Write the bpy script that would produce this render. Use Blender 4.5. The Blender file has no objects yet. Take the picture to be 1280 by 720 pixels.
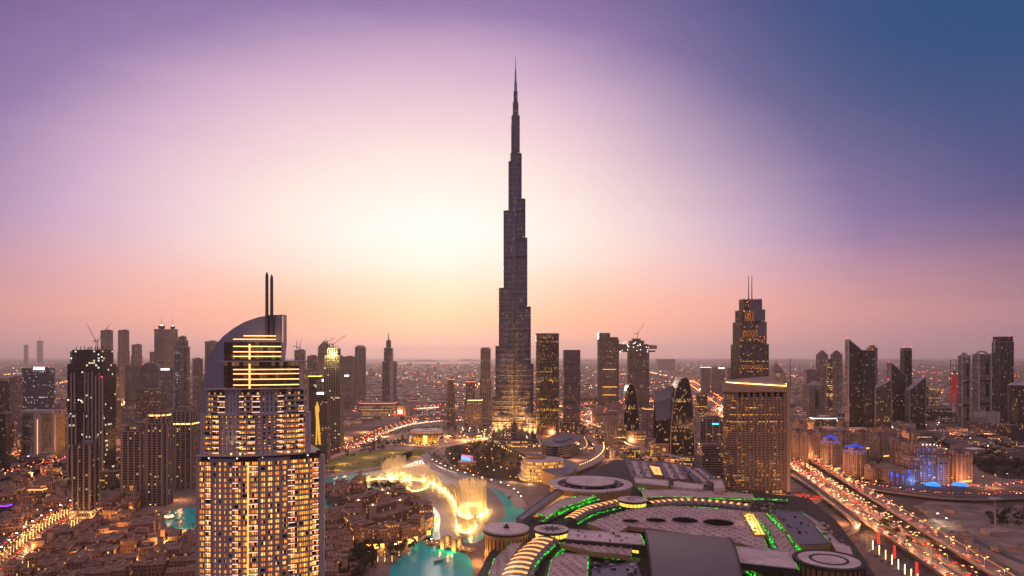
import bpy, math, random
from mathutils import Vector
R = math.radians
rnd = random.Random(7)
scene = bpy.context.scene
COL = scene.collection
# ---------------------------------------------------------------- camera
F = 834.0      # focal length in pixels of a 1280 wide picture
HC = 200.0     # camera height above the ground, metres
HY = 445.0     # picture row of the horizon
cam_d = bpy.data.cameras.new('camera'); cam = bpy.data.objects.new('camera', cam_d); COL.objects.link(cam)
cam.location = (0, 0, HC); cam.rotation_euler = (R(90), 0, 0)
cam_d.sensor_width = 36; cam_d.lens = F * 36 / 1280; cam_d.shift_y = (HY - 360) / 1280
cam_d.clip_start = 1; cam_d.clip_end = 400000
scene.camera = cam
scene.view_settings.view_transform = 'Standard'; scene.view_settings.look = 'None'
scene.view_settings.exposure = 0; scene.view_settings.gamma = 1
cy = scene.cycles
cy.max_bounces = 6; cy.diffuse_bounces = 2; cy.glossy_bounces = 2; cy.transmission_bounces = 2
cy.volume_bounces = 4; cy.transparent_max_bounces = 24; cy.sample_clamp_indirect = 2.0; cy.sample_clamp_direct = 0
cy.use_denoising = True; cy.use_light_tree = True; cy.blur_glossy = 1.0; cy.caustics_reflective = False; cy.caustics_refractive = False
# ---------------------------------------------------------------- node helper
def lin(r, g, b):
    f = lambda c: (c / 255 / 12.92) if c / 255 <= .04045 else ((c / 255 + .055) / 1.055) ** 2.4
    return (f(r), f(g), f(b), 1)
class NT:
    def __init__(s, tree): s.t = tree; tree.nodes.clear()
    def n(s, typ, ins=None, **kw):
        nd = s.t.nodes.new(typ)
        for k, v in kw.items(): setattr(nd, k, v)
        for k, v in (ins or {}).items():
            if isinstance(v, bpy.types.NodeSocket): s.t.links.new(v, nd.inputs[k])
            else: nd.inputs[k].default_value = v
        return nd
    def m(s, op, a, b=0.0, c=0.0, clamp=False):
        return s.n('ShaderNodeMath', {0: a, 1: b, 2: c}, operation=op, use_clamp=clamp).outputs[0]
    def sm(s, v, a, b, lo=0.0, hi=1.0):
        return s.n('ShaderNodeMapRange', {'Value': v, 'From Min': a, 'From Max': b, 'To Min': lo, 'To Max': hi}, interpolation_type='SMOOTHSTEP').outputs[0]
    def mix(s, f, a, b, bt='MIX'):
        return s.n('ShaderNodeMix', {0: f, 6: a, 7: b}, data_type='RGBA', blend_type=bt).outputs[2]
    def ramp(s, v, pts):
        nd = s.n('ShaderNodeValToRGB', {0: v}); e = nd.color_ramp.elements
        while len(e) < len(pts): e.new(.5)
        for el, (p, c) in zip(e, pts): el.position = p; el.color = c
        return nd.outputs[0]
# ---------------------------------------------------------------- dusk sky (the sun has just set left of the tall tower)
SUN_AZ = math.atan2(545 - 640, F)          # to the left of straight ahead
def make_world():
    w = bpy.data.worlds.new('World'); scene.world = w; w.use_nodes = True
    t = NT(w.node_tree)
    co = t.n('ShaderNodeTexCoord').outputs['Generated']
    sp = t.n('ShaderNodeSeparateXYZ', {0: co}); x, y, z = sp.outputs
    gy = 115.0 / F
    gd = Vector((math.sin(SUN_AZ), math.cos(SUN_AZ), gy)).normalized()
    # the sky in tangent coordinates of azimuth and elevation
    az = t.m('ARCTAN2', x, y); el = t.m('ARCSINE', z)
    daz = t.m('SUBTRACT', az, SUN_AZ); de = t.m('SUBTRACT', el, gy)
    d2 = t.m('ADD', t.m('MULTIPLY', t.m('POWER', t.m('ABSOLUTE', daz), 2.0), .62), t.m('MULTIPLY', t.m('POWER', t.m('ABSOLUTE', de), 2.0), 1.9))
    d = t.m('SQRT', d2)
    nz = t.n('ShaderNodeTexNoise', {'Vector': t.n('ShaderNodeCombineXYZ', {0: t.m('MULTIPLY', az, 1.6), 1: t.m('MULTIPLY', el, 9.0)}).outputs[0], 'Scale': 2.2, 'Detail': 5.0, 'Roughness': .6}).outputs[0]
    nzc = t.m('SUBTRACT', nz, .5)
    d = t.m('ADD', d, t.m('MULTIPLY', nzc, .035))
    glow = t.ramp(d, [(0, (1.10, 1.05, 1.0, 1)), (.10, (1.05, .98, .92, 1)), (.20, lin(255, 235, 228)), (.29, lin(240, 208, 218)), (.38, lin(208, 174, 204)),
                      (.475, lin(148, 121, 173)), (.60, lin(96, 83, 142)), (.75, lin(60, 62, 120)), (1, lin(60, 62, 112))])
    # blue grows to the right and up
    bl = t.m('MULTIPLY', t.sm(az, .0, .62), t.sm(el, .06, .42))
    col = t.mix(t.m('MULTIPLY', bl, .96), glow, lin(2, 74, 124))
    # peach and rose belt over the horizon, greyer at its foot
    beltc = t.ramp(t.m('ABSOLUTE', daz), [(0, (1.35, .76, .42, 1)), (.22, (1.15, .52, .30, 1)), (.42, (.98, .43, .33, 1)), (.64, (.70, .31, .30, 1)), (1, (.26, .15, .26, 1))])
    el2 = t.m('ADD', el, t.m('MULTIPLY', nzc, .05))
    col = t.mix(t.sm(el2, .195, .02), col, beltc)
    foot = t.ramp(t.m('ABSOLUTE', daz), [(0, (1.25, .66, .50, 1)), (.3, (1.0, .46, .40, 1)), (.62, (.52, .25, .36, 1)), (1, (.26, .15, .24, 1))])
    col = t.mix(t.sm(el2, .07, .0), col, foot)
    back = t.sm(y, .45, -.2)
    col = t.mix(back, col, (.22, .17, .25, 1))
    core = t.m('ADD', 1.0, t.m('MULTIPLY', t.m('EXPONENT', t.m('MULTIPLY', d2, -45.0)), .03))
    col = t.n('ShaderNodeVectorMath', {0: col, 'Scale': core}, operation='SCALE').outputs[0]
    col = t.mix(t.sm(el, .62, 1.1), col, (.74, .46, .52, 1))
    col = t.mix(t.sm(el, -.02, -.2), col, (.02, .015, .015, 1))
    sky = t.n('ShaderNodeTexSky', sky_type='NISHITA', sun_disc=False, sun_elevation=R(1.5), sun_rotation=SUN_AZ)
    b1 = t.n('ShaderNodeBackground', {0: sky.outputs[0], 1: .01})
    b2 = t.n('ShaderNodeBackground', {0: col, 1: 1.0})
    ad = t.n('ShaderNodeAddShader', {0: b1.outputs[0], 1: b2.outputs[0]})
    t.n('ShaderNodeOutputWorld', {0: ad.outputs[0]})
make_world()
sl = bpy.data.lights.new('sun', 'SUN'); sl.energy = 1.2; sl.angle = R(8); sl.color = (1, .68, .52)
sun = bpy.data.objects.new('sun', sl); COL.objects.link(sun)
sun.rotation_euler = (-Vector((math.sin(SUN_AZ), math.cos(SUN_AZ), math.tan(R(5))))).to_track_quat('-Z', 'Y').to_euler()
# ---------------------------------------------------------------- mesh and object helpers
def G(px, py, h=0.0):
    "point of the horizontal plane at height h that the photograph shows at px, py"
    Y = F * (HC - h) / (py - HY); return ((px - 640) / F * Y, Y)
def X(px, Y): return (px - 640) / F * Y
def Z(py, Y): return HC - (py - HY) / F * Y
def base(yb): return F * HC / (yb - HY)
class MB:
    def __init__(s): s.v = []; s.f = []; s.m = []; s.uv = []
    def face(s, pts, m=0, uv=None):
        i = len(s.v); s.v += [tuple(p) for p in pts]; s.f.append(tuple(range(i, i + len(pts)))); s.m.append(m)
        s.uv += uv if uv else [(p[0], p[1]) for p in pts]
        return s
    def prism(s, poly, z0, z1, m=0, mt=None, top=None, cap=True, u0=0.0, bottom=False):
        top = top or poly; n = len(poly); u = u0
        for i in range(n):
            a, b = poly[i], poly[(i + 1) % n]; c, d = top[(i + 1) % n], top[i]
            l = math.hypot(b[0] - a[0], b[1] - a[1])
            s.face([(*a, z0), (*b, z0), (*c, z1), (*d, z1)], m, [(u, z0), (u + l, z0), (u + l, z1), (u, z1)]); u += l
        if cap: s.face([(*p, z1) for p in top], m if mt is None else mt)
        if bottom: s.face([(*p, z0) for p in reversed(poly)], m if mt is None else mt)
        return s
    def box(s, cx, cy, z0, w, d, h, rot=0.0, m=0, mt=None, bottom=True):
        return s.prism(rect(cx, cy, w, d, rot), z0, z0 + h, m, mt, bottom=bottom)
    def ring(s, outer, inner, z0, z1, m=0, mt=None):
        mt = m if mt is None else mt; n = len(outer)
        s.prism(outer, z0, z1, m, cap=False); s.prism(list(reversed(inner)), z0, z1, m, cap=False)
        for i in range(n):
            j = (i + 1) % n
            s.face([(*outer[i], z1), (*outer[j], z1), (*inner[j], z1), (*inner[i], z1)], mt)
            s.face([(*outer[j], z0), (*outer[i], z0), (*inner[i], z0), (*inner[j], z0)], mt)
        return s
    def tube(s, p, q, r0, r1=None, n=6, m=0, cap=True):
        r1 = r0 if r1 is None else r1; p = Vector(p); q = Vector(q); d = (q - p).normalized()
        a = d.orthogonal().normalized(); b = d.cross(a)
        c = [(a * math.cos(2 * math.pi * i / n) + b * math.sin(2 * math.pi * i / n)) for i in range(n)]
        for i in range(n):
            j = (i + 1) % n; s.face([p + c[i] * r0, p + c[j] * r0, q + c[j] * r1, q + c[i] * r1], m)
        if cap: s.face([q + k * r1 for k in c], m); s.face([p + k * r0 for k in reversed(c)], m)
        return s
    def dome(s, cx, cy, z0, r, h, n=12, k=4, m=0):
        pr = None
        for j in range(k + 1):
            a = math.pi / 2 * j / k; rr = r * math.cos(a); zz = z0 + h * math.sin(a)
            cr = [(cx + rr * math.cos(2 * math.pi * i / n), cy + rr * math.sin(2 * math.pi * i / n), zz) for i in range(n)]
            if pr:
                for i in range(n):
                    q = (i + 1) % n
                    s.face([pr[i], pr[q], cr[q], cr[i]] if j < k else [pr[i], pr[q], cr[i]], m)
            pr = cr
        return s
    def ball(s, c, r, m=0, rz=None):
        rz = rz or r; x, y, z = c
        t = [(x + r, y, z), (x, y + r, z), (x - r, y, z), (x, y - r, z)]; u = (x, y, z + rz); d = (x, y, z - rz)
        for i in range(4):
            s.face([t[i], t[(i + 1) % 4], u], m); s.face([t[(i + 1) % 4], t[i], d], m)
        return s
    def build(s, name, mats, parent=None, loc=None, smooth=False):
        me = bpy.data.meshes.new(name); me.from_pydata(s.v, [], s.f)
        mats = mats if isinstance(mats, (list, tuple)) else [mats]
        for k in mats: me.materials.append(k)
        me.polygons.foreach_set('material_index', s.m)
        if smooth: me.polygons.foreach_set('use_smooth', [True] * len(s.f))
        uvl = me.uv_layers.new(name='UVMap'); uvl.data.foreach_set('uv', [c for p in s.uv for c in p])
        me.update()
        o = bpy.data.objects.new(name, me); COL.objects.link(o)
        if parent: o.parent = parent
        if loc: o.location = loc
        return o
def rect(cx, cy, w, d, rot=0.0):
    c, s = math.cos(rot), math.sin(rot)
    return [(cx + x * c - y * s, cy + x * s + y * c) for x, y in ((-w / 2, -d / 2), (w / 2, -d / 2), (w / 2, d / 2), (-w / 2, d / 2))]
def ell(cx, cy, rx, ry=None, n=24, rot=0.0, a0=0.0):
    ry = rx if ry is None else ry; c, s = math.cos(rot), math.sin(rot); o = []
    for i in range(n):
        a = a0 + 2 * math.pi * i / n; x, y = rx * math.cos(a), ry * math.sin(a); o.append((cx + x * c - y * s, cy + x * s + y * c))
    return o
def cham(w, d, k):
    a, b = w / 2, d / 2
    return [(-a + k, -b), (a - k, -b), (a, -b + k), (a, b - k), (a - k, b), (-a + k, b), (-a, b - k), (-a, -b + k)]
def scalep(p, k, cx=0.0, cy_=0.0): return [(cx + (x - cx) * k, cy_ + (y - cy_) * k) for x, y in p]
def area(p): return sum(p[i][0] * p[(i + 1) % len(p)][1] - p[(i + 1) % len(p)][0] * p[i][1] for i in range(len(p))) / 2
def ccw(p): return p if area(p) > 0 else list(reversed(p))
def offs(p, d):
    "polygon moved outwards by d"
    n = len(p); o = []
    for i in range(n):
        a, b, c = Vector(p[i - 1]), Vector(p[i]), Vector(p[(i + 1) % n])
        e, f = (b - a).normalized(), (c - b).normalized(); n1, n2 = Vector((e.y, -e.x)), Vector((f.y, -f.x))
        k = n1 + n2; l = max(k.length_squared / 2, .35); o.append(tuple(b + k * (d / l)))
    return o
def smoothp(pts, it=2, closed=True):
    for _ in range(it):
        q = []
        n = len(pts)
        for i in range(n if closed else n - 1):
            a, b = pts[i], pts[(i + 1) % n]
            q += [tuple(a[k] * .75 + b[k] * .25 for k in range(len(a))), tuple(a[k] * .25 + b[k] * .75 for k in range(len(a)))]
        pts = q if closed else [pts[0]] + q + [pts[-1]]
    return pts
def tag(o, label=None, cat=None, group=None, kind=None):
    if label: o['label'] = label
    if cat: o['category'] = cat
    if group: o['group'] = group
    if kind: o['kind'] = kind
    return o
def empty(name, loc, label, cat, group=None, rot=0.0):
    o = bpy.data.objects.new(name, None); COL.objects.link(o); o.location = loc if len(loc) == 3 else (*loc, 0); o.rotation_euler.z = rot
    o.empty_display_size = 1
    return tag(o, label, cat, group)
def copy_thing(o, loc, rot=0.0, label=None, group=None, scale=None):
    c = o.copy(); COL.objects.link(c); c.location = loc; c.rotation_euler.z = rot
    if scale: c.scale = (scale,) * 3 if not isinstance(scale, tuple) else scale
    if label: c['label'] = label
    if group: c['group'] = group
    for ch in o.children:
        k = ch.copy(); COL.objects.link(k); k.parent = c
        for g in ch.children:
            q = g.copy(); COL.objects.link(q); q.parent = k
    return c
# ---------------------------------------------------------------- materials
MATS = {}
def plain(name, c, rough=.7, metal=0.0, emit=None, es=0.0, noise=0.0, scale=.08, sample=False, spec=.5):
    if name in MATS: return MATS[name]
    m = bpy.data.materials.new(name); m.use_nodes = True; t = NT(m.node_tree)
    c = (*c[:3], 1); cs = c
    if noise:
        co = t.n('ShaderNodeTexCoord').outputs['Object']
        nz = t.n('ShaderNodeTexNoise', {'Vector': co, 'Scale': scale, 'Detail': 6.0, 'Roughness': .65}).outputs[0]
        cs = t.mix(t.sm(nz, .3, .7), tuple(x * (1 - noise) for x in c[:3]) + (1,), tuple(min(1, x * (1 + noise)) for x in c[:3]) + (1,))
    b = t.n('ShaderNodeBsdfPrincipled', {'Base Color': cs, 'Roughness': rough, 'Metallic': metal, 'Specular IOR Level': spec})
    if emit: b.inputs['Emission Color'].default_value = (*emit[:3], 1); b.inputs['Emission Strength'].default_value = es
    t.n('ShaderNodeOutputMaterial', {0: b.outputs[0]})
    if emit and not sample: m.cycles.emission_sampling = 'NONE'
    MATS[name] = m; return m
def facade(name, wall, glass, fh=3.6, bay=3.0, ww=.7, wh=.6, lit=.15, es=3.0, c1=(255, 170, 80), c2=(255, 214, 150), gr=.15, band=0.0, clump=0.0, metal=0.0, dirt=.2):
    "wall with rows of window panes; some rooms have their lights on. UVs are metres along the wall and up"
    if name in MATS: return MATS[name]
    m = bpy.data.materials.new(name); m.use_nodes = True; t = NT(m.node_tree)
    uv = t.n('ShaderNodeTexCoord').outputs['UV']; s = t.n('ShaderNodeSeparateXYZ', {0: uv})
    oi = t.n('ShaderNodeObjectInfo').outputs['Random']
    u = t.m('DIVIDE', s.outputs[0], bay); v = t.m('DIVIDE', s.outputs[1], fh)
    fu, fv = t.m('FRACT', u), t.m('FRACT', v); iu, iv = t.m('FLOOR', u), t.m('FLOOR', v)
    wu = t.m('LESS_THAN', t.m('ABSOLUTE', t.m('SUBTRACT', fu, .5)), ww / 2)
    wv = t.m('LESS_THAN', t.m('ABSOLUTE', t.m('SUBTRACT', fv, .52)), wh / 2)
    win = t.m('MULTIPLY', wu, wv)
    cell = t.n('ShaderNodeCombineXYZ', {0: iu, 1: iv, 2: t.m('MULTIPLY', oi, 97.0)}).outputs[0]
    wn = t.n('ShaderNodeTexWhiteNoise', {'Vector': cell}, noise_dimensions='3D')
    nv = wn.outputs['Value']; ns = t.n('ShaderNodeSeparateColor', {0: wn.outputs['Color']})
    thr = lit
    if clump:
        cn = t.n('ShaderNodeTexNoise', {'Vector': cell, 'Scale': .13, 'Detail': 2.0}).outputs[0]
        thr = t.m('MULTIPLY', t.sm(cn, .5 - clump * .3, .5 + clump * .3), lit * 2)
    if lit < .5:
        rw = t.n('ShaderNodeTexWhiteNoise', {'Vector': t.n('ShaderNodeCombineXYZ', {0: 3.0, 1: iv, 2: t.m('MULTIPLY', oi, 31.0)}).outputs[0]}, noise_dimensions='3D').outputs['Value']
        thr = t.m('MULTIPLY', thr, t.m('ADD', .25, t.m('MULTIPLY', t.m('POWER', rw, 4.0), 3.6)))
    on = t.m('MULTIPLY', win, t.m('LESS_THAN', nv, thr))
    co = t.n('ShaderNodeTexCoord').outputs['Object']
    dn = t.n('ShaderNodeTexNoise', {'Vector': co, 'Scale': .05, 'Detail': 5.0}).outputs[0]
    wc = t.mix(t.sm(dn, .3, .75), (*[x * (1 - dirt) for x in wall[:3]], 1), (*wall[:3], 1))
    gc = t.mix(ns.outputs[1], (*[x * .55 for x in glass[:3]], 1), (*[min(1, x * 1.35) for x in glass[:3]], 1))
    mech = t.m('LESS_THAN', t.m('FRACT', t.m('DIVIDE', t.m('ADD', iv, t.m('MULTIPLY', oi, 9.0)), 13.0)), .07)
    wc = t.mix(t.m('MULTIPLY', mech, .6), wc, (.02, .018, .018, 1))
    bc = t.mix(win, wc, gc)
    ec = t.mix(ns.outputs[2], lin(*c1), lin(*c2))
    est = t.m('MULTIPLY', on, t.m('MULTIPLY', t.m('ADD', t.m('POWER', ns.outputs[0], 2.0), .25), es))
    b = t.n('ShaderNodeBsdfPrincipled', {'Base Color': bc, 'Roughness': t.m('ADD', t.m('MULTIPLY', win, gr - .75), .75), 'Metallic': t.m('MULTIPLY', win, metal), 'Emission Color': ec, 'Emission Strength': est})
    t.n('ShaderNodeOutputMaterial', {0: b.outputs[0]})
    m.cycles.emission_sampling = 'NONE'
    MATS[name] = m; return m
def lamp(name, loc, power, col=(1, .62, .28), r=1.5, parent=None, typ='POINT', spot=None):
    l = bpy.data.lights.new(name, typ); l.energy = power; l.color = col
    if typ == 'POINT' or typ == 'SPOT': l.shadow_soft_size = r
    o = bpy.data.objects.new(name, l); COL.objects.link(o); o.location = loc
    if spot: l.spot_size = R(spot[1]); l.spot_blend = .6; o.rotation_euler = Vector(spot[0]).to_track_quat('-Z', 'Y').to_euler()
    if parent: o.parent = parent
    return o
concrete = plain('concrete', (.30, .26, .24), .85, noise=.25, scale=.05)
pale = plain('pale_cladding', (.42, .37, .38), .6, noise=.12, scale=.04)
mauve = plain('grey_cladding', (.30, .28, .31), .5, noise=.12, scale=.04)
darkmetal = plain('dark_metal', (.05, .045, .05), .4, .5)
steel = plain('steel', (.35, .33, .36), .35, .8)
sandstone = plain('sand_render', (.50, .32, .23), .9, noise=.2, scale=.06)
roofgrey = plain('roof_membrane', (.22, .19, .19), .85, noise=.3, scale=.07)
black = plain('black_void', (.012, .01, .011), 1.0, spec=0.0)
gold = plain('gold_light', (.8, .5, .2), .5, emit=lin(255, 176, 84), es=2.2)
goldhot = plain('gold_lamp', (.8, .5, .2), .5, emit=lin(255, 196, 110), es=6)
orange = plain('orange_light', (.8, .4, .1), .5, emit=lin(255, 120, 50), es=2.5)
whitel = plain('white_light', (.8, .8, .8), .5, emit=lin(255, 240, 232), es=4)
redl = plain('red_light', (.8, .1, .1), .5, emit=lin(255, 40, 40), es=5)
greenl = plain('green_light', (.1, .8, .1), .5, emit=lin(20, 255, 50), es=1.5, sample=True)
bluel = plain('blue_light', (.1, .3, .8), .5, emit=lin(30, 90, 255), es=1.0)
cyanl = plain('cyan_light', (.1, .6, .8), .5, emit=lin(60, 200, 255), es=2.5)
purplel = plain('purple_light', (.4, .1, .8), .5, emit=lin(150, 50, 255), es=2.5)
# ================================================================ THE SETTING
def ground_mat():
    m = bpy.data.materials.new('ground_earth'); m.use_nodes = True; t = NT(m.node_tree)
    co = t.n('ShaderNodeTexCoord').outputs['Object']
    n1 = t.n('ShaderNodeTexNoise', {'Vector': co, 'Scale': .004, 'Detail': 8.0, 'Roughness': .6}).outputs[0]
    n2 = t.n('ShaderNodeTexNoise', {'Vector': co, 'Scale': .05, 'Detail': 6.0, 'Roughness': .7}).outputs[0]
    vo = t.n('ShaderNodeTexVoronoi', {'Vector': co, 'Scale': .018}).outputs['Color']
    vs = t.n('ShaderNodeSeparateColor', {0: vo}).outputs[0]
    a = t.mix(t.sm(n1, .42, .62), (.12, .095, .075, 1), (.42, .31, .25, 1))
    a = t.mix(t.m('MULTIPLY', vs, .5), a, (.13, .10, .085, 1))
    a = t.mix(t.m('MULTIPLY', t.sm(n2, .35, .7), .6), a, (.05, .042, .035, 1))
    b = t.n('ShaderNodeBsdfPrincipled', {'Base Color': a, 'Roughness': .9, 'Specular IOR Level': .2})
    t.n('ShaderNodeOutputMaterial', {0: b.outputs[0]}); return m
COAST = 17000.0
gm = MB()
gx = [-60000, -8000, -3000, -1000, 0, 1000, 3000, 8000, 60000]; gyv = [-1500, 300, 1000, 2000, 4000, 8000, COAST]
for i in range(len(gx) - 1):
    for j in range(len(gyv) - 1):
        gm.face([(gx[i], gyv[j], 0), (gx[i + 1], gyv[j], 0), (gx[i + 1], gyv[j + 1], 0), (gx[i], gyv[j + 1], 0)])
tag(gm.build('ground', ground_mat()), 'flat sandy desert city ground', kind='structure')
sea_m = plain('sea_water', (.16, .12, .13), .7, spec=.1)
sea = MB(); sea.face([(-60000, COAST, -.5), (60000, COAST, -.5), (60000, 60000, -.5), (-60000, 60000, -.5)])
tag(sea.build('sea', sea_m), 'pale flat sea at the horizon', kind='structure')
isl = MB()
for px0, px1, Y in ((500, 560, 24000), (570, 600, 26000), (725, 748, 24000), (893, 925, 25000), (975, 1010, 26000), (1095, 1180, 24000), (1200, 1275, 26000)):
    x0, x1 = X(px0, Y), X(px1, Y); n = 14
    for i in range(n):
        a, b = x0 + (x1 - x0) * i / n, x0 + (x1 - x0) * (i + 1) / n; h = 60 * math.sin(math.pi * (i + .5) / n) * rnd.uniform(.6, 1.1) + 12
        isl.prism([(a, Y), (b, Y), (b, Y + 900), (a, Y + 900)], -.5, h)
tag(isl.build('distant_islands', roofgrey), 'low dark islands lying on the sea horizon', kind='structure')
# air
hz = bpy.data.materials.new('haze_air'); hz.use_nodes = True; t = NT(hz.node_tree)
pv = t.n('ShaderNodeVolumePrincipled', {'Color': (1, .88, .86, 1), 'Density': .000033, 'Anisotropy': .5})
t.n('ShaderNodeOutputMaterial', {1: pv.outputs[0]})
hb = MB().box(0, 29200, -4, 121000, 61700, 950, bottom=True)
tag(hb.build('haze', hz), 'pale dusk haze over the city', kind='stuff')
# ================================================================ THE TALLEST TOWER
def tall_tower():
    YB = 1515.0; cx = X(644.5, YB)
    k = YB / F
    fm = facade('tall_tower_glass', (.13, .14, .21), (.11, .13, .22), fh=3.9, bay=1.7, ww=.62, wh=.74, lit=.025, es=2.0, gr=.14, metal=.85)
    fin = plain('tall_tower_fin', (.32, .34, .44), .25, .9)
    mech = plain('tall_tower_louvre', (.02, .018, .022), .5)
    root = empty('tall_spired_tower', (cx, YB, 0), 'tallest stepped glass tower with needle spire, rising above everything in the middle', 'tower')
    wings = {R(196): [(54, 108, 11), (46, 222, 10.5), (38, 353, 10), (27, 528, 9.5), (15.5, 640, 8), (9, 724, 5)],
             R(316): [(59, 74, 11), (50, 182, 10.5), (42, 310, 10), (31.5, 465, 9.5), (26, 553, 8.5), (15, 657, 7), (9.5, 742, 5)],
             R(76): [(56, 140, 11), (48, 262, 10.5), (40, 400, 10), (29, 500, 9.5), (20, 600, 8), (12, 690, 6)]}
    def stadium(L, r, a):
        pts = [(-0.0, -r)]
        for i in range(9):
            b = -math.pi / 2 + math.pi * i / 8; pts.append((L - r + r * math.cos(b), r * math.sin(b)))
        pts.append((0, r)); c, s = math.cos(a), math.sin(a)
        return ccw([(x * c - y * s, x * s + y * c) for x, y in pts])
    fins = MB()
    for a, tiers in wings.items():
        z0 = 0; m = MB(); c, s = math.cos(a), math.sin(a); bands = m
        for (L, z1, r) in tiers:
            p = stadium(L, r, a); m.prism(p, z0, z1, 0, 1)
            p2 = stadium(L - 5, r + 3.2, a)      # the lower bays at both sides of the wing nose
            zs = z0 + (z1 - z0) * .62; m.prism(p2, z0, zs, 0, 1)
            zz = 16.0
            while zz < z1 - 6:
                m.prism(offs(p, .7), zz, zz + .9, 3, bottom=True)
                if zz < zs - 6: m.prism(offs(p2, .7), zz, zz + .9, 3, bottom=True)
                zz += 11.7
            bands.prism(offs(p, .35), z1 - 4.5, z1 - 1.2, 2, bottom=True); bands.prism(offs(p2, .35), zs - 4.5, zs - 1.2, 2, bottom=True)
            for q, zt in ((p, z1), (p2, zs)):
                ln = len(q)
                for i in range(ln):
                    A, B = Vector(q[i]), Vector(q[(i + 1) % ln]); l = (B - A).length
                    nn = max(1, int(l / 5.0)); e = (B - A).normalized(); no = Vector((e.y, -e.x))
                    for j in range(nn):
                        P = A + (B - A) * ((j + .5) / nn)
                        if P.length < r + 1: continue
                        fins.prism([tuple(P - e * .22), tuple(P + e * .22 ), tuple(P + e * .22 + no * -.0 + no * 1.3), tuple(P - e * .22 + no * 1.3)][::-1], z0 + 1, zt + 1.2, cap=False)
            z0 = z1 if False else 0
        for z in (120, 205, 305, 418, 520, 628):
            ok = [t_ for t_ in tiers if t_[1] > z + 8]
            if ok:
                L, z1, r = ok[0]; m.prism(offs(stadium(L, r, a), .3), z, z + 7.5, 2, bottom=True)
        m.build('wing', [fm, roofgrey, mech, plain('tall_tower_ledge', (.26, .21, .20), .5, .4)], root)
    cm = MB()
    core = [(14, 0, 560), (12, 560, 660), (9.5, 660, 745), (6.5, 745, 775), (4.6, 775, 800)]
    for r, a, b in core: cm.prism(ell(0, 0, r, n=12), a if a else 0, b, 0, 1)
    cm.build('core', [fm, roofgrey], root)
    sp = MB()
    for r0, r1, a, b in ((3.4, 3.0, 800, 822), (2.2, 1.7, 822, 848), (1.1, .35, 848, 882)): sp.tube((0, 0, a), (0, 0, b), r0, r1, 8)
    sp.build('spire', fin, root)
    fins.build('fins', fin, root)
    for a, tiers in wings.items():
        for (L, z1, r) in tiers[2:]:
            for s_ in (-.6, .0, .6):
                c, s = math.cos(a), math.sin(a); x, y = L - 1, r * s_
                MB().ball((0, 0, 0), .9).build('terrace_lamp', gold, root, (x * c - y * s, x * s + y * c, z1 + 1.2))
    # stepped plinth
    pl = MB()
    for rr, z0, z1 in ((78, 0, 6), (66, 6, 12)): pl.prism(smoothp(ell(0, 4, rr, rr * .8, 9), 1), z0, z1, 0, 1)
    pl.build('podium', [facade('podium_lit', (.3, .22, .17), (.1, .07, .05), 4, 4, .8, .6, .5, 3), roofgrey], root)
    # warm floodlights washing the foot of the wings
    n = 0
    for a, tiers in wings.items():
        if abs(a - R(76)) < .01: continue
        L = tiers[0][0]; c, s = math.cos(a), math.sin(a)
        for (x, y) in ((L + 8, 0), (L - 12, 22), (L - 12, -22), (L - 30, 24), (L - 30, -24), (L - 0, 16), (L - 0, -16)):
            o = lamp('floodlight', (x * c - y * s, x * s + y * c, 14), 3200000, (1, .42, .09), 1.2, root, 'SPOT', ((-(x * c - y * s) * .022, -(x * s + y * c) * .022, 8), 42)); n += 1
tall_tower()

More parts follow.
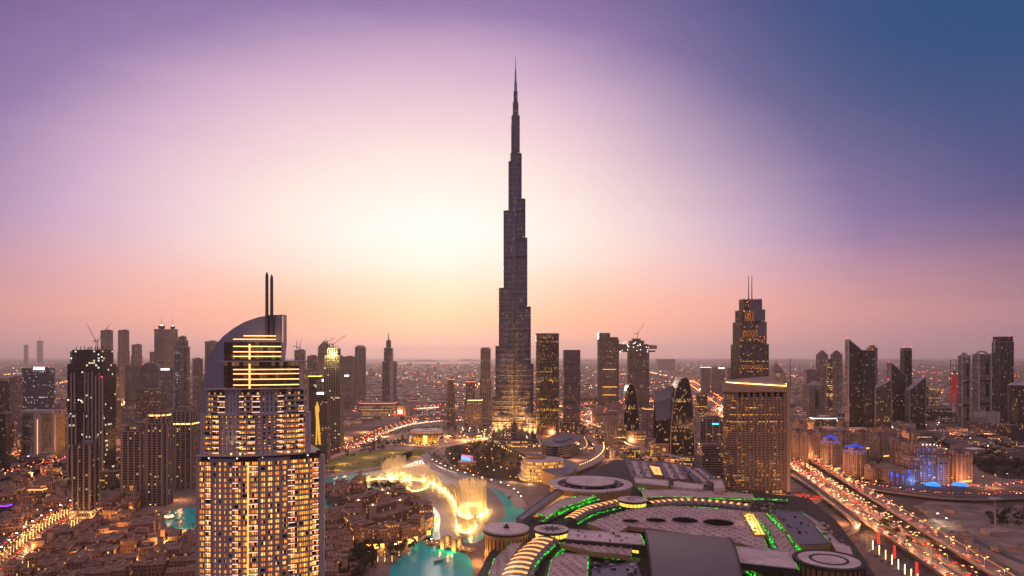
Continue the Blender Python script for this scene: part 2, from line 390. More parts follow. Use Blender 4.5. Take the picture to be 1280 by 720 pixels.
# ================================================================ THE NEAR HOTEL TOWER WITH THE SAIL BLADE
def sail_hotel():
    Y0 = 417.0; ox = -157.0
    root = empty('sail_topped_hotel', (ox, Y0, 0), 'nearest big lit hotel tower with curved sail blade and twin masts on top', 'hotel tower')
    clad = plain('sail_cladding', (.50, .43, .44), .5, noise=.1, scale=.03)
    rooms = facade('hotel_rooms', (.08, .06, .05), (.05, .04, .04), fh=3.35, bay=1.35, ww=.72, wh=.74, lit=.82, es=3.2, c1=(255, 112, 20), c2=(255, 196, 88), gr=.25)
    rooms2 = facade('hotel_rooms_dim', (.30, .28, .33), (.03, .03, .04), fh=3.35, bay=1.9, ww=.6, wh=.62, lit=.5, es=2.4, c1=(255, 140, 40), c2=(255, 205, 95))
    railm = plain('balcony_parapet', (.56, .47, .47), .5)
    led = plain('balcony_led', (.9, .6, .5), .5, emit=lin(255, 196, 160), es=1.7)
    def fy(x):
        s = (x + 40.5) / 75; return 18 * s - 36 * s * (1 - s) * 1.05
    def arc(xa, xb, off, n=6):
        return [(xa + (xb - xa) * i / n, fy(xa + (xb - xa) * i / n) + off) for i in range(n + 1)]
    def xi(x, f=2.0): return (x - 640) / f - ox
    def tier(xl, xr, z0, z1, mods, inset, wallm, nfl, top_extra=0.0):
        "one setback of the tower: lit rooms behind, balconies and gridded window frames in front"
        front = arc(xl, xr, inset + 1.6, 40); back = [(xr - 14, fy(xr) + 30), (xl + 4, fy(xl) + 34)]
        b = MB(); b.prism(front + back, z0, z1, 0, 1)
        for kind, a, c in mods:
            xa, xb = xl + (xr - xl) * a, xl + (xr - xl) * c
            if kind == 'pier':
                o = arc(xa, xb, inset - .6, 2); b.prism(o + [(xb, fy(xb) + inset + 2), (xa, fy(xa) + inset + 2)], z0, z1 + 1.2 + top_extra, 2)
            if kind == 'frame':
                n = 4
                for i in range(n + 1):
                    x = xa + (xb - xa) * i / n; w = .8
                    b.prism([(x - w, fy(x) + inset), (x + w, fy(x) + inset), (x + w, fy(x) + inset + 1.8), (x - w, fy(x) + inset + 1.8)], z0, z1 + 1.2, 2)
                for k in range(nfl + 1):
                    z = z1 - k * 3.35; o = arc(xa, xb, inset + .15, 3); b.prism(o + [(xb, fy(xb) + inset + 1.7), (xa, fy(xa) + inset + 1.7)], z - .7, z + .55, 2, bottom=True)
                o = arc(xa - .6, xb + .6, inset - .2, 3); b.prism(o + [(xb, fy(xb) + inset + 1.7), (xa, fy(xa) + inset + 1.7)], z1 + .4, z1 + 1.6, 2, bottom=True)
        b.build('hotel_tier', [wallm, roofgrey, clad], root)
        for kind, a, c in mods:
            if kind != 'bal': continue
            xa, xb = xl + (xr - xl) * a + .3, xl + (xr - xl) * c - .3
            hidden = MB()
            for k in range(1, nfl + 1):
                z = z1 - k * 3.35
                if z < 3: break
                vis = z > 58
                m = MB() if vis else hidden
                o = arc(xa, xb, inset - 1.2, 6); r_ = list(reversed(arc(xa, xb, inset + 1.5, 6)))
                m.prism(o + r_, z - .2, z + .1, 0, bottom=True)
                r2 = list(reversed(arc(xa, xb, inset - 1.0, 6)))
                m.prism(o + r2, z + .1, z + 1.15, 0)
                # dividing walls between rooms
                nb = max(2, int((xb - xa) / 4.2))
                for i in range(nb + 1):
                    x = xa + (xb - xa) * i / nb; x = min(max(x, xa + .15), xb - .15)
                    m.prism([(x - .12, fy(x) + inset - .95), (x + .12, fy(x) + inset - .95), (x + .12, fy(x) + inset + 1.4), (x - .12, fy(x) + inset + 1.4)], z + .1, z + 3.1, 0)
                if vis:
                    side = [(.0, .34)] if a > .25 else [(.62, 1.0)]
                    if .3 < a < .45: side = [(.0, .22), (.62, 1.0)]
                    if a > .7: side = [(.0, .22), (.80, 1.0)]
                    for (s0, s1) in side:
                        x0, x1 = xa + (xb - xa) * s0, xa + (xb - xa) * s1
                        if rnd.random() < .18: continue
                        o2 = arc(x0, x1, inset - 1.32, 2); r3 = list(reversed(arc(x0, x1, inset - 1.22, 2))); m.prism(o2 + r3, z - .15, z + .28, 1, bottom=True)
                    m.build('balcony', [railm, led], root)
            if hidden.f: tag(hidden.build('balcony', [railm, led], root), kind='stuff')
    A = [('pier', 0, .02), ('bal', .02, .145), ('frame', .145, .32), ('bal', .32, .525), ('frame', .525, .74), ('bal', .74, .97), ('pier', .972, 1)]
    tier(-40.5, 34.5, 0, 134.5, A, 0, rooms, 38)
    B = [('pier', 0, .03), ('bal', .03, .20), ('frame', .20, .36), ('bal', .36, .54), ('frame', .54, .72), ('bal', .72, .955), ('pier', .96, 1)]
    tier(-38, 26.5, 138.5, 163, B, 1.5, rooms, 7)
    C = [('bal', .0, .22), ('frame', .22, .36), ('bal', .36, .58), ('frame', .58, .74), ('bal', .74, 1.0)]
    tier(-34.5, 23.5, 163, 178, C, 3.0, rooms2, 4)
    # recessed floor and thin projecting canopy between the two big tiers
    m = MB(); m.prism(arc(-38.5, 32, 3, 30) + [(18, 46), (-34, 34)], 134.5, 138.5, 0, 0)
    m.build('recessed_floor', darkmetal, root)
    for xl, xr, z, off, th in ((-39.5, 31, 137.6, -2.6, .8), (-36.5, 24.5, 162.8, 0, .5), (-35.5, 24.2, 179.0, .5, .5), (-25, 25, 196.2, 2.0, .9)):
        m = MB(); m.prism(arc(xl, xr, off, 30) + [(xr - 10, fy(xr) + 22), (xl + 3, fy(xl) + 22)], z, z + th, 0, bottom=True); m.build('canopy', clad, root)
    # lounge floors under the sail: dark glass with long golden light lines
    dg = facade('lounge_glass', (.06, .03, .02), (.10, .05, .025), fh=4.2, bay=2.4, ww=.9, wh=.8, lit=.25, es=.35, gr=.2)
    for xl, xr, z0, z1, zs in ((-24.5, 20.0, 178, 196.2, (181.6, 185.2, 188.7, 191.4)), (-24.5, 10.0, 197.1, 208.7, (199.7, 202.6, 206.0))):
        m = MB(); m.prism(arc(xl, xr, 6, 24) + [(xr - 6, fy(xr) + 20), (xl + 3, fy(xl) + 20)], z0, z1, 0, 1)
        o = arc(xr - .4, xr, 5.2, 1); m.prism(o + [(xr, fy(xr) + 12), (xr - .4, fy(xr) + 12)], z0, z1, 2)
        m.build('lounge', [dg, roofgrey, clad], root)
        for z in zs:
            m = MB(); o = arc(xl + 6 if 1 else xl, xr - .6, 5.5, 16); m.prism(o + list(reversed(arc(xl + 6, xr - .6, 5.9, 16))), z - .22, z + .32, 0, bottom=True); m.build('light_line', plain('lounge_line', (.9, .6, .3), .5, emit=lin(255, 186, 110), es=3.0), root)
        x = -8.5
        MB().box(x, fy(x) + 5.3, z0 + .8, .7, .5, z1 - z0 - 2).build('light_post', plain('lounge_line', (0, 0, 0)), root)
    for xl, xr, z in ((-20, 5, 210.4), (-13.5, 5, 212.6)):
        m = MB(); m.prism(arc(xl, xr, 9, 8) + list(reversed(arc(xl, xr, 10.5, 8))), z, z + .5, 0, bottom=True); m.build('light_line', plain('lounge_line', (0, 0, 0)), root)
    # the sail blade
    px = [(246, 760), (247, 520), (250, 492), (253, 470), (258, 449), (266, 433), (277, 420), (290, 410), (304, 402), (320, 396.5), (335, 393.5), (352, 393), (352, 430), (348, 470), (340, 500), (335, 760)]
    pts = [((x - 640) / 1.93 - ox, HC - (y - HY) / 1.93) for x, y in px]
    m = MB(); y0, y1 = 17.5, 25.0; n = len(pts)
    pts2 = list(reversed(pts))
    m.face([(x, y0, z) for x, z in pts2]); m.face([(x, y1, z) for x, z in reversed(pts2)])
    for i in range(n):
        a, b = pts2[i], pts2[(i + 1) % n]; m.face([(a[0], y0, a[1]), (a[0], y1, a[1]), (b[0], y1, b[1]), (b[0], y0, b[1])])
    sm_ = bpy.data.materials.new('sail_panels'); sm_.use_nodes = True; t = NT(sm_.node_tree)
    co = t.n('ShaderNodeTexCoord').outputs['Object']; s = t.n('ShaderNodeSeparateXYZ', {0: co})
    jx = t.m('LESS_THAN', t.m('FRACT', t.m('DIVIDE', s.outputs[0], 3.2)), .035); jz = t.m('LESS_THAN', t.m('FRACT', t.m('DIVIDE', s.outputs[2], 3.35)), .035)
    j = t.m('MAXIMUM', jx, jz)
    b = t.n('ShaderNodeBsdfPrincipled', {'Base Color': t.mix(j, (.33, .32, .40, 1), (.16, .15, .19, 1)), 'Roughness': .35, 'Metallic': .35}); t.n('ShaderNodeOutputMaterial', {0: b.outputs[0]})
    bl = m.build('sail_blade', sm_, root)
    MB().box((352.3 - 640) / 1.93 - ox - .1, 17.3, 205, .35, .35, 21).build('edge_light', plain('edge_glow', (.6, .5, .4), .5, emit=lin(255, 190, 130), es=.9), bl)
    for i, (x, yt) in enumerate(((333, 339), (339, 342))):
        xx = (x - 640) / 1.93 - ox; zt = HC - (yt - HY) / 1.93; m = MB()
        m.tube((xx, 16, 211), (xx, 16, zt - 2.5), 1.15, 1.0, 8); m.tube((xx, 16, zt - 2.5), (xx, 16, zt), 1.0, .1, 8)
        m.build('mast', plain('mast_metal', (.16, .13, .17), .4, .5), root)
    x = -1.5
    m = MB(); m.tube((-7, fy(-7) - 1.4, 60), (-7, fy(-7) - 1.4, 134), .35, .35, 6); m.build('light_post', gold, root)
    for i, px_ in enumerate((292, 303, 357, 369)):
        xx = (px_ - 640) / 2 - ox; lamp('floodlight', (xx, fy(xx) - 1.4, 139.4), 7000, (1, .8, .45), .4, root, 'SPOT', ((0, .10, 1), 60))
        MB().ball((xx, fy(xx) - 1.2, 139.3), .6).build('flood_lamp', goldhot, root)
    for xx in (-33, -15, 0, 25): MB().ball((xx, fy(xx) + 2.6, 135.9), .45).build('ceiling_lamp', whitel, root)
sail_hotel()
# ================================================================ OTHER TOWERS
FM = dict(
 resi=facade('resi_wall', (.30, .24, .22), (.035, .03, .032), 3.4, 3.4, .62, .55, .09, 2.6),
 resid=facade('resi_dark', (.16, .12, .115), (.022, .02, .022), 3.4, 3.0, .78, .66, .06, 2.4),
 resiw=facade('resi_warm', (.30, .23, .19), (.05, .035, .025), 3.4, 3.0, .6, .55, .32, 2.4),
 glass=facade('glass_dark', (.06, .055, .06), (.03, .03, .038), 3.8, 2.2, .86, .8, .03, 1.4, c1=(255, 180, 110), c2=(255, 225, 190), metal=.4, gr=.12),
 blue=facade('glass_blue', (.14, .15, .19), (.06, .075, .11), 3.8, 2.6, .84, .7, .07, 2.2, c1=(235, 235, 255), c2=(255, 220, 180), metal=.4, clump=.6, gr=.15),
 mauve=facade('glass_mauve', (.25, .20, .22), (.09, .075, .09), 3.8, 2.6, .7, .62, .05, 1.8, metal=.3, gr=.2),
 frame=facade('bare_frame', (.10, .075, .07), (.012, .01, .01), 3.6, 3.6, .8, .74, .05, 3.5, c1=(255, 220, 150), c2=(255, 250, 220), clump=.7),
 yell=facade('lattice_gold', (.20, .15, .12), (.02, .015, .012), 3.6, 4.2, .66, .6, .26, 3.0, c1=(255, 170, 50), c2=(255, 205, 100), clump=.5),
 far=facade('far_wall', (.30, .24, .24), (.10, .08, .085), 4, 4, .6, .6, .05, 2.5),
)
ROOF = plain('tower_roof', (.24, .19, .19), .85, noise=.2, scale=.05)
BAND = plain('tower_slab', (.33, .26, .24), .8)
BANDD = plain('tower_slab_dark', (.12, .10, .105), .7)
def fin_pts(poly, sp):
    for i in range(len(poly)):
        A, B = Vector(poly[i]), Vector(poly[(i + 1) % len(poly)]); l = (B - A).length
        if l < 1.5: continue
        n = max(1, round(l / sp)); e = (B - A) / l; no = Vector((e.y, -e.x))
        for j in range(n + 1): yield A + e * (l * j / n), e, no
def tower(label, x0, x1, yt, yb, dep=.8, rot=0.0, mat='resi', shape='rect', name='tower', cat='tower', group=None, tiers=None, band=0, bandm=None, pier=0, pw=1.0, pp=.6,
          pierm=None, plant=True, crown=None, lights=(), mast=(), sign=None, beacon=False, roofm=None, podium=None, k=.22, extra=None):
    "tower seen between columns x0 and x1, roof at row yt, foot at row yb of the photograph; tiers are (width share, share of height)"
    Y = base(yb); xc = (x0 + x1) / 2; ph = math.atan((xc - 640) / F); a = rot + ph
    perp = (x1 - x0) * Y * math.cos(ph) / F
    if shape == 'round': w = perp; d = w * dep
    else: w = perp / (abs(math.cos(a)) + dep * abs(math.sin(a))); d = w * dep
    half = perp / 2 if shape != 'rect' else (d * abs(math.cos(a)) + w * abs(math.sin(a))) / 2
    Yc = Y + half; root = empty(name, (X(xc, Yc), Yc, 0), label, cat, group, rot=rot)
    h = Z(yt, Y + half * .3); fm = FM[mat] if isinstance(mat, str) else mat
    bm_ = bandm or BAND; pm = pierm or bm_
    def outline(f):
        W, D = w * f, d * (.5 + .5 * f)
        if shape == 'round': return ell(0, 0, W / 2, D / 2, 20)
        if shape == 'cham': return cham(W, D, min(W, D) * k)
        if shape == 'notch':
            b = min(W, D) * k; A, B = W / 2, D / 2
            return [(-A + b, -B), (A - b, -B), (A - b, -B + b), (A, -B + b), (A, B - b), (A - b, B - b), (A - b, B), (-A + b, B), (-A + b, B - b), (-A, B - b), (-A, -B + b), (-A + b, -B + b)]
        return rect(0, 0, W, D)
    z0 = 0; tl = tiers or [(1, 1)]
    for i, (f, t_) in enumerate(tl):
        z1 = h * t_; p = outline(f); m = MB(); m.prism(p, z0, z1, 0, 1)
        m.ring(offs(p, .25), offs(p, -.5), z1 - .3, z1 + 1.3, 2)
        if band:
            z = z0 + band
            while z < z1 - 1:
                m.prism(offs(p, pp), z - .35, z + .35, 2, bottom=True); z += band
        if pier:
            for P, e, no in fin_pts(p, pier):
                q = [P - e * pw / 2 - no * .3, P + e * pw / 2 - no * .3, P + e * pw / 2 + no * (pp + .25), P - e * pw / 2 + no * (pp + .25)]
                m.prism(ccw([tuple(v) for v in q]), z0, z1 + .9, 3, cap=True)
        m.build('wall', [fm, roofm or ROOF, bm_, pm], root); z0 = z1
    top = tl[-1][0]
    if plant:
        m = MB(); W, D = w * top, d * (.5 + .5 * top)
        m.box(W * .12, 0, h, W * .45, D * .45, 4.5); m.build('plant_room', ROOF, root)
        for i in range(3):
            m = MB().box(-W * .28 + i * W * .08, -D * .2 + i * D * .2, h, 2.2, 2.2, 1.6); m.build('roof_unit', BANDD, root)
    if podium:
        m = MB(); m.box(0, 0, 0, w * podium, d * podium, 14); m.build('podium', [FM['resiw']], root)
    if crown: crown(root, w, d, h)
    if extra: extra(root, w, d, h)
    for (zf, m_) in lights:
        p = outline([f for f, t_ in tl if t_ >= zf - 1e-6][0]); mm = MB(); mm.ring(offs(p, .9), offs(p, .3), h * zf - 1.2, h * zf); mm.build('light_band', m_, root)
    for (dx, r, yt2) in mast:
        zt = Z(yt2, Yc); m = MB(); m.tube((dx * w, 0, h), (dx * w, 0, zt), r, r * .35, 6); m.build('mast', darkmetal, root)
    if sign:
        dx, ws, zf, hs, m_ = sign; m = MB().box(dx * w, -d / 2 - .8, h * zf, w * ws, .6, hs); m.build('sign', m_, root)
    if beacon: MB().ball((0, 0, 0), 1.6).build('beacon', redl, root, (w * .3, -d * .3, h + 7 if plant else h + 3))
    return root, w, d, h, Yc
# ---- crown builders
def step_crown(root, w, d, h):
    m = MB()
    for f, z in ((.8, 6), (.6, 10), (.35, 14)): m.box(0, 0, h, w * f, d * f, z * w / 30)
    m.build('crown', ROOF, root)
def dome_crown(root, w, d, h): m = MB(); m.dome(0, 0, h, w * .42, w * .4, 16, 5); m.build('crown', mauve, root)
def finials(root, w, d, h):
    for sx in (-1, 1):
        for sy in (-1, 1):
            m = MB().box(sx * w * .42, sy * d * .42, h, w * .12, d * .12, w * .14); m.build('corner_turret', BAND, root)
    m = MB().box(0, 0, h, w * .5, d * .5, w * .2); m.build('crown', ROOF, root)
def crane_at(px, py, Y, label, jib=(40, 35), h=30, rot=0.0, base_z=None):
    root = empty('tower_crane', (X(px, Y), Y, base_z if base_z is not None else Z(py, Y)), label, 'crane', rot=rot)
    m = MB(); m.tube((0, 0, 0), (0, 0, h), 1.3, 1.3, 4); m.build('crane_mast', darkmetal, root)
    m = MB(); m.tube((0, 0, h), (jib[0], 0, h + jib[1]), 1.0, .6, 4); m.build('jib', darkmetal, root)
    m = MB(); m.tube((0, 0, h), (-9, 0, h + 3), .9, .9, 4); m.box(-9, 0, h - 1, 4, 3, 3.5); m.build('counterweight', darkmetal, root)
    m = MB(); m.box(0, 0, h - 2, 4, 4, 3); m.build('cab', BANDD, root)
    m = MB(); m.tube((0, 0, h), (-3, 0, h + 12), .5, .4, 4); m.tube((-3, 0, h + 12), (jib[0], 0, h + jib[1]), .25, .25, 4); m.build('stay', darkmetal, root)
# ---- far left
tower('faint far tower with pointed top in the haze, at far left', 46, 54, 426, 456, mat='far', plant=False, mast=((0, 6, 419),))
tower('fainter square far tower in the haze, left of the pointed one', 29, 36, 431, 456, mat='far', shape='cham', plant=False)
tower('dark glass office slab cut by the left edge of the picture', -10, 12, 476, 552, mat='glass', beacon=False)
tower('narrow mauve office slab between dark slab and blue glass office', 12, 28, 472, 545, mat='mauve', pier=5, pp=.4)
tower('wide blue grey glass office block with white lit rooftop sign', 27, 69, 461, 536, dep=.6, mat='blue', band=15, pp=.5, bandm=BANDD, sign=(.25, .46, .985, 7, whitel), name='office_block', cat='office block')
tower('slim blue grey tower beside the curved hotel', 66, 82, 508, 568, mat='blue', pier=4, pp=.6, pw=1.2, shape='rect')
# curved ivory hotel: two wings joined by a roof ring
def curved_hotel():
    Y = base(574); root = empty('curved_hotel', (X(40, Y), Y + 15, 0), 'ivory hotel with curved open roof ring and gold lit windows, at left', 'hotel')
    h = Z(514, Y); xa, xb = X(14, Y) - X(40, Y), X(67, Y) - X(40, Y)
    ivory = plain('ivory_stone', (.50, .42, .40), .7); gm_ = facade('ivory_grid', (.34, .28, .26), (.05, .035, .03), 3.2, 2.2, .66, .6, .1, 1.5, (255, 190, 120), (255, 230, 190))
    gg = facade('ivory_gold', (.30, .2, .1), (.12, .06, .02), 3.2, 2.2, .7, .6, .85, .35, (255, 160, 50), (255, 190, 90))
    def curve(x): t_ = (x - xa) / (xb - xa); return -16 + 26 * (1 - t_) ** 3 * 1.2
    xs = [xa + (xb - xa) * i / 16 for i in range(17)]
    for (i0, i1, mm, nm) in ((0, 9, gm_, 'west_wing'), (11, 16, gg, 'east_wing')):
        f = [(xs[i], curve(xs[i])) for i in range(i0, i1 + 1)]; m = MB(); m.prism(f + [(xs[i1], 18), (xs[i0], 18)], 0, h - 6, 0, 1)
        for z in range(4, int(h) - 8, 4): m.prism([(x, y - .5) for x, y in f] + [(xs[i1], 0), (xs[i0], 0)], z, z + .5, 2, bottom=True)
        for q in (f[0], f[-1]): m.box(q[0], q[1] + 2, 0, 4.5, 6, h - 5, m=2)
        m.build('wing', [mm, ROOF, ivory], root)
    m = MB(); f = [(x, curve(x) - 2) for x in xs]; g = [(x, curve(x) + 5) for x in reversed(xs)]
    m.prism(f + g, h - 3, h + 1, 0, bottom=True); m.prism([(xs[0], 8), (xs[-1], 14), (xs[-1], 20), (xs[0], 20)], h - 3, h + 1, 0, bottom=True)
    m.prism([(xs[9], curve(xs[9]) - 1), (xs[11], curve(xs[11]) - 1), (xs[11], 14), (xs[9], 14)], 0, h - 3, 0); m.build('roof_ring', ivory, root)
    MB().box(xs[10], curve(xs[10]) - 1.6, 6, .8, .6, h - 22).build('light_line', gold, root)
    MB().box(xs[0] + 3, curve(xs[0]) - 1.5, h * .45, .6, .6, h * .45).build('light_line', gold, root)
    for x0, x1, z in ((3, 7, 5), (12, 15, 9)):
        m = MB(); a, b = xs[x0], xs[x1]; m.box((a + b) / 2, curve(b) - 5, z, b - a, 1.2, 1.6); m.build('entrance_sign', plain('cool_sign', (.7, .8, .9), .5, emit=lin(190, 215, 255), es=3), root)
curved_hotel()
# the dark unfinished tower with pale fins
def unfinished_tower():
    Y = base(606); x0, x1 = 79, 129; xc = 104; yc = Y + 22
    root = empty('unfinished_tower', (X(xc, Y), yc, 0), 'tall dark unfinished tower with long pale fins and ragged top', 'tower')
    s = Y / F; fr = FM['frame']; pf = plain('pale_fin', (.40, .32, .31), .7)
    def sec(a, b, y_t, y_b, y0, y1):
        m = MB(); A, B = (a - xc) * s, (b - xc) * s; zt, zb = Z(y_t, Y), max(0, Z(y_b, Y))
        m.prism([(A, y0), (B, y0), (B, y1), (A, y1)], zb, zt, 0, 1)
        z = zb + 3.6
        while z < zt: m.prism([(A - .5, y0 - .6), (B + .5, y0 - .6), (B + .5, y1), (A - .5, y1)], z, z + .4, 2, bottom=True); z += 3.6
        m.build('wall', [fr, ROOF, BANDD], root)
    sec(82, 126, 455, 606, -18, 18); sec(86, 123, 437, 455, -14, 16)
    MB().box((81.5 - xc) * s, 6, 0, 7 * s, 20, Z(439, Y)).build('lift_core', mauve, root)
    for i, (px, yt, yb) in enumerate(((88, 466, 514), (92, 466, 514), (105, 466, 514), (109, 466, 560), (114, 465, 600), (118.5, 470, 600), (123, 466, 600), (84, 517, 600), (88.5, 517, 600), (93.5, 517, 560), (103.5, 516, 560), (108.5, 516, 560), (126.5, 470, 600))):
        m = MB(); m.box((px - xc) * s, -19.2 - (.0 if px > 100 else .6), max(0, Z(yb, Y)), 1.7, 1.8, Z(yt, Y) - max(0, Z(yb, Y))); m.build('fin', pf, root)
    for i in range(26):
        x = rnd.uniform(83, 125); h = rnd.uniform(2, 7)
        if i < 12: MB().box((x - xc) * s, rnd.uniform(-13, 12), Z(437, Y), .8, .8, h).build('column_stub', darkmetal, root)
    for px, py in ((88, 448), (122, 443), (126, 446), (84, 500), (97, 500), (92, 503), (100, 501)):
        MB().ball((0, 0, 0), 1.1).build('site_lamp', whitel, root, ((px - xc) * s, -19.8, Z(py, Y)))
    MB().ball((0, 0, 0), 1.4).build('beacon', redl, root, ((126 - xc) * s, -19.8, Z(471, Y)))
unfinished_tower()
crane_at(120, 436, 2700, 'luffing crane leaning left on the unfinished tower at left', (-38, 72), 30)
crane_at(122, 436, 2750, 'luffing crane with its boom raised to the right, beside another crane', (52, 70), 32)
tower('slim residential tower standing in front of the unfinished one, by curved road', 91, 124, 557, 653, dep=.9, mat='resid', pier=7.5, pw=1.7, pp=.8, pierm=BAND, band=3.4, bandm=BANDD, podium=1.3)
tower('unfinished hazy tower beside the cranes, with ragged dark top', 124, 143, 413, 500, mat='resi', shape='cham', tiers=[(1, .72), (.9, 1)], pier=10, pw=3)
tower('hazy tapered tower with dark crown, right of the unfinished one', 146, 163, 413, 502, mat='resi', shape='cham', tiers=[(1, .7), (.9, 1)], pier=9, pw=3)
tower('shorter hazy tower with stepped crown right of its taller twin', 163, 179, 431, 500, mat='resi', shape='cham', tiers=[(1, .8), (.85, 1)], pier=9, pw=3)
tower('mauve slab with sloping roof low behind the unfinished tower', 127, 149, 458, 510, mat='mauve', dep=.5)
tower('short block with red lit window columns under a white sign', 132, 149, 471, 512, mat='resiw', dep=.5, sign=(-.1, .4, .98, 4, whitel))
tower('plain mauve slab between hazy towers and glass arch', 156, 175, 456, 508, mat='mauve', dep=.6, pier=8)
def arch_top(root, w, d, h):
    m = MB(); n = 10; W = w * .48
    arc_ = [(W * math.cos(math.pi * i / n), W * 1.15 * math.sin(math.pi * i / n) ** .8) for i in range(n + 1)]
    for i in range(n):
        (xa, za), (xb, zb) = arc_[i], arc_[i + 1]
        m.face([(xa, -d / 2, h + za), (xa, d / 2, h + za), (xb, d / 2, h + zb), (xb, -d / 2, h + zb)])
    m.face([(x, -d / 2, h + z) for x, z in arc_]); m.face([(x, d / 2, h + z) for x, z in reversed(arc_)]); m.build('glass_arch', FM['mauve'], root)
tower('hazy block carrying a pale pointed glass arch', 174, 206, 467, 507, mat='mauve', dep=.5, plant=False, crown=arch_top)
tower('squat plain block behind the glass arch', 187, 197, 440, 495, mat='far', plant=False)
def lantern(root, w, d, h):
    MB().box(0, 0, h + 1, w * 1.12, d * 1.12, 5).build('cornice', BAND, root)
    m = MB(); m.prism(ell(0, 0, w * .26, n=12), h + 6, h + 20, 0, top=ell(0, 0, w * .36, n=12)); m.build('lantern', darkmetal, root)
    MB().tube((0, 0, h + 20), (0, 0, h + 24), w * .2, w * .05, 8).build('lantern_cap', whitel, root)
tower('left one of two tall hotel towers with lantern crowns and needles', 193, 211, 413, 505, mat='resi', dep=1, pier=6, crown=lantern, plant=False, mast=((0, 1.4, 397),))
tower('right one of two tall hotel towers with lantern crowns and needles', 210, 222, 413, 500, mat='resi', dep=1, pier=6, crown=lantern, plant=False, mast=((0, 1.4, 397),))
tower('tall stepped tower with dark glass face beside the lantern towers', 217, 239, 421, 512, mat='mauve', dep=.8, shape='notch', tiers=[(1, .86), (.75, .95), (.5, 1)], extra=lambda r, w, d, h: MB().box(-w * .22, -d / 2 - .6, 0, w * .42, 1.6, h * .86).build('glass_strip', FM['blue'], r))
tower('slender residential tower with turreted top left of the sail hotel', 240, 254, 449, 512, mat='resi', shape='notch', pier=7, crown=finials, plant=False)
tower('tall slim tower just behind the sail of the hotel', 256, 273, 427, 512, mat='mauve', dep=1)
tower('short block with white lit rooftop sign among hazy towers', 200, 217, 461, 515, mat='mauve', dep=.6, sign=(.0, .8, .97, 6, whitel))
tower('wide dark low office block in front of the hazy towers', 170, 208, 488, 527, mat='resid', dep=.5, band=4, bandm=BANDD)
tower('dark grid glass block right of the unfinished tower', 128, 151, 501, 556, mat='glass', dep=.8, pier=3.5, pw=.5, pp=.4)
tower('low wide showroom block with flat overhanging roof, left middle', 150, 173, 512, 532, mat='mauve', dep=.7, name='low_block', cat='low building')
tower('residential tower with fins, left one behind the villa quarter', 150, 190, 533, 634, dep=.7, mat='resid', band=3.4, pier=8, pw=1.6, pp=1.0, shape='notch', k=.16, tiers=[(1, .93), (.8, 1)])
tower('residential tower with white lit roof rim and grid top, by pool', 180, 218, 519, 634, dep=.8, mat='resid', band=3.4, pier=7, pw=1.5, pp=1.0, shape='notch', k=.2, lights=((1, goldhot),), tiers=[(1, .9), (.86, 1)])
tower('residential tower with golden light band under its square top', 213, 249, 514, 612, dep=.8, mat='resid', band=3.4, pier=7, pw=1.6, pp=1.0, tiers=[(1, .84), (.82, 1)], lights=((.84, goldhot),), crown=finials, plant=False)
tower('dark residential tower half hidden behind the sail hotel', 238, 262, 508, 590, dep=.9, mat='resi', band=3.4, pier=7)
tower('black slim slab near the left edge with green yellow windows', -4, 14, 517, 590, dep=.9, mat='glass')
tower('dim brown slab between left edge slab and curved hotel', 10, 22, 530, 566, dep=.9, mat='resid')
# ---- between the sail hotel and the tallest tower
tower('hazy dark tower topped by two little cranes right of sail hotel', 367, 383, 438, 512, mat='mauve', dep=.9, shape='cham')
crane_at(371, 438, 2500, 'small crane with upright boom on hazy dark tower', (1, 30), 14)
crane_at(375, 438, 2500, 'small crane with tilted boom on hazy dark tower', (6, 34), 10)
tower('pale low slab directly right of the sail hotel crown', 372, 386, 464, 540, mat='far', dep=.8)
tower('hazy building with a string of roof lamps near the lit construction tower', 384, 399, 446, 520, mat='resi', crown=finials, plant=False, dep=.9)
tower('hazy tower with turrets just left of the lit construction tower', 397, 414, 434, 522, mat='resi', shape='notch', pier=8, plant=False, crown=step_crown)
def build_lit_site():
    r, w, d, h, Yc = tower('construction tower with yellow floodlit ragged top floors', 405, 430, 436, 566, mat='frame', dep=.9, band=3.6, pier=5, pw=.7, pp=.7, plant=False, tiers=[(1, .82), (.86, .93), (.6, 1)])
    lo = plain('site_yellow', (.8, .7, .2), .5, emit=lin(255, 215, 60), es=5)
    for i in range(34):
        z = h * rnd.uniform(.80, 1.01); f = .5 if z < h * .82 else .43 if z < h * .93 else .3
        MB().ball((0, 0, 0), rnd.uniform(.7, 1.3)).build('site_lamp', lo if rnd.random() < .7 else whitel, r, (rnd.uniform(-f, f) * w, -d * f * .95 - 1, z))
    for i in range(10): MB().box(rnd.uniform(-.3, .3) * w, rnd.uniform(-.3, .3) * d, h, .7, .7, rnd.uniform(3, 9)).build('column_stub', darkmetal, r)
    lamp('site_glow', (0, -d * .8, h * .95), 90000, (1, .85, .3), 3, r)
build_lit_site()
crane_at(409, 434, 1900, 'crane on the left of the yellow lit construction tower', (22, 12), 16)
crane_at(416, 434, 1900, 'crane with long boom on the right of the yellow lit tower', (38, 26), 8)
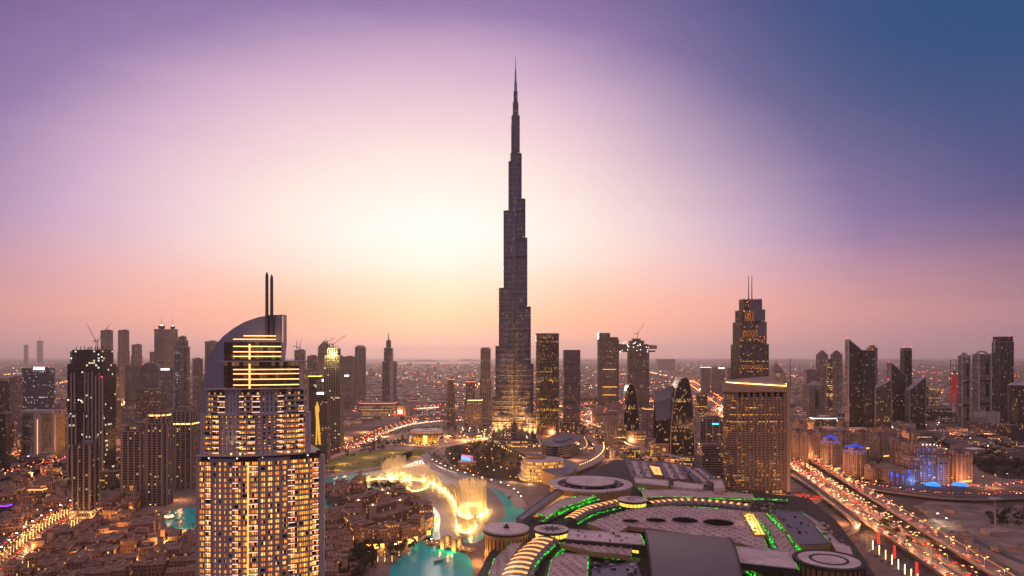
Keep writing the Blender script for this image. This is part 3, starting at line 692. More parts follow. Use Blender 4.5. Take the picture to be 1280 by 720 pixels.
def figure_screen(root, w, d, h):
    m = MB(); y = -d / 2 - 1.0; x0 = w * -.08; u = h / 100
    pts = [(-1.2, 96), (1.2, 96), (1.6, 91), (3.6, 86), (4, 78), (2.4, 74), (3.4, 60), (5, 40), (6.5, 12), (3, 10), (1.2, 30), (0, 44), (0, 28), (-.6, 10), (-3.4, 10), (-2.6, 40), (-2.6, 60), (-3.6, 74), (-4.4, 86), (-1.8, 91)]
    pts = [(x0 + x * u * .75, z * u * .72 + h * .2) for x, z in pts][::-1]
    m.face([(x, y, z) for x, z in pts][::-1]); m.face([(x, y + .6, z) for x, z in pts])
    for i in range(len(pts)):
        a, b = pts[i], pts[(i + 1) % len(pts)]; m.face([(a[0], y, a[1]), (b[0], y, b[1]), (b[0], y + .6, b[1]), (a[0], y + .6, a[1])])
    m.build('gold_screen', plain('gold_screen', (.6, .4, .1), .5, emit=lin(255, 190, 60), es=.8), root)
tower('brown block with tall golden figure of light on its face', 388, 413, 493, 580, mat='resid', dep=.7, band=3.6, bandm=BANDD, extra=figure_screen, sign=(.1, .4, 1.0, 4, whitel))
tower('dark slab with white lit sign beside the golden figure block', 396, 414, 476, 556, mat='resi', dep=.8, sign=(.2, .5, .99, 5, whitel), pier=7)
tower('low block with yellow lit crown below the construction tower', 386, 402, 470, 552, mat='frame', dep=.9, lights=((1, plain('site_yellow', (0, 0, 0))),))
tower('hazy slab right behind the yellow lit construction tower', 427, 444, 446, 510, mat='mauve', dep=.8, pier=7)
tower('short slab with white sign right of the construction tower', 428, 441, 470, 516, mat='mauve', dep=.8, sign=(0, .5, .99, 5, whitel))
tower('tower with rounded top standing left of the spired one', 443, 458, 434, 500, mat='mauve', shape='cham', k=.28, dep=1, pier=7, plant=False, crown=lambda r, w, d, h: MB().prism(cham(w, d, w * .28), h, h + w * .2, 0, top=cham(w * .6, d * .6, w * .18)).build('crown', mauve, r))
tower('tower in two tones with stepped shaft and single spire', 478, 496, 452, 503, mat='resid', dep=.9, plant=False, bandm=BAND, tiers=[(1, 1)], pier=8, mast=(),
      extra=lambda r, w, d, h: [MB().box(-w * .08, 0, h, w * .66, d * .7, Z(436, base(503)) - h + 4).build('upper_shaft', FM['resid'], r), MB().box(-w * .08, 0, h + 50, w * .34, d * .4, 42).build('lantern', BANDD, r),
                                MB().box(w * .26, -d * .5 - 2, 0, w * .30, 5, h + 4).build('pale_pylon', pale, r), MB().tube((-w * .08, 0, h + 90), (-w * .08, 0, h + 128), 4, .6, 6).build('spire', BANDD, r)])
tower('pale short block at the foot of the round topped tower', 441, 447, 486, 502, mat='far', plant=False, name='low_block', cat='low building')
tower('broad sand hotel with orange lit battlements in the middle distance', 451, 497, 504, 521, mat='resiw', dep=.6, name='low_hotel', cat='hotel', plant=False, pier=9, lights=((1, orange),))
tower('plainer sand wing right of the battlemented hotel', 497, 516, 508, 520, mat='resi', dep=.8, name='low_hotel', cat='hotel', plant=False, pier=9)
tower('small dark pavilion with red lit roof edge', 492, 505, 518, 525, mat='resid', dep=.6, name='pavilion', cat='pavilion', plant=False, lights=((1, redl),))
tower('slim brown tower with orange roof lamp, leftmost of a pair', 558, 569, 474, 532, mat='resid', dep=.9, pier=6, lights=((1, orange),), shape='notch', tiers=[(1, .72), (.75, 1)])
tower('slim brown tower with orange roof lamps, second of a pair', 581, 595, 477, 533, mat='resid', dep=.9, pier=6, lights=((1, orange),), tiers=[(1, .6), (.8, 1)])
tower('low tower with yellow lit top in front of the brown pair', 585, 603, 500, 536, mat='resi', dep=.9, pier=7, lights=((1, goldhot),))
tower('tall thin tower with arched top close left of the tallest tower', 600, 614, 436, 532, mat='resi', dep=.9, pier=6, pw=1.6, tiers=[(1, .60), (.86, 1)], plant=False, crown=lambda r, w, d, h: MB().box(0, 0, h, w * .7, d * .7, 4).build('crown', ROOF, r))
# ---- right of the tallest tower
latt = facade('lattice_skin', (.13, .09, .075), (.02, .015, .012), 3.6, 2.6, .6, .6, .17, 2.0, (255, 160, 50), (255, 205, 100), clump=.9)
tower('dark tower with golden lattice windows right of the tallest tower', 669, 699, 419, 545, dep=.9, mat=latt, shape='cham', k=.16, band=3.6, bandm=BANDD, pp=.4, plant=False, crown=lambda r, w, d, h: MB().prism(cham(w * 1.02, d * 1.02, w * .17), h, h + 5, 0).build('crown', ROOF, r))
tower('smooth pink grey slab tower with red roof lamp', 704, 725, 438, 540, dep=.8, mat='mauve', beacon=True, plant=False, bandm=BANDD, pier=30, extra=lambda r, w, d, h: MB().box(0, -d * .5 - 8, 0, w * 1.4, 16, 26).build('podium', FM['yell'], r))
def gate_towers():
    Y = base(512); s = Y / F; xc = 781; root = empty('twin_towers_with_sky_bridge', (X(xc, Y), Y + 28, 0), 'pair of dark towers joined by a cantilevered sky bridge near their tops', 'towers')
    def X_(px): return (px - xc) * s
    fm = facade('gate_frame', (.17, .135, .125), (.035, .028, .028), 3.8, 3.6, .6, .6, .12, 2.2, clump=.6)
    for a, b, yt in ((749, 774, 424), (787, 812, 440)):
        m = MB(); p = rect((X_(a) + X_(b)) / 2, 0, X_(b) - X_(a), 30); zt = Z(yt, Y); m.prism(p, 0, zt, 0, 1)
        z = 20
        while z < zt: m.prism(offs(p, .5), z, z + .9, 2, bottom=True); z += 12
        for P, e, no in fin_pts(p, 12): m.prism(ccw([tuple(P - e * 1.2), tuple(P + e * 1.2), tuple(P + e * 1.2 + no * .9), tuple(P - e * 1.2 + no * .9)]), 0, zt, 2)
        m.build('tower_shaft', [fm, ROOF, BANDD], root)
    m = MB(); zt = Z(418, Y); z0 = Z(424, Y); a, b = X_(749), X_(774)
    m.prism([(a, -22), (a + 14 * s, -22), (a + 14 * s, 22), (a, 22)], z0, zt + 6, 0, 1); m.prism([(a + 14 * s, -22), (b - 4, -22), (b - 4, 22), (a + 14 * s, 22)], z0, z0 + 8, 0, 1); m.build('crown', [fm, ROOF], root)
    zb0, zb1 = Z(440, Y), Z(430, Y)
    m = MB(); m.prism([(X_(772), -20), (X_(811), -20), (X_(811), 20), (X_(772), 20)], zb0, zb1, 0, 1, bottom=True); m.build('sky_bridge', [fm, ROOF], root)
    m = MB(); m.prism([(X_(811), -17), (X_(822), -17), (X_(822), 17), (X_(811), 17)], zb0 + 12, zb1 - 3, 0, 1, bottom=True)
    m.prism([(X_(811), -17), (X_(820), -17), (X_(820), 17), (X_(811), 17)], zb0, zb0 + 6, 0, 1, bottom=True); m.build('cantilever', [fm, ROOF], root)
    m = MB(); m.box(X_(797), 0, zb1, 18 * s, 30, 13); m.box(X_(797), 0, zb1 + 13, 10 * s, 20, 8); m.build('roof_works', BANDD, root)
    for i in range(24): MB().ball((0, 0, 0), 1.6).build('work_lamp', whitel, root, (X_(rnd.uniform(775, 812)), -22.5, rnd.uniform(zb0, zb1 + 8)))
    for z in (Z(462, Y), Z(484, Y), Z(494, Y)): MB().box(X_(762), -23.2, z, 17 * s, .5, 1.5).build('light_band', gold, root)
gate_towers()
crane_at(797, 424, base(512) + 25, 'luffing crane on the sky bridge between the gate towers', (26, 42), 20)
def bullet(label, x0, x1, yt, yb, lean, col):
    "curved glass building: a pointed arch extruded away from the street"
    Y = base(yb); s = Y / F; w = (x1 - x0) * s; h = Z(yt, Y); root = empty('curved_glass_building', (X((x0 + x1) / 2, Y), Y, 0), label, 'glass building')
    n = 12; dep = w * .9; L = []; Rr = []
    for i in range(n + 1):
        z = h * math.sin(math.pi / 2 * i / n) if i < n else h; q = math.cos(math.pi / 2 * i / n) ** .75
        L.append((-w / 2 * q * (1 if lean <= 0 else 1) + (1 - q) * w * lean, z)); Rr.append((w / 2 * q + (1 - q) * w * lean, z))
    m = MB()
    prof = Rr + list(reversed(L))[1:]
    m.face([(x, 0, z) for x, z in prof], 0, [(x, z) for x, z in prof]); m.face([(x, dep, z) for x, z in reversed(prof)], 0)
    for i in range(len(prof) - 1):
        (a, za), (b, zb) = prof[i], prof[i + 1]; m.face([(a, 0, za), (a, dep, za), (b, dep, zb), (b, 0, zb)], 0, [(0, za), (dep, za), (dep, zb), (0, zb)])
    m.build('glass_shell', col, root)
    rb = MB()
    for i in range(len(prof) - 1):
        (a, za), (b, zb) = prof[i], prof[i + 1]; rb.tube((a, -.5, za), (b, -.5, zb), 1.1, 1.1, 4)
    rb.build('edge_frame', mauve, root)
    return root, w, h
gb = facade('bullet_glass', (.03, .028, .03), (.03, .025, .03), 3.7, 2.4, .9, .82, .11, 1.5, (255, 150, 50), (255, 220, 150), metal=.3, clump=.7, gr=.1)
bullet('small pointed dark glass building in front of the gate towers', 779, 799, 480, 548, 0, gb)
r, w, h = bullet('big curved glass building with pale fluted back and pointed edge', 838, 868, 472, 570, .12, gb)
def fluted(r, w, h):
    m = MB(); n = 14; x0 = -w * 1.02
    for i in range(n):
        a, b = x0 + (w * .62 + w * .44) * i / n, x0 + (w * .62 + w * .44) * (i + 1) / n
        ha, hb = h * (.80 + .13 * (i / n) ** 1.2), h * (.80 + .13 * ((i + 1) / n) ** 1.2)
        m.face([(a, 16 - i * 1.2, 0), (b, 16 - (i + 1) * 1.2, 0), (b, 16 - (i + 1) * 1.2, hb * .55), (a, 16 - i * 1.2, ha * .55)], 1, [(a, 0), (b, 0), (b, hb * .55), (a, ha * .55)])
        m.face([(a, 16 - i * 1.2, ha * .55), (b, 16 - (i + 1) * 1.2, hb * .55), (b, 21, hb * .85), (a, 22, ha * .85)], 0); m.face([(a, 22, ha * .85), (b, 21, hb * .85), (b, 36, hb), (a, 38, ha)], 0)
        m.face([(a, 38, ha), (b, 36, hb), (b, 46, 0), (a, 46, 0)], 1)
        m.tube((a, 16 - i * 1.2 - .3, ha * .55), (a, 22, ha * .85), .6, .6, 4, 2); m.tube((a, 22, ha * .85), (a, 38, ha), .6, .6, 4, 2)
    m.build('fluted_wing', [plain('fluted_shell', (.16, .15, .18), .3, .6), gb, mauve], r)
fluted(r, w, h)
MB().ball((0, 0, 0), 2.2).build('screen_light', cyanl, r, (-w * .35, 6, h * .42))
tower('hazy pair block left of the stepped far tower, with white roof lamps', 875, 888, 459, 493, mat='mauve', dep=.6, group=None, plant=False, lights=((1, whitel),))
tower('hazy middle block of the three behind the front hotel', 889, 906, 459, 494, mat='mauve', dep=.6, plant=False, sign=(.2, .5, .95, 5, whitel))
tower('hazy right block of the three, touching the stepped lit tower', 907, 922, 460, 492, mat='mauve', dep=.6, plant=False)
tower('far pale flat palace block low on the horizon', 819, 844, 449, 462, mat='far', dep=.5, plant=False, name='low_block', cat='low building')
def stepped_tower():
    Y = base(545); s = Y / F; xc = 940; root = empty('stepped_twin_mast_tower', (X(xc, Y), Y + 22, 0), 'dark stepped tower with orange lit lattice and two thin masts', 'hotel tower')
    dgm = facade('stepped_glass', (.15, .12, .11), (.02, .018, .022), 3.7, 3.3, .72, .68, .15, 2.4, c1=(255, 140, 40), c2=(255, 190, 90), metal=.3)
    shaf = plain('stepped_panel', (.16, .15, .20), .35, .4); lat = plain('lattice_light', (.7, .4, .1), .5, emit=lin(255, 140, 40), es=.8)
    tiers = [(922.5, 959, 545, 431), (924.5, 957, 431, 403), (927, 955, 403, 388), (931, 952, 388, 374)]
    for a, b, yb, yt in tiers:
        A, B = (a - xc) * s, (b - xc) * s; z0, z1 = max(0, Z(yb, Y)), Z(yt, Y); m = MB(); D = (B - A) * .8; p = rect((A + B) / 2, 0, B - A, D); m.prism(p, z0, z1, 0, 1)
        for P, e, no in fin_pts(p, 7.4): m.prism(ccw([tuple(P - e * .9), tuple(P + e * .9), tuple(P + e * .9 + no * 1.1), tuple(P - e * .9 + no * 1.1)]), z0, z1 + 2, 2)
        z = z0 + 3.7
        if yb == 545:
            while z < z1: m.prism(offs(p, .6), z, z + .5, 2, bottom=True); z += 7.4
        m.build('wall', [dgm, ROOF, BANDD], root)
    for a, b, yt, yb, yy in ((941, 955.3, 387, 401, -1.6), (936, 951.5, 375, 390, -1.8), (947, 957.2, 403, 421, -1.4)):
        A, B = (a - xc) * s, (b - xc) * s; m = MB().box((A + B) / 2, -(957 - 924) * s * .4 + yy + 2, Z(yb, Y), B - A, 5, Z(yt, Y) - Z(yb, Y)); m.build('face_panel', shaf, root)
    for (a, b, yt, yb, n) in ((926, 946, 413, 421, 6), (929, 941, 389, 402, 4), (924, 952, 456, 461, 8)):
        yf = -(959 - 922) * s * .4 - 1.9
        for i in range(n):
            x0, x1 = (a + (b - a) * i / n - xc) * s, (a + (b - a) * (i + 1) / n - xc) * s; z0, z1 = Z(yb, Y), Z(yt, Y); m = MB()
            m.tube((x0, yf, z0), (x1, yf, z1), .22, .22, 4); m.tube((x0, yf, z1), (x1, yf, z0), .22, .22, 4); m.build('lattice_brace', lat, root)
    for x, yt in ((939.7, 344), (943.8, 343)): m = MB(); m.tube(((x - xc) * s, 0, Z(374, Y)), ((x - xc) * s, 0, Z(yt, Y)), 1.3, .7, 6); m.build('mast', darkmetal, root)
    for px, py in ((933, 378), (946, 386), (929, 389), (936, 389), (949, 421), (954, 421)): MB().ball((0, 0, 0), 1.5).build('terrace_lamp', orange, root, ((px - xc) * s, -(957 - 924) * s * .42, Z(py, Y)))
stepped_tower()
tower('small stepped pyramid topped tower behind the front hotel roof', 961, 979, 463, 505, mat='resi', dep=1, plant=False, crown=lambda r, w, d, h: [MB().prism(rect(0, 0, w, d), h, h + w * .7, 0, top=rect(0, 0, w * .15, d * .15)).build('pyramid_roof', ROOF, r), MB().tube((0, 0, h + w * .7), (0, 0, h + w * 1.1), 2, .5, 6).build('finial', ROOF, r)])
# ---- right skyline
def gable_tower():
    r, w, d, h, Yc = tower('grey notched tower with arched recess and gable roof', 1003, 1031, 482, 520, mat='mauve', dep=.9, plant=False, pier=7)
    m = MB(); m.prism(rect(0, 0, w * .9, d * .9), h, h + w * .28, 0, top=rect(0, 0, w * .1, d * .7)); m.build('gable_roof', pale, r)
    MB().box(0, -d / 2 - .5, h * .25, w * .22, 1.2, h * .6).build('arched_recess', black, r)
    m = MB(); m.box(w * .0, d * .3, 0, w * .85, d * .5, Z(462, Yc)); m.build('rear_shaft', FM['mauve'], r)
gable_tower()
def twin_crown(root, w, d, h):
    for f, z0, z1 in ((.9, 0, .12), (.7, .12, .28), (.4, .28, .42)): MB().prism(ell(0, 0, w * f / 2, n=12), h + w * z0, h + w * z1).build('crown', ROOF, root)
tower('left tower of the twin pink granite pair with round crowns', 1019, 1036, 443, 513, mat='resi', dep=1, shape='cham', pier=7, plant=False, crown=twin_crown)
tower('right tower of the twin pink granite pair with round crowns', 1037, 1054, 443, 513, mat='resi', dep=1, shape='cham', pier=7, plant=False, crown=twin_crown)
tower('gold lit slab wedged between the twin granite towers', 1033, 1041, 449, 516, mat='yell', dep=.5, plant=False)
def wedge(label, x0, x1, yl, yr, yb, mat, dep=.6, band=0):
    Y = base(yb); s = Y / F; w = (x1 - x0) * s / (1 + dep * (x1 - 640) / F * .8); xl = X(x0, Y); # far faces lean towards the middle
    d = w * dep; root = empty('slanted_tower', (X((x0 + x1) / 2, Y + d / 2), Y + d / 2, 0), label, 'tower'); hl, hr = Z(yl, Y), Z(yr, Y); a = w / 2 + w * .1; m = MB(); b = d / 2
    m.face([(-a, -b, 0), (a, -b, 0), (a, -b, hr), (-a, -b, hl)], 0, [(-a, 0), (a, 0), (a, hr), (-a, hl)]); m.face([(a, b, 0), (-a, b, 0), (-a, b, hl), (a, b, hr)], 0, [(-a, 0), (a, 0), (a, hr), (-a, hl)])
    m.face([(a, -b, 0), (a, b, 0), (a, b, hr), (a, -b, hr)], 0, [(0, 0), (d, 0), (d, hr), (0, hr)]); m.face([(-a, b, 0), (-a, -b, 0), (-a, -b, hl), (-a, b, hl)], 2, [(0, 0), (d, 0), (d, hl), (0, hl)])
    m.face([(-a, -b, hl), (a, -b, hr), (a, b, hr), (-a, b, hl)], 1)
    m.build('wall', [FM[mat], mauve, FM['mauve']], root)
    e = MB(); e.tube((-a, -b - .4, hl), (a, -b - .4, hr), 1, 1, 4); e.tube((-a, -b - .4, 0), (-a, -b - .4, hl), 1.2, 1.2, 4); e.tube((a, -b - .4, 0), (a, -b - .4, hr), 1, 1, 4); e.build('edge_frame', mauve, root)
    MB().ball((0, 0, 0), 2).build('beacon', redl, root, (-a if hl > hr else a, 0, max(hl, hr) + 2))
wedge('tallest slanted glass tower, its roof falling to the right', 1058, 1078, 424, 440, 538, 'glass')
tower('black glass tower with red beacon next to the tallest slanted one', 1077, 1094, 438, 540, mat='glass', dep=.9, plant=False, beacon=True)
tower('grey tower with set back top behind the black glass one', 1083, 1097, 432, 520, mat='mauve', dep=.8, tiers=[(1, .97), (.5, 1)], plant=False)
wedge('low slanted dark block with amber windows, roof rising right', 1089, 1112, 486, 475, 540, 'resid', dep=.8)
wedge('middle slanted glass tower, roof falling right, amber lamp on top', 1110, 1131, 453, 470, 534, 'glass')
tower('black square tower with notched top and red corner lamps', 1125, 1140, 438, 525, mat='glass', dep=.9, plant=False, crown=lambda r, w, d, h: [MB().box(sx * w * .32, 0, h, w * .34, d * .9, 8).build('corner_block', BANDD, r) for sx in (-1, 1)] + [MB().ball((0, 0, 0), 2).build('beacon', redl, r, (sx * w * .45, -d * .4, h + 10)) for sx in (-1, 1)])
wedge('right slanted glass tower whose roof rises to the right', 1133, 1155, 488, 471, 536, 'glass')
tower('short round cornered brown tower with amber glow', 1161, 1175, 485, 512, mat='resiw', dep=1, shape='cham', plant=False)
tower('amber lit slab beside the round cornered brown tower', 1153, 1161, 484, 511, mat='yell', dep=1, plant=False)
tower('long low office range between slanted towers and red figure', 1140, 1190, 511, 527, mat='resid', dep=.4, plant=False, name='low_block', cat='low building')
# grey bank towers with a dark cross shaped void
def cross_tower(label, x0, x1, yt, yb, top):
    r, w, d, h, Yc = tower(label, x0, x1, yt, yb, mat='mauve', dep=.7, plant=False)
    for z in (.30, .62): MB().box(0, -d / 2 - .4, h * z, w * .8, 1.2, 5).build('dark_slot', black, r)
    for z in (.1, .42, .72): MB().box(w * .18, -d / 2 - .5, h * z, w * .2, 1.4, h * .17).build('dark_slot', black, r)
    for sx in (-1, 1): MB().box(sx * w * .46, -d / 2 - .8, 0, w * .1, 2, h + 3).build('corner_pier', pale, r)
    if top == 'dome': m = MB(); m.dome(0, 0, h, w * .36, w * .42, 14, 5); m.tube((0, 0, h + w * .38), (0, 0, h + w * .6), 1, .4, 5); m.build('domed_roof', mauve, r)
    else:
        m = MB(); n = 8; W = w * .42
        for i in range(n):
            a, b = math.pi * i / n, math.pi * (i + 1) / n
            m.tube((W * math.cos(a), 0, h + W * .55 * math.sin(a)), (W * math.cos(b), 0, h + W * .55 * math.sin(b)), 3, 3, 4)
        m.build('arched_roof_frame', pale, r)
cross_tower('grey granite tower with domed roof and dark slots', 1197, 1213, 445, 535, 'dome')
cross_tower('grey granite tower with arched roof frame and dark slots', 1215, 1239, 443, 533, 'arch')
tower('tall dark glass tower with rooftop frame and red lamps at right', 1240, 1267, 421, 530, mat='glass', dep=.8, beacon=True, plant=False, pier=9, pierm=BANDD, tiers=[(1, .94), (.9, 1)],
      crown=lambda r, w, d, h: [MB().box(-w * .62, 0, h * .82, w * .06, 4, h * .15).build('roof_frame', pale, r), MB().box(-w * .5, 0, h * .955, w * .26, 4, 4).build('roof_frame', pale, r)])
tower('round dark glass tower with white roof disc at the right edge', 1259, 1300, 482, 552, mat='glass', dep=1, shape='round', plant=False, crown=lambda r, w, d, h: [MB().prism(ell(0, 0, w * .5, n=20), h, h + 5, 0, top=ell(0, 0, w * .4, n=20)).build('roof_disc', pale, r), MB().ball((0, 0, 0), 3).build('screen_light', cyanl, r, (-w * .3, -w * .46, h * .5))])
tower('bright white low office block beneath the granite towers', 1206, 1250, 515, 535, mat=facade('white_block', (.62, .55, .56), (.2, .17, .18), 3.6, 4, .5, .4, .08, 2), dep=.5, plant=False, name='low_block', cat='low building', pier=9, pierm=pale)
tower('black wide low building in the dark lower right quarter', 1243, 1300, 532, 553, mat='resid', dep=.7, plant=False, name='low_block', cat='low building')
def red_figure():
    Y = base(530); s = Y / F; root = empty('red_figure_sign', (X(1193, Y), Y, 0), 'tall red figure shaped sign standing on a pylon frame', 'sign')
    def P(px, py): return ((px - 1193) * s, Z(py, Y))
    rm = plain('red_panel', (.45, .03, .04), .5, emit=lin(200, 30, 45), es=.35)
    o = [P(1191, 468), (P(1190, 472)), P(1189, 478), P(1190, 484), P(1188, 490), P(1187, 503), P(1189, 503), P(1191, 492), P(1192, 488), P(1194, 493), P(1195, 503), P(1197.5, 503), P(1196.5, 490), P(1195, 482), P(1196.5, 473), P(1195, 470)]
    o = ccw(o); m = MB(); m.face([(x, -1.5, z) for x, z in o]); m.face([(x, 1.5, z) for x, z in reversed(o)])
    for i in range(len(o)):
        a, b = o[i], o[(i + 1) % len(o)]; m.face([(a[0], -1.5, a[1]), (a[0], 1.5, a[1]), (b[0], 1.5, b[1]), (b[0], -1.5, b[1])])
    m.build('figure', rm, root)
    a = P(1192.5, 465); MB().ball((a[0], 0, a[1]), 4.5, rz=6).build('head', plain('figure_head', (.10, .05, .05), .6), root)
    m = MB()
    for px in (1189, 1196): q = P(px, 457); m.tube((q[0], 3, 0), (q[0], 3, q[1]), .9, .9, 4)
    for py in (450, 457): q = P(1189, py); q2 = P(1196, py); m.tube((q[0], 3, q[1]), (q2[0], 3, q2[1]), 1, 1, 4)
    for px in (1189, 1196): q = P(px, 457); q2 = P(px, 450); m.tube((q[0], 3, q[1]), (q[0], 3, q2[1]), .9, .9, 4)
    m.build('pylon_frame', darkmetal, root)
red_figure()
# the slab hotel in front at right
def front_hotel():
    Y = base(622); s = Y / F; xc = 949; root = empty('slab_hotel', (X(xc, Y), Y, 0), 'broad bronze slab hotel with curved corner and glowing gold roof edge, by highway', 'hotel')
    ra = math.atan((xc - 640) / F) * .55
    fmt = facade('slab_hotel_rooms', (.26, .17, .12), (.035, .02, .012), fh=3.3, bay=1.65, ww=.62, wh=.6, lit=.11, es=3.0, c1=(255, 140, 34), c2=(255, 196, 84), clump=.3)
    tan = plain('slab_hotel_stone', (.42, .28, .20), .7, noise=.08); w = 78 * s; zt = Z(490, Y)
    def P(x, y): return (x, y)
    n = 8; xa, xb = -w / 2, w / 2; cr = 13
    fr = [(xa + cr - cr * math.sin(math.pi / 2 * i / n) if False else xa + cr * (1 - math.cos(math.pi / 2 * i / n)), cr * 1.7 * (1 - math.sin(math.pi / 2 * i / n))) for i in range(n + 1)] + [(xb, 6)]
    poly = ccw(fr + [(xb + 4, 40), (xa + 16, 50)])
    m = MB(); m.prism(poly, 10, zt, 0, 1)
    # projecting room grid: slabs and piers
    def strip(pts, off, z0, z1, mi):
        q = [(x, y - off) for x, y in pts]; m.prism(q + [(x, y + .5) for x, y in reversed(pts)], z0, z1, mi, bottom=True)
    k = 0; z = 12.0
    while z < zt - 3: strip(fr, .55, z, z + .75, 2); z += 3.3
    L = [Vector(p) for p in fr]
    tot = sum((L[i + 1] - L[i]).length for i in range(len(L) - 1)); a0 = (L[n + 0] - Vector((xb, 6))).length
    for i in range(14):
        t_ = i / 13; p = L[n].lerp(L[n + 1], t_); m.prism([(p.x - .55, p.y - .95), (p.x + .55, p.y - .95), (p.x + .55, p.y + .5), (p.x - .55, p.y + .5)], 10, zt - 2, 2)
    m.box(xb - 1.2, 8, 0, 4.8, 8, zt + 13, m=2)
    m.build('rooms', [fmt, ROOF, tan], root)
    m = MB(); m.prism(offs(poly, .6), 0, 10.2, 0, 1); m.build('base_floors', [facade('slab_base', (.3, .2, .14), (.03, .02, .015), 5, 5, .7, .6, .5, 1.6), ROOF], root)
    # dark sky lounge windows, stone parapet, sloping roof and its gold edge light
    m = MB(); zl = zt; strip_ = offs(poly, -1.2); m.prism(strip_, zl, zl + 2, 0); m.build('lounge_floor', darkmetal, root)
    for i in range(8):
        x = xa + 9 + i * 7.6 if False else xa + cr + i * (w - cr - 6) / 8 + 3.2; t_ = (x - L[n].x) / (xb - L[n].x); y = L[n].y + t_ * (6 - L[n].y)
        MB().box(x, y - 1.0, zt - 7, 4.2, .6, 6.6).build('lounge_window', black, root)
    m = MB(); o = offs(poly, .9); zr = [zt + 14.5, zt + 14.5]
    pz = lambda x: zt + 13.5 - (x - xa) / w * 5.5
    nn = len(o)
    for i in range(nn):
        a, b = o[i], o[(i + 1) % nn]; l = math.hypot(b[0] - a[0], b[1] - a[1]); m.face([(*a, zt), (*b, zt), (*b, pz(b[0])), (*a, pz(a[0]))], 0)
    m.face([(*p, pz(p[0])) for p in o], 1); m.build('parapet', [tan, ROOF], root)
    q = [(x, y - 1.1) for x, y in fr[2:]]
    for i in range(len(q) - 1):
        a, b = q[i], q[i + 1]; MB().tube((a[0], a[1], pz(a[0]) + .1), (b[0], b[1], pz(b[0]) + .1), .65, .65, 4).build('edge_light', goldhot, root)
    # sloping upper roof
    m = MB(); a, b = (xa + 6, 16), (xb + 3, 12)
    m.face([(a[0], a[1] - 10, pz(a[0])), (b[0], b[1] - 5, pz(b[0])), (b[0] + 2, 40, pz(xb) + 15), (a[0] + 8, 48, pz(a[0]) + 2)], 0)
    m.prism([(xb - 10, 20), (xb + 3, 20), (xb + 3, 34), (xb - 10, 34)], pz(xb), pz(xb) + 18, 0, top=[(xb - 6, 20), (xb + 3, 20), (xb + 3, 34), (xb - 6, 34)]); m.build('upper_roof', plain('lounge_roof', (.30, .22, .18), .6), root)
    MB().tube((xb + 4, 10, zt + 8), (xb + 4, 10, Z(448, Y)), .5, .3, 6).build('mast', darkmetal, root)
    for i in range(5): t_ = i / 4; x = xa + 14 + (w - 20) * t_; lamp('roof_wash', (x, 6, pz(x) + 3), 1600, (1, .62, .2), .5, root)
    return root
front_hotel()
# ================================================================ LAKE, PARKS AND PAVING (sheets 4 mm apart)
def sheet(name, px, z, mat, label, it=2, kind='structure', plane=0.0):
    p = [G(x, y, plane) for x, y in px]
    if it: p = smoothp(p, it)
    m = MB(); m.face([(x, y, z) for x, y in ccw(p)]); o = m.build(name, mat); return tag(o, label, kind=kind)
pave = plain('warm_paving', (.24, .165, .13), .8, noise=.25, scale=.03)
pink = plain('pink_paving', (.36, .26, .23), .7, noise=.15, scale=.05)
asph = plain('asphalt', (.055, .048, .048), .7, noise=.3, scale=.02)
lawn = plain('lawn', (.17, .17, .02), .95, noise=.3, scale=.04)
shrub = plain('shrub_ground', (.035, .03, .018), .95, noise=.4, scale=.06)
def water_mat(name, c, rough=.3, bump=.05, spec=.22):
    m = bpy.data.materials.new(name); m.use_nodes = True; t = NT(m.node_tree)
    co = t.n('ShaderNodeTexCoord').outputs['Object']
    nz = t.n('ShaderNodeTexNoise', {'Vector': co, 'Scale': .25, 'Detail': 4.0}).outputs[0]
    bp = t.n('ShaderNodeBump', {'Height': nz, 'Strength': .25, 'Distance': bump * 10})
    n2 = t.n('ShaderNodeTexNoise', {'Vector': co, 'Scale': .02, 'Detail': 4.0}).outputs[0]
    col = t.mix(t.sm(n2, .3, .7), (*[x * .8 for x in c], 1), (*[min(1, x * 1.15) for x in c], 1))
    b = t.n('ShaderNodeBsdfPrincipled', {'Base Color': col, 'Roughness': rough, 'Normal': bp.outputs[0], 'IOR': 1.33, 'Specular IOR Level': spec})
    t.n('ShaderNodeOutputMaterial', {0: b.outputs[0]}); return m
turq = water_mat('turquoise_water', (.0, .46, .44), spec=.12)
refl_water = water_mat('churned_reflection_water', (.20, .165, .155), .5, spec=.08)  # grey tan reflection of sky and fountain put into the water colour
# downtown paving under everything near
sheet('plaza_ground', [(395, 575), (470, 545), (560, 532), (700, 530), (800, 540), (900, 570), (905, 640), (700, 700), (560, 760), (390, 760)], .004, pave, 'warm paved district ground around the lake')
sheet('park_ground', [(405, 578), (440, 566), (500, 560), (520, 566), (500, 580), (450, 586), (405, 592)], .012, lawn, 'dark olive lawn beside the lake', 1)
sheet('park_ground', [(498, 569), (524, 560), (533, 566), (520, 577), (500, 579)], .012, lawn, 'small dark lawn near the water channel', 1)
sheet('park_ground', [(558, 556), (600, 552), (640, 560), (700, 590), (665, 604), (620, 600), (580, 590), (556, 575)], .012, shrub, 'dark planted terraces below the tallest tower', 1)
LAKE = [(402, 598), (425, 595), (470, 589), (500, 583), (518, 578), (530, 566), (545, 565), (536, 575), (548, 583), (575, 592), (600, 600), (628, 612), (640, 616), (650, 628), (652, 634), (660, 642),
        (645, 652), (610, 668), (596, 680), (575, 678), (545, 672), (520, 690), (508, 690), (545, 650), (540, 636), (510, 622), (470, 612), (440, 604), (425, 610), (425, 640), (412, 650), (402, 640)]
sheet('lake', LAKE, .010, turq, 'turquoise lake with fountain', 2)
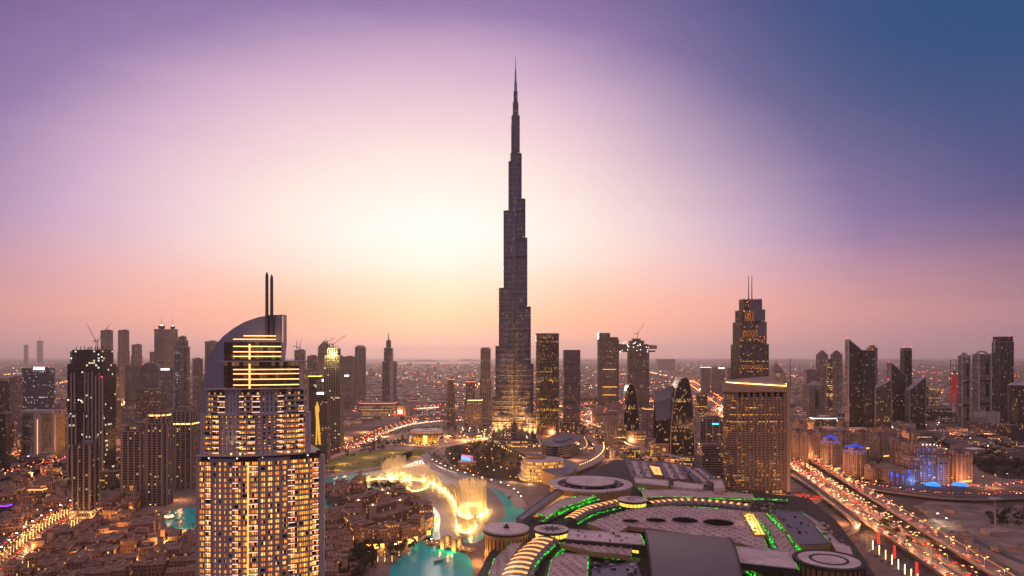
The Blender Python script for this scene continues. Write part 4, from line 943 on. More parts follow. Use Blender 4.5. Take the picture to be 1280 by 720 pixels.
REFLECTION = [(440, 602), (478, 590), (510, 582), (540, 583), (575, 594), (600, 602), (617, 614), (628, 628), (634, 642), (622, 656), (600, 668), (575, 676), (556, 676), (548, 668), (552, 645), (540, 630), (505, 621), (466, 608)]
sheet('churned_reflection_lake', REFLECTION, .014, refl_water, 'churned water by the fountain, reflection of sky and fountain painted into its colour', 2)
sheet('boat_basin', [(488, 706), (500, 698), (520, 684), (545, 682), (580, 690), (592, 704), (590, 740), (520, 745), (486, 722)], .014, turq, 'turquoise basin beyond the arched bridge', 1)
sheet('pool', [(202, 646), (213, 639), (230, 635), (250, 635), (250, 660), (225, 662), (206, 658)], .014, turq, 'turquoise pool between the villas and the hotel', 1)
# promenade kerb round the lake
def edge_path(name, px, w, h, mat, label, cat, it=2, group=None, z0=0.0, struct=False, plane=0.0):
    p = smoothp([G(x, y, plane) for x, y in px], it, False); L, Rr = [], []
    for i in range(len(p)):
        a = Vector(p[max(0, i - 1)]); b = Vector(p[min(len(p) - 1, i + 1)]); e = (b - a).normalized(); n = Vector((e.y, -e.x)) * w / 2
        L.append(tuple(Vector(p[i]) + n)); Rr.append(tuple(Vector(p[i]) - n))
    m = MB()
    for i in range(len(p) - 1): m.prism(ccw([L[i], L[i + 1], Rr[i + 1], Rr[i]]), z0, z0 + h, 0, bottom=z0 > .5)
    o = m.build(name, mat)
    return (tag(o, label, kind='structure') if struct else tag(o, label, cat, group)), p
edge_path('promenade', [(534, 571), (534, 580), (560, 592), (600, 604), (630, 612), (645, 622), (652, 634)], 16, .5, pink, 'pale promenade curving along the far lake shore', 'promenade', struct=True)
edge_path('promenade', [(404, 596), (430, 593), (460, 587), (490, 582), (520, 576), (536, 566), (552, 558)], 11, .5, pink, 'pink promenade between lawn and lake', 'promenade', struct=True)
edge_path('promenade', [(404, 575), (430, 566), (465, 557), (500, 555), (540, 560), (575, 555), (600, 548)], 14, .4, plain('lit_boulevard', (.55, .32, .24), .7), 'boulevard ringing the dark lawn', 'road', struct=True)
# ================================================================ FOUNTAIN
def fountain():
    root = empty('lake_fountain', (*G(560, 620), 0), 'glowing golden musical fountain, long arc of jets and two rings', 'fountain'); ox, oy = G(560, 620)
    jm = bpy.data.materials.new('lit_water_jet'); jm.use_nodes = True; t = NT(jm.node_tree)
    d = t.n('ShaderNodeBsdfDiffuse', {'Color': (.9, .8, .6, 1)}); tr = t.n('ShaderNodeBsdfTranslucent', {'Color': (.9, .8, .6, 1)}); mx = t.n('ShaderNodeMixShader', {0: .5, 1: d.outputs[0], 2: tr.outputs[0]})
    tp = t.n('ShaderNodeBsdfTransparent'); m2 = t.n('ShaderNodeMixShader', {0: .62, 1: tp.outputs[0], 2: mx.outputs[0]}); t.n('ShaderNodeOutputMaterial', {0: m2.outputs[0]})
    lampm = plain('underwater_lamp', (.9, .7, .3), .5, emit=lin(255, 205, 90), es=8)
    JC = [0]; REST = MB()
    def run(px, hs, step, closed=False, lampn=8, power=60000, it=2):
        step *= .55; p = smoothp([G(x, y) for x, y in px], it, closed); p = [Vector(q) for q in p]
        if closed: p.append(p[0])
        tot = sum((p[i + 1] - p[i]).length for i in range(len(p) - 1)); acc = 0; nxt = 0; pos = []
        for i in range(len(p) - 1):
            l = (p[i + 1] - p[i]).length
            while nxt <= acc + l: pos.append((p[i].lerp(p[i + 1], (nxt - acc) / l), nxt / tot)); nxt += step
            acc += l
        for q, f in pos:
            h = hs(f) * rnd.uniform(.86, 1.05); x, y = q.x - ox, q.y - oy; JC[0] += 1; own = JC[0] % 3 == 0 and JC[0] < 294; m = MB() if own else REST; bx, by = (0, 0) if own else (x, y)
            m.tube((bx, by, .2), (bx + rnd.uniform(-.3, .3), by, h * .6), .3, .5, 5, cap=False); m.tube((bx, by, h * .55), (bx + rnd.uniform(-.5, .5), by, h), .5, .8, 5)
            if own: m.build('water_jet', jm, root, (x, y, 0))
        m = MB()
        for i in range(len(p) - 1):
            a, b = p[i] - Vector((ox, oy)), p[i + 1] - Vector((ox, oy)); e = (b - a).normalized(); n = Vector((e.y, -e.x)) * 1.2
            m.prism(ccw([tuple(a + n), tuple(b + n), tuple(b - n), tuple(a - n)]), .05, .9)
        m.build('lamp_line', lampm, root)
        for k in range(lampn):
            q = pos[int((k + .5) / lampn * len(pos))][0]; lamp('fountain_light', (q.x - ox, q.y - oy, 3.5), power * .42, (1, .52, .14), 2.0, root)
    S = 9
    run([(478, 599), (500, 599), (520, 600), (538, 603), (552, 611), (562, 620), (570, 632), (572, 642)], lambda f: 20 + 8 * math.sin(f * 9) if f > .3 else 30, 3.2, lampn=10, power=90000)
    run([(483, 596), (508, 595)], lambda f: 34, 2.6, lampn=3, power=80000, it=0)
    run([(455, 601), (480, 598)], lambda f: 14, 3.4, lampn=2, power=20000, it=0)
    run([(497, 606), (503, 601), (516, 600), (530, 601), (537, 606), (530, 612), (516, 615), (503, 612)], lambda f: 10, 4.0, True, 5, 30000)
    run([(573, 640), (576, 634), (590, 632), (604, 634), (609, 639), (604, 645), (590, 648), (576, 646)], lambda f: 38, 2.8, True, 9, 90000)
    run([(572, 648), (571, 658), (574, 664), (583, 667), (592, 664), (595, 656)], lambda f: 16, 3.0, False, 5, 60000)
    tag(REST.build('water_jet', jm, root), kind='stuff')
fountain()
# ================================================================ SAND COLOURED QUARTERS
sandw = facade('sand_windows', (.37, .21, .15), (.03, .022, .02), 3.6, 3.2, .42, .52, .10, 3.0, (255, 140, 50), (255, 200, 110), gr=.5)
sandlit = facade('sand_windows_lit', (.42, .24, .155), (.04, .025, .02), 3.6, 3.2, .42, .52, .32, 3.0, (255, 140, 50), (255, 190, 90), gr=.5)
sroof = plain('sand_roof', (.26, .175, .145), .9, noise=.3, scale=.15)
SB = []
def block_mesh(seed, lit=False):
    "an old style house: terraces at several heights with parapets, wind towers and roof rooms; returns the parts"
    r = random.Random(seed); w = MB(); tw = []
    W, D = r.uniform(22, 30), r.uniform(14, 20); H = r.choice((9, 11, 13)); n = r.randint(3, 4); x = -W / 2
    for i in range(n):
        ww = W / n; d = D * r.uniform(.75, 1.1); h = H + r.choice((-3.5, 0, 0, 3.5)); y = r.uniform(-2, 2); p = rect(x + ww / 2, y, ww, d)
        w.prism(p, 0, h, 0, 1); w.ring(offs(p, .12 + .02 * i), offs(p, -.45), h, h + 1.1, 2)
        if r.random() < .6: w.box(x + ww / 2, y + r.uniform(-2, 2), h, ww * .5, d * .35, 2.8, m=2, mt=1)
        if r.random() < .55: w.box(x + ww / 2, y - d / 2 - .9, 0, ww * .6, 2.4, h * .55, m=0, mt=1)
        x += ww
    t_ = MB()
    if r.random() < .7:
        tx = r.uniform(-W * .4, W * .4); t_.box(tx, 0, 0, 4.6, 4.6, H + 7.5, m=0, mt=1); t_.ring(rect(tx, 0, 5.2, 5.2), rect(tx, 0, 3.6, 3.6), H + 7.5, H + 8.6, 1)
    return w, t_
for sd in range(8):
    r_ = empty('sand_house', (0, -5000, 0), 'x', 'house'); w, t_ = block_mesh(sd); w.build('walls', [sandw if sd % 3 else sandlit, sroof, sandstone], r_)
    if t_.f: t_.build('wind_tower', [sandstone, sroof], r_)
    SB.append(r_)
def inside(p, poly):
    c = False; n = len(poly)
    for i in range(n):
        a, b = poly[i], poly[i - 1]
        if (a[1] > p[1]) != (b[1] > p[1]) and p[0] < (b[0] - a[0]) * (p[1] - a[1]) / (b[1] - a[1]) + a[0]: c = not c
    return c
def quarter(px, sx, sy, rot, group, label, keep=.95, sc=(.85, 1.1), jitter=3.0, avoid=(), zs=(.8, 1.15)):
    poly = [G(x, y) for x, y in px]; xs = [p[0] for p in poly]; ys = [p[1] for p in poly]; cx, cy_ = sum(xs) / len(xs), sum(ys) / len(ys); out = []
    n = int(max(max(xs) - min(xs), max(ys) - min(ys)) / min(sx, sy)) + 2
    c, s = math.cos(rot), math.sin(rot)
    for i in range(-n, n + 1):
        for j in range(-n, n + 1):
            u, v = i * sx + rnd.uniform(-1, 1) * jitter, j * sy + rnd.uniform(-1, 1) * jitter; x, y = cx + u * c - v * s, cy_ + u * s + v * c
            if not inside((x, y), poly) or rnd.random() > keep or any(inside((x, y), a) for a in avoid): continue
            src = rnd.choice(SB); a = rot + rnd.choice((0, 0, math.pi, math.pi / 2)) ; k = rnd.uniform(*sc)
            out.append(copy_thing(src, (x, y, 0), a + rnd.uniform(-.06, .06), label, group, (k, k, rnd.uniform(*zs))))
    return out
def Pg(*px): return [G(x, y) for x, y in px]
QV = quarter([(118, 656), (160, 654), (196, 664), (246, 672), (246, 725), (100, 740), (10, 735), (30, 705), (70, 672)], 27, 25, .35, 'sand coloured villas in the near left quarter', 'sand coloured flat roofed villa among the close packed villas left of the sail hotel')
quarter([(120, 634), (150, 627), (190, 628), (196, 636), (190, 640), (185, 642), (150, 652), (122, 650)], 32, 24, .2, 'sand coloured row houses along the lit villa street', 'sand coloured arcaded row house behind the villas, beside the lit street', zs=(1.0, 1.3))
quarter([(0, 602), (60, 590), (85, 600), (70, 640), (30, 664), (0, 680)], 34, 30, .5, 'dim houses left of the curved road', 'dim house in the dark quarter left of the curved road', .8)
quarter([(404, 634), (425, 655), (440, 690), (432, 722), (404, 735)], 24, 22, .3, 'sand houses between the sail hotel and the island hotel', 'sand house between sail hotel and island hotel')
quarter([(404, 616), (420, 612), (452, 608), (452, 616), (425, 622), (424, 634), (404, 636)], 24, 20, .2, 'sand houses on the small canal beside the sail hotel', 'sand house by the canal right of the sail hotel', zs=(1.1, 1.4))
quarter([(440, 540), (400, 560), (340, 560), (270, 560), (262, 500), (350, 500), (440, 515)], 60, 60, .2, 'mid distance blocks behind the sail hotel', 'mid distance low block behind the sail hotel', .6, (1.4, 2))
for r_ in SB:
    for ch in list(r_.children): bpy.data.objects.remove(ch)
    bpy.data.objects.remove(r_)
# ---- island hotel: ring of wings round courtyards
def island_hotel():
    cx, cy_ = G(487, 655); root = empty('island_courtyard_hotel', (cx, cy_, 0), 'sand coloured courtyard hotel on the lake peninsula, lit arches at its foot', 'hotel')
    def L(px, py, h=0): a = G(px, py, h); return (a[0] - cx, a[1] - cy_)
    base_ = [L(*p) for p in ((427, 655), (434, 633), (450, 625), (480, 617), (510, 618), (535, 636), (544, 650), (538, 668), (518, 681), (490, 690), (460, 692), (446, 690), (430, 668))]
    m = MB(); m.prism(ccw(smoothp(base_, 1)), 0, 3.2, 0, 1); m.build('terrace', [sandstone, pave], root)
    path = [L(*p) for p in ((436, 655), (445, 640), (466, 631), (495, 626), (515, 634), (531, 646), (534, 660), (518, 672), (496, 678), (470, 682), (450, 676), (440, 664))]
    n = len(path)
    for i in range(n):
        a, b = Vector(path[i]), Vector(path[(i + 1) % n]); l = (b - a).length; ang = math.atan2(b.y - a.y, b.x - a.x); c = (a + b) / 2; k = max(2, round(l / 15))
        for j in range(k):
            q = a.lerp(b, (j + .5) / k); h = 17 + rnd.choice((0, 0, 3.6, -3.6)); m = MB(); p = rect(q.x, q.y, l / k + .3, 15 + rnd.uniform(-2, 2) + .07 * j, ang)
            m.prism(p, 3, h, 0, 1); m.ring(offs(p, .15 + .03 * (j % 3)), offs(p, -.4), h, h + 1.1, 2); m.box(q.x, q.y, h, 5, 4, 2.6, ang, 2, 1)
            if rnd.random() < .5: m.box(q.x + 3, q.y - 2, h, 2.2, 2.2, 3.6, ang, 2, 1)
            m.build('wing', [sandw if j % 2 else sandlit, sroof, sandstone], root)
    for a, b, h in (((462, 654), (506, 640), 19), ((470, 664), (512, 650), 16)):
        A, B = Vector(L(*a)), Vector(L(*b)); ang = math.atan2(B.y - A.y, B.x - A.x); c = (A + B) / 2; m = MB(); p = rect(c.x, c.y, (B - A).length, 12, ang); m.prism(p, 3, h, 0, 1); m.ring(offs(p, .2), offs(p, -.5), h, h + 1.2, 2); m.build('inner_wing', [sandw, sroof, sandstone], root)
    for q in ((448, 655), (466, 662), (485, 645), (500, 655), (478, 640)):
        x, y = L(*q); m = MB(); m.box(x, y, 3, 7, 7, 24); m.ring(rect(x, y, 8, 8), rect(x, y, 5, 5), 27, 28.4); m.ball((x, y, 28.6), 1.2, 1); m.build('wind_tower', [sandstone, goldhot], root)
    for q in ((461, 690), (470, 689.5), (478, 689), (500, 686), (512, 683), (440, 680), (536, 672), (545, 655), (520, 680)):
        x, y = L(*q); m = MB().box(x, y - 1, 3.4, 4, .5, 4.5, .2); m.build('lit_arch', plain('arch_light', (.8, .5, .2), .5, emit=lin(255, 160, 60), es=3.5), root); lamp('arch_glow', (x, y - 7, 5), 1600, (1, .5, .16), 1, root)
island_hotel()
# ---- arched bridge with lit gate houses
def arch_bridge():
    a, b = Vector(G(533, 680)), Vector(G(592, 692)); c = (a + b) / 2; ang = math.atan2(b.y - a.y, b.x - a.x); root = empty('arched_bridge', (c.x, c.y, 0), 'sand stone footbridge with two golden gate houses, between lake and basin', 'bridge', rot=ang); l = (b - a).length
    m = MB(); m.box(0, 0, 2.5, l, 7, 1.2); m.build('deck', sandstone, root)
    for sy in (-1, 1): MB().box(0, sy * 3.3, 3.7, l, .4, 1.1).build('parapet', sandstone, root)
    for i in range(6): MB().box(-l / 2 + (i + .5) * l / 6, 0, 0, 1.4, 6, 2.5).build('pier', sandstone, root)
    g = plain('gate_stone', (.55, .38, .22), .8)
    for x in (-l * .08, l * .17):
        for sy in (-1, 1): m = MB(); m.box(x, sy * 4.4, 0, 4.6, 3.2, 11); m.ring(rect(x, sy * 4.4, 5.2, 3.8), rect(x, sy * 4.4, 3.8, 2.4), 11, 12); m.build('gate_house', g, root)
        lamp('gate_glow', (x, -9, 3), 2500, (1, .58, .14), 1, root); lamp('gate_glow', (x, 0, 7), 1200, (1, .6, .16), 1, root)
    for i in range(9): MB().ball((0, 0, 0), .5).build('deck_lamp', goldhot, root, (-l / 2 + (i + .5) * l / 9, -3.4, 5.2))
arch_bridge()
# ================================================================ SHOPPING MALL
def roof_mat(name, c, pitch):
    m = bpy.data.materials.new(name); m.use_nodes = True; t = NT(m.node_tree)
    co = t.n('ShaderNodeTexCoord').outputs['Object']; s = t.n('ShaderNodeSeparateXYZ', {0: co})
    a = t.m('ADD', t.m('MULTIPLY', s.outputs[0], .96), t.m('MULTIPLY', s.outputs[1], .28)); b_ = t.m('SUBTRACT', t.m('MULTIPLY', s.outputs[1], .96), t.m('MULTIPLY', s.outputs[0], .28))
    j = t.m('MAXIMUM', t.m('LESS_THAN', t.m('FRACT', t.m('DIVIDE', a, pitch)), .05), t.m('LESS_THAN', t.m('FRACT', t.m('DIVIDE', b_, pitch * 2.2)), .03))
    n1 = t.n('ShaderNodeTexNoise', {'Vector': co, 'Scale': .05, 'Detail': 8.0, 'Roughness': .7}).outputs[0]; n2 = t.n('ShaderNodeTexNoise', {'Vector': co, 'Scale': .6, 'Detail': 4.0}).outputs[0]
    col = t.mix(t.sm(n1, .35, .65), (*[x * .68 for x in c], 1), (*c, 1)); col = t.mix(t.m('MULTIPLY', t.sm(n2, .55, .75), .35), col, (*[x * .5 for x in c], 1)); col = t.mix(t.m('MULTIPLY', j, .45), col, (.06, .05, .05, 1))
    b = t.n('ShaderNodeBsdfPrincipled', {'Base Color': col, 'Roughness': .75}); t.n('ShaderNodeOutputMaterial', {0: b.outputs[0]}); return m
mroof = roof_mat('mall_roof', (.66, .49, .46), 5.0)
mroof2 = roof_mat('mall_roof_pale', (.78, .63, .62), 6.5)
mdark = plain('mall_void', (.045, .035, .035), .8, noise=.4, scale=.2)
mslate = plain('mall_slate', (.16, .15, .19), .6, noise=.15, scale=.05)
tanw = plain('mall_tan_wall', (.50, .27, .12), .7)
sky_l = plain('skylight_gold', (.7, .4, .15), .5, emit=lin(255, 168, 82), es=1.5)
sky_y = plain('clerestory_gold', (.7, .5, .15), .5, emit=lin(255, 205, 80), es=1.5)
def green_mat():
    m = bpy.data.materials.new('green_strip'); m.use_nodes = True; t = NT(m.node_tree); co = t.n('ShaderNodeTexCoord').outputs['Object']
    n1 = t.n('ShaderNodeTexNoise', {'Vector': co, 'Scale': .22, 'Detail': 3.0}).outputs[0]
    b = t.n('ShaderNodeBsdfPrincipled', {'Base Color': (.03, .3, .04, 1), 'Roughness': .6, 'Emission Color': lin(10, 235, 40), 'Emission Strength': t.m('MULTIPLY', t.m('POWER', t.sm(n1, .36, .68), 1.6), 2.6)}); t.n('ShaderNodeOutputMaterial', {0: b.outputs[0]}); return m
green_s = green_mat()
greenwash = plain('green_washed_gravel', (.10, .16, .09), .9, noise=.3, scale=.3)  # green light of the strips tinted into the bed colour
MO = G(820, 660, 22)
mall = empty('shopping_mall', (*MO, 0), 'vast flat mall with studded roofs, lit vaults and glowing green strips', 'shopping mall')
def ml(px, py, h): a = G(px, py, h); return (a[0] - MO[0], a[1] - MO[1])
def slab(name, px, h, th=4.0, mats=None, it=0, par=True, rim=.7):
    p = [ml(x, y, h) for x, y in px]
    if it: p = smoothp(p, it)
    p = ccw(p); m = MB(); m.prism(p, h - th, h, 1, 0)
    if par: m.ring(offs(p, .05), offs(p, -rim), h, h + .9, 0)
    o = m.build(name, mats or [mroof, tanw], mall); return p
slab('podium', [(612, 690), (640, 662), (690, 612), (770, 574), (868, 588), (905, 612), (1010, 622), (1045, 650), (1075, 690), (1140, 790), (560, 790)], 14, 14, [mdark, tanw], par=False)
def studs(px, h, sp=9.5, r=1.9, avoid=(), rot=0.0):
    poly = ccw([ml(x, y, h) for x, y in px]); poly_i = offs(poly, -3); xs = [p[0] for p in poly]; ys = [p[1] for p in poly]; c, s = math.cos(rot), math.sin(rot); m = MB()
    for i in range(-60, 60):
        for j in range(-60, 60):
            u, v = i * sp, (j + .5 * (i % 2)) * sp * .9; x, y = u * c - v * s, u * s + v * c
            if inside((x, y), poly_i) and not any((x - a) ** 2 + (y - b) ** 2 < rr * rr for a, b, rr in avoid): m.prism(ell(x, y, r * 1.2, n=8), h - .05, h + 1.6, top=ell(x, y, r * .8, n=8))
    if m.f: tag(m.build('roof_studs', mroof, mall), kind='stuff')
# studded roof with four round light wells
S1 = [(742, 668), (790, 642), (850, 637), (915, 639), (945, 650), (955, 692), (900, 686), (830, 672)]
S1 = [(735, 655), (785, 638), (840, 633), (905, 637), (938, 640), (962, 690), (925, 680), (860, 668), (786, 658), (770, 668)]
slab('roof_slab', S1, 24)
wells = [(788, 652, 9), (820, 651, 11), (856, 651, 14), (898, 654, 16)]
av = []
for px, py, r in wells:
    x, y = ml(px, py, 24.3); av.append((x, y, r + 3)); m = MB(); m.ring(ell(x, y, r + .8, n=24), ell(x, y, r, n=24), 24, 25.4, 0); m.prism(ell(x, y, r, n=24), 24.05, 24.3, 1); m.build('light_well', [mroof, black], mall)  # flat black disc stands in for the shade down the deep well
studs(S1, 24, 9, 1.7, av, .3)
S2 = [(690, 700), (705, 692), (735, 695), (733, 735), (680, 745)]
slab('roof_slab', S2, 22); studs(S2, 22, 8, 1.6, rot=.3)
S3 = [(700, 680), (728, 676), (790, 685), (788, 695), (740, 690)]
slab('roof_slab', S3, 23); studs(S3, 23, 7, 1.4, rot=.1)
S4 = [(608, 728), (618, 700), (640, 680), (652, 679), (638, 700), (628, 735)]
slab('roof_slab', S4, 22); studs(S4, 22, 7, 1.5)
S5 = [(672, 642), (700, 625), (735, 618), (745, 621), (700, 636), (684, 648)]
slab('roof_slab', S5, 20)
S6 = [(802, 613), (860, 612), (940, 618), (942, 624), (880, 622), (806, 622)]
slab('roof_slab', S6, 21)
S7 = [(960, 652), (1000, 652), (1030, 690), (1020, 700), (975, 700)]
S7 = [(940, 641), (955, 641), (1008, 695), (990, 697), (972, 690)]
slab('roof_slab', S7, 22); studs(S7, 22, 7, 1.5, rot=.5)
S8 = [(958, 634), (985, 634), (997, 650), (978, 650)]
# long gallery roofs
slab('gallery_roof', [(712, 662), (800, 668), (806, 682), (708, 674)], 27, 5, [mroof2, mdark])
slab('gallery_roof', [(915, 683), (985, 690), (998, 712), (925, 704)], 26, 5, [mroof2, mdark])
slab('gallery_roof', [(740, 712), (795, 702), (815, 760), (740, 760)], 20, 5, [mslate, mdark])
for x0, y0, x1, y1, h in ((716, 676, 800, 690, 20.5), (925, 706, 985, 714, 20.5)):
    k = 8
    for i in range(k):
        a = ml(x0 + (x1 - x0) * i / k, y0 + (y1 - y0) * i / k, h); b = ml(x0 + (x1 - x0) * (i + .82) / k, y0 + (y1 - y0) * (i + .82) / k, h); c = Vector(((a[0] + b[0]) / 2, (a[1] + b[1]) / 2)); l = math.hypot(b[0] - a[0], b[1] - a[1]); MB().box(c.x, c.y, h - 1.5, l, .6, 3, math.atan2(b[1] - a[1], b[0] - a[0])).build('clerestory', sky_y, mall)
# great curved dark roof
def barrel(px0, px1, px2, px3, h, rise, mat, name='barrel_roof', n=12):
    a, b, c, d = [Vector(ml(*p, h)) for p in (px0, px1, px2, px3)]; m = MB(); pr = None
    for i in range(n + 1):
        t_ = i / n; z = h + rise * math.sin(math.pi * (t_ * .8 + .2)) ; p, q = a.lerp(d, t_), b.lerp(c, t_)
        if pr: m.face([(*pr[0], pr[2]), (*pr[1], pr[2]), (*q, z), (*p, z)], 0)
        pr = (p, q, z)
    zs = [h + rise * math.sin(math.pi * (i / n * .8 + .2)) for i in range(n + 1)]
    for e0, e1, rv in ((a, d, 1), (b, c, 0)):
        m.face([(*e0, h - 8)] + [(*e0.lerp(e1, i / n), zs[i]) for i in range(n + 1)] + [(*e1, h - 8)], 1)
        for i in range(n): p, q = e0.lerp(e1, i / n), e0.lerp(e1, (i + 1) / n); m.tube((*p, zs[i] + .2), (*q, zs[i + 1] + .2), .9, .9, 4, 1)
    m.face([(*a, h - 8), (*b, h - 8), (*b, zs[0]), (*a, zs[0])], 1)
    m.build(name, [mat, mdark], mall)
barrel((815, 735), (930, 742), (912, 672), (806, 662), 24, 10, plain('great_roof', (.17, .13, .13), .45, .2, noise=.06))
# glass street vaults with ribs and lit skylights
def vault(pts, w, h, k, rise=5.0, name='glazed_street_vault'):
    p = [Vector(q) for q in smoothp([ml(x, y, h) for x, y in pts], 3, False)]; seg = []; tot = sum((p[i + 1] - p[i]).length for i in range(len(p) - 1)); acc = 0; j = 0
    cut = [tot * i / (k * 2) for i in range(k * 2 + 1)]
    for i in range(len(p) - 1):
        l = (p[i + 1] - p[i]).length
        while j < len(cut) and cut[j] <= acc + l + 1e-6: seg.append((p[i].lerp(p[i + 1], (cut[j] - acc) / l), (p[i + 1] - p[i]).normalized())); j += 1
        acc += l
    m = MB(); g = MB(); NS = 7
    def prof(c, e, s=1.0):
        n = Vector((e.y, -e.x)); return [(c.x + n.x * w / 2 * s * math.cos(math.pi * q / NS), c.y + n.y * w / 2 * s * math.cos(math.pi * q / NS), h + rise * s * math.sin(math.pi * q / NS)) for q in range(NS + 1)]
    for i in range(len(seg) - 1):
        A, B = prof(*seg[i]), prof(*seg[i + 1])
        for q in range(NS): m.face([A[q], B[q], B[q + 1], A[q + 1]], 0)
    m.build(name, plain('vault_metal', (.20, .16, .155), .5, .3), mall)
    for i in range(0, len(seg) - 1, 2):
        a, b = seg[i], seg[i + 1]; u, v = a[0].lerp(b[0], .1), a[0].lerp(b[0], .9); A, B = prof(u, a[1], 1.04), prof(v, b[1], 1.04); m = MB()
        for q in range(2, NS - 1): m.face([A[q], B[q], B[q + 1], A[q + 1]], 0)
        m.build('skylight', sky_l, mall)
        A, B = prof(a[0].lerp(b[0], 1.1), b[1], 1.06), prof(a[0].lerp(b[0], 1.35), b[1], 1.06); m = MB()
        for q in range(NS): m.face([A[q], B[q], B[q + 1], A[q + 1]], 0)
        m.build('vault_rib', mroof, mall)
    return seg
vault([(640, 745), (648, 715), (662, 694), (684, 676)], 26, 20, 12)
vault([(712, 652), (730, 640), (760, 632), (782, 628)], 17, 20, 12)
vault([(812, 632), (850, 628), (890, 630), (940, 636)], 15, 20, 15)
# greenery under green light between the roofs, its light built in as glowing blocks
def gstrip(pts, w, h, it=1):
    p = smoothp([ml(x, y, h) for x, y in pts], it, False) if it else [ml(x, y, h) for x, y in pts]; m = MB()
    gw = MB()
    for i in range(len(p) - 1):
        a, b = Vector(p[i]), Vector(p[i + 1]); e = (b - a).normalized(); n = Vector((e.y, -e.x)); l = (b - a).length
        q = [tuple(a + n * w * 1.3), tuple(b + n * w * 1.3), tuple(b - n * w * 1.3), tuple(a - n * w * 1.3)]; gw.face([(*v, h - .2) for v in ccw(q)])
        k = max(1, int(l / 1.7))
        for j in range(k):
            c = a.lerp(b, (j + .5) / k) + n * rnd.uniform(-.7, .7) * w; m.box(c.x, c.y, h - .1, rnd.uniform(1.2, 3.0), rnd.uniform(.4, 1.1), rnd.uniform(.3, 1.2), math.atan2(e.y, e.x), bottom=False)
    gw.build('gravel_bed', greenwash, mall); tag(m.build('glowing_greenery', green_s, mall), kind='stuff')
gstrip([(632, 730), (640, 708), (655, 690), (668, 680)], 5, 17)
gstrip([(684, 740), (688, 712), (700, 690), (716, 680)], 3.5, 17)
gstrip([(676, 652), (690, 646), (715, 635), (748, 624)], 4, 17)
gstrip([(786, 658), (830, 664), (880, 672), (920, 680)], 4.5, 19)
gstrip([(800, 622), (850, 621), (930, 625), (955, 624)], 2.2, 21.2)
gstrip([(958, 624), (985, 626)], 6, 17, 0)
gstrip([(725, 690), (760, 697), (800, 700)], 5, 17, 0)
gstrip([(725, 740), (728, 718), (732, 698)], 4, 17, 0)
gstrip([(710, 673), (740, 678)], 3, 19, 0)
gstrip([(938, 642), (962, 668), (968, 686)], 2.6, 22.6, 0)
gstrip([(958, 642), (985, 668), (1000, 690)], 2.6, 22.6, 0)
gstrip([(978, 650), (1000, 678), (1008, 696)], 3.2, 18, 0)
gstrip([(986, 703), (1000, 712)], 7, 17, 0)
gstrip([(930, 712), (950, 722)], 5, 17, 0)
gstrip([(798, 606), (806, 615)], 6, 18, 0)
gstrip([(648, 666), (640, 676)], 3, 18, 0)
for S_ in (S1, S2, S3, S4, S5, S7, S6, [(712, 662), (800, 668), (806, 682), (708, 674)], [(915, 683), (985, 690), (998, 712), (925, 704)], [(963, 638), (1002, 640), (1038, 680), (1000, 682)]):
    for i_ in range(len(S_)):
        a_, b_ = S_[i_], S_[(i_ + 1) % len(S_)]
        if rnd.random() < .9: gstrip([a_, b_], .8, 20 if S_ is not S1 else 21.5, 0)
def clutter(px, h, n, smin=1.5, smax=5):
    poly = [ml(x, y, h) for x, y in px]; xs = [p[0] for p in poly]; ys = [p[1] for p in poly]; k = 0
    n = int(n * 1.8)
    while k < n:
        p = (rnd.uniform(min(xs), max(xs)), rnd.uniform(min(ys), max(ys)))
        if not inside(p, poly): continue
        k += 1; m = MB(); w, d, hh = rnd.uniform(smin, smax), rnd.uniform(smin, smax), rnd.uniform(.8, 2.6); m.box(0, 0, 0, w, d, hh, .3)
        if rnd.random() < .4: m.prism(ell(0, 0, w * .3, n=8), hh, hh + .5)
        m.build('roof_unit', rnd.choice([mroof, mroof2, darkmetal, steel, mslate]), mall, (*p, h))
clutter([(700, 684), (790, 690), (800, 712), (735, 716)], 14.2, 34); clutter([(640, 690), (665, 680), (700, 690), (684, 740), (650, 740)], 14.2, 14)
clutter([(880, 612), (960, 624), (985, 640), (930, 636), (880, 622)], 14.2, 26); clutter([(1000, 640), (1040, 660), (1066, 690), (1040, 680)], 20.3, 12); clutter([(960, 640), (1000, 642), (1035, 678), (1002, 680)], 26.2, 10, 1, 2.5)
clutter([(744, 714), (795, 706), (812, 750), (744, 750)], 20.2, 12); clutter([(720, 664), (800, 669), (800, 680), (715, 673)], 27.2, 8, 1, 2.5); clutter([(790, 600), (880, 604), (900, 612), (800, 612)], 18, 30); clutter([(930, 700), (990, 700), (1000, 720), (940, 724)], 14.2, 14)
clutter([(782, 577), (860, 584), (895, 601), (830, 597), (790, 596)], 19.5, 26, 1, 3)
for q_ in ([(628, 738), (636, 712), (652, 690), (676, 672)], [(656, 745), (664, 716), (676, 698), (694, 682)], [(706, 648), (728, 634), (760, 627)], [(722, 655), (742, 643), (776, 635)], [(812, 637), (850, 634), (890, 635), (935, 641)]): gstrip(q_, 1.3, 21.6)
# lit light court
for pts, mt in (([(928, 644), (941, 644), (957, 672), (944, 672)], sky_y),):
    p = ccw([ml(x, y, 23) for x, y in pts]); m = MB(); m.face([(*q, 24.5) for q in p]); m.build('light_court_floor', mt, mall); m = MB(); m.ring(offs(p, .6), p, 23, 26, 0); m.build('light_court_wall', tanw, mall)
lamp('court_glow', (*ml(940, 655, 24), 28), 4000, (1, .8, .4), 1, mall)
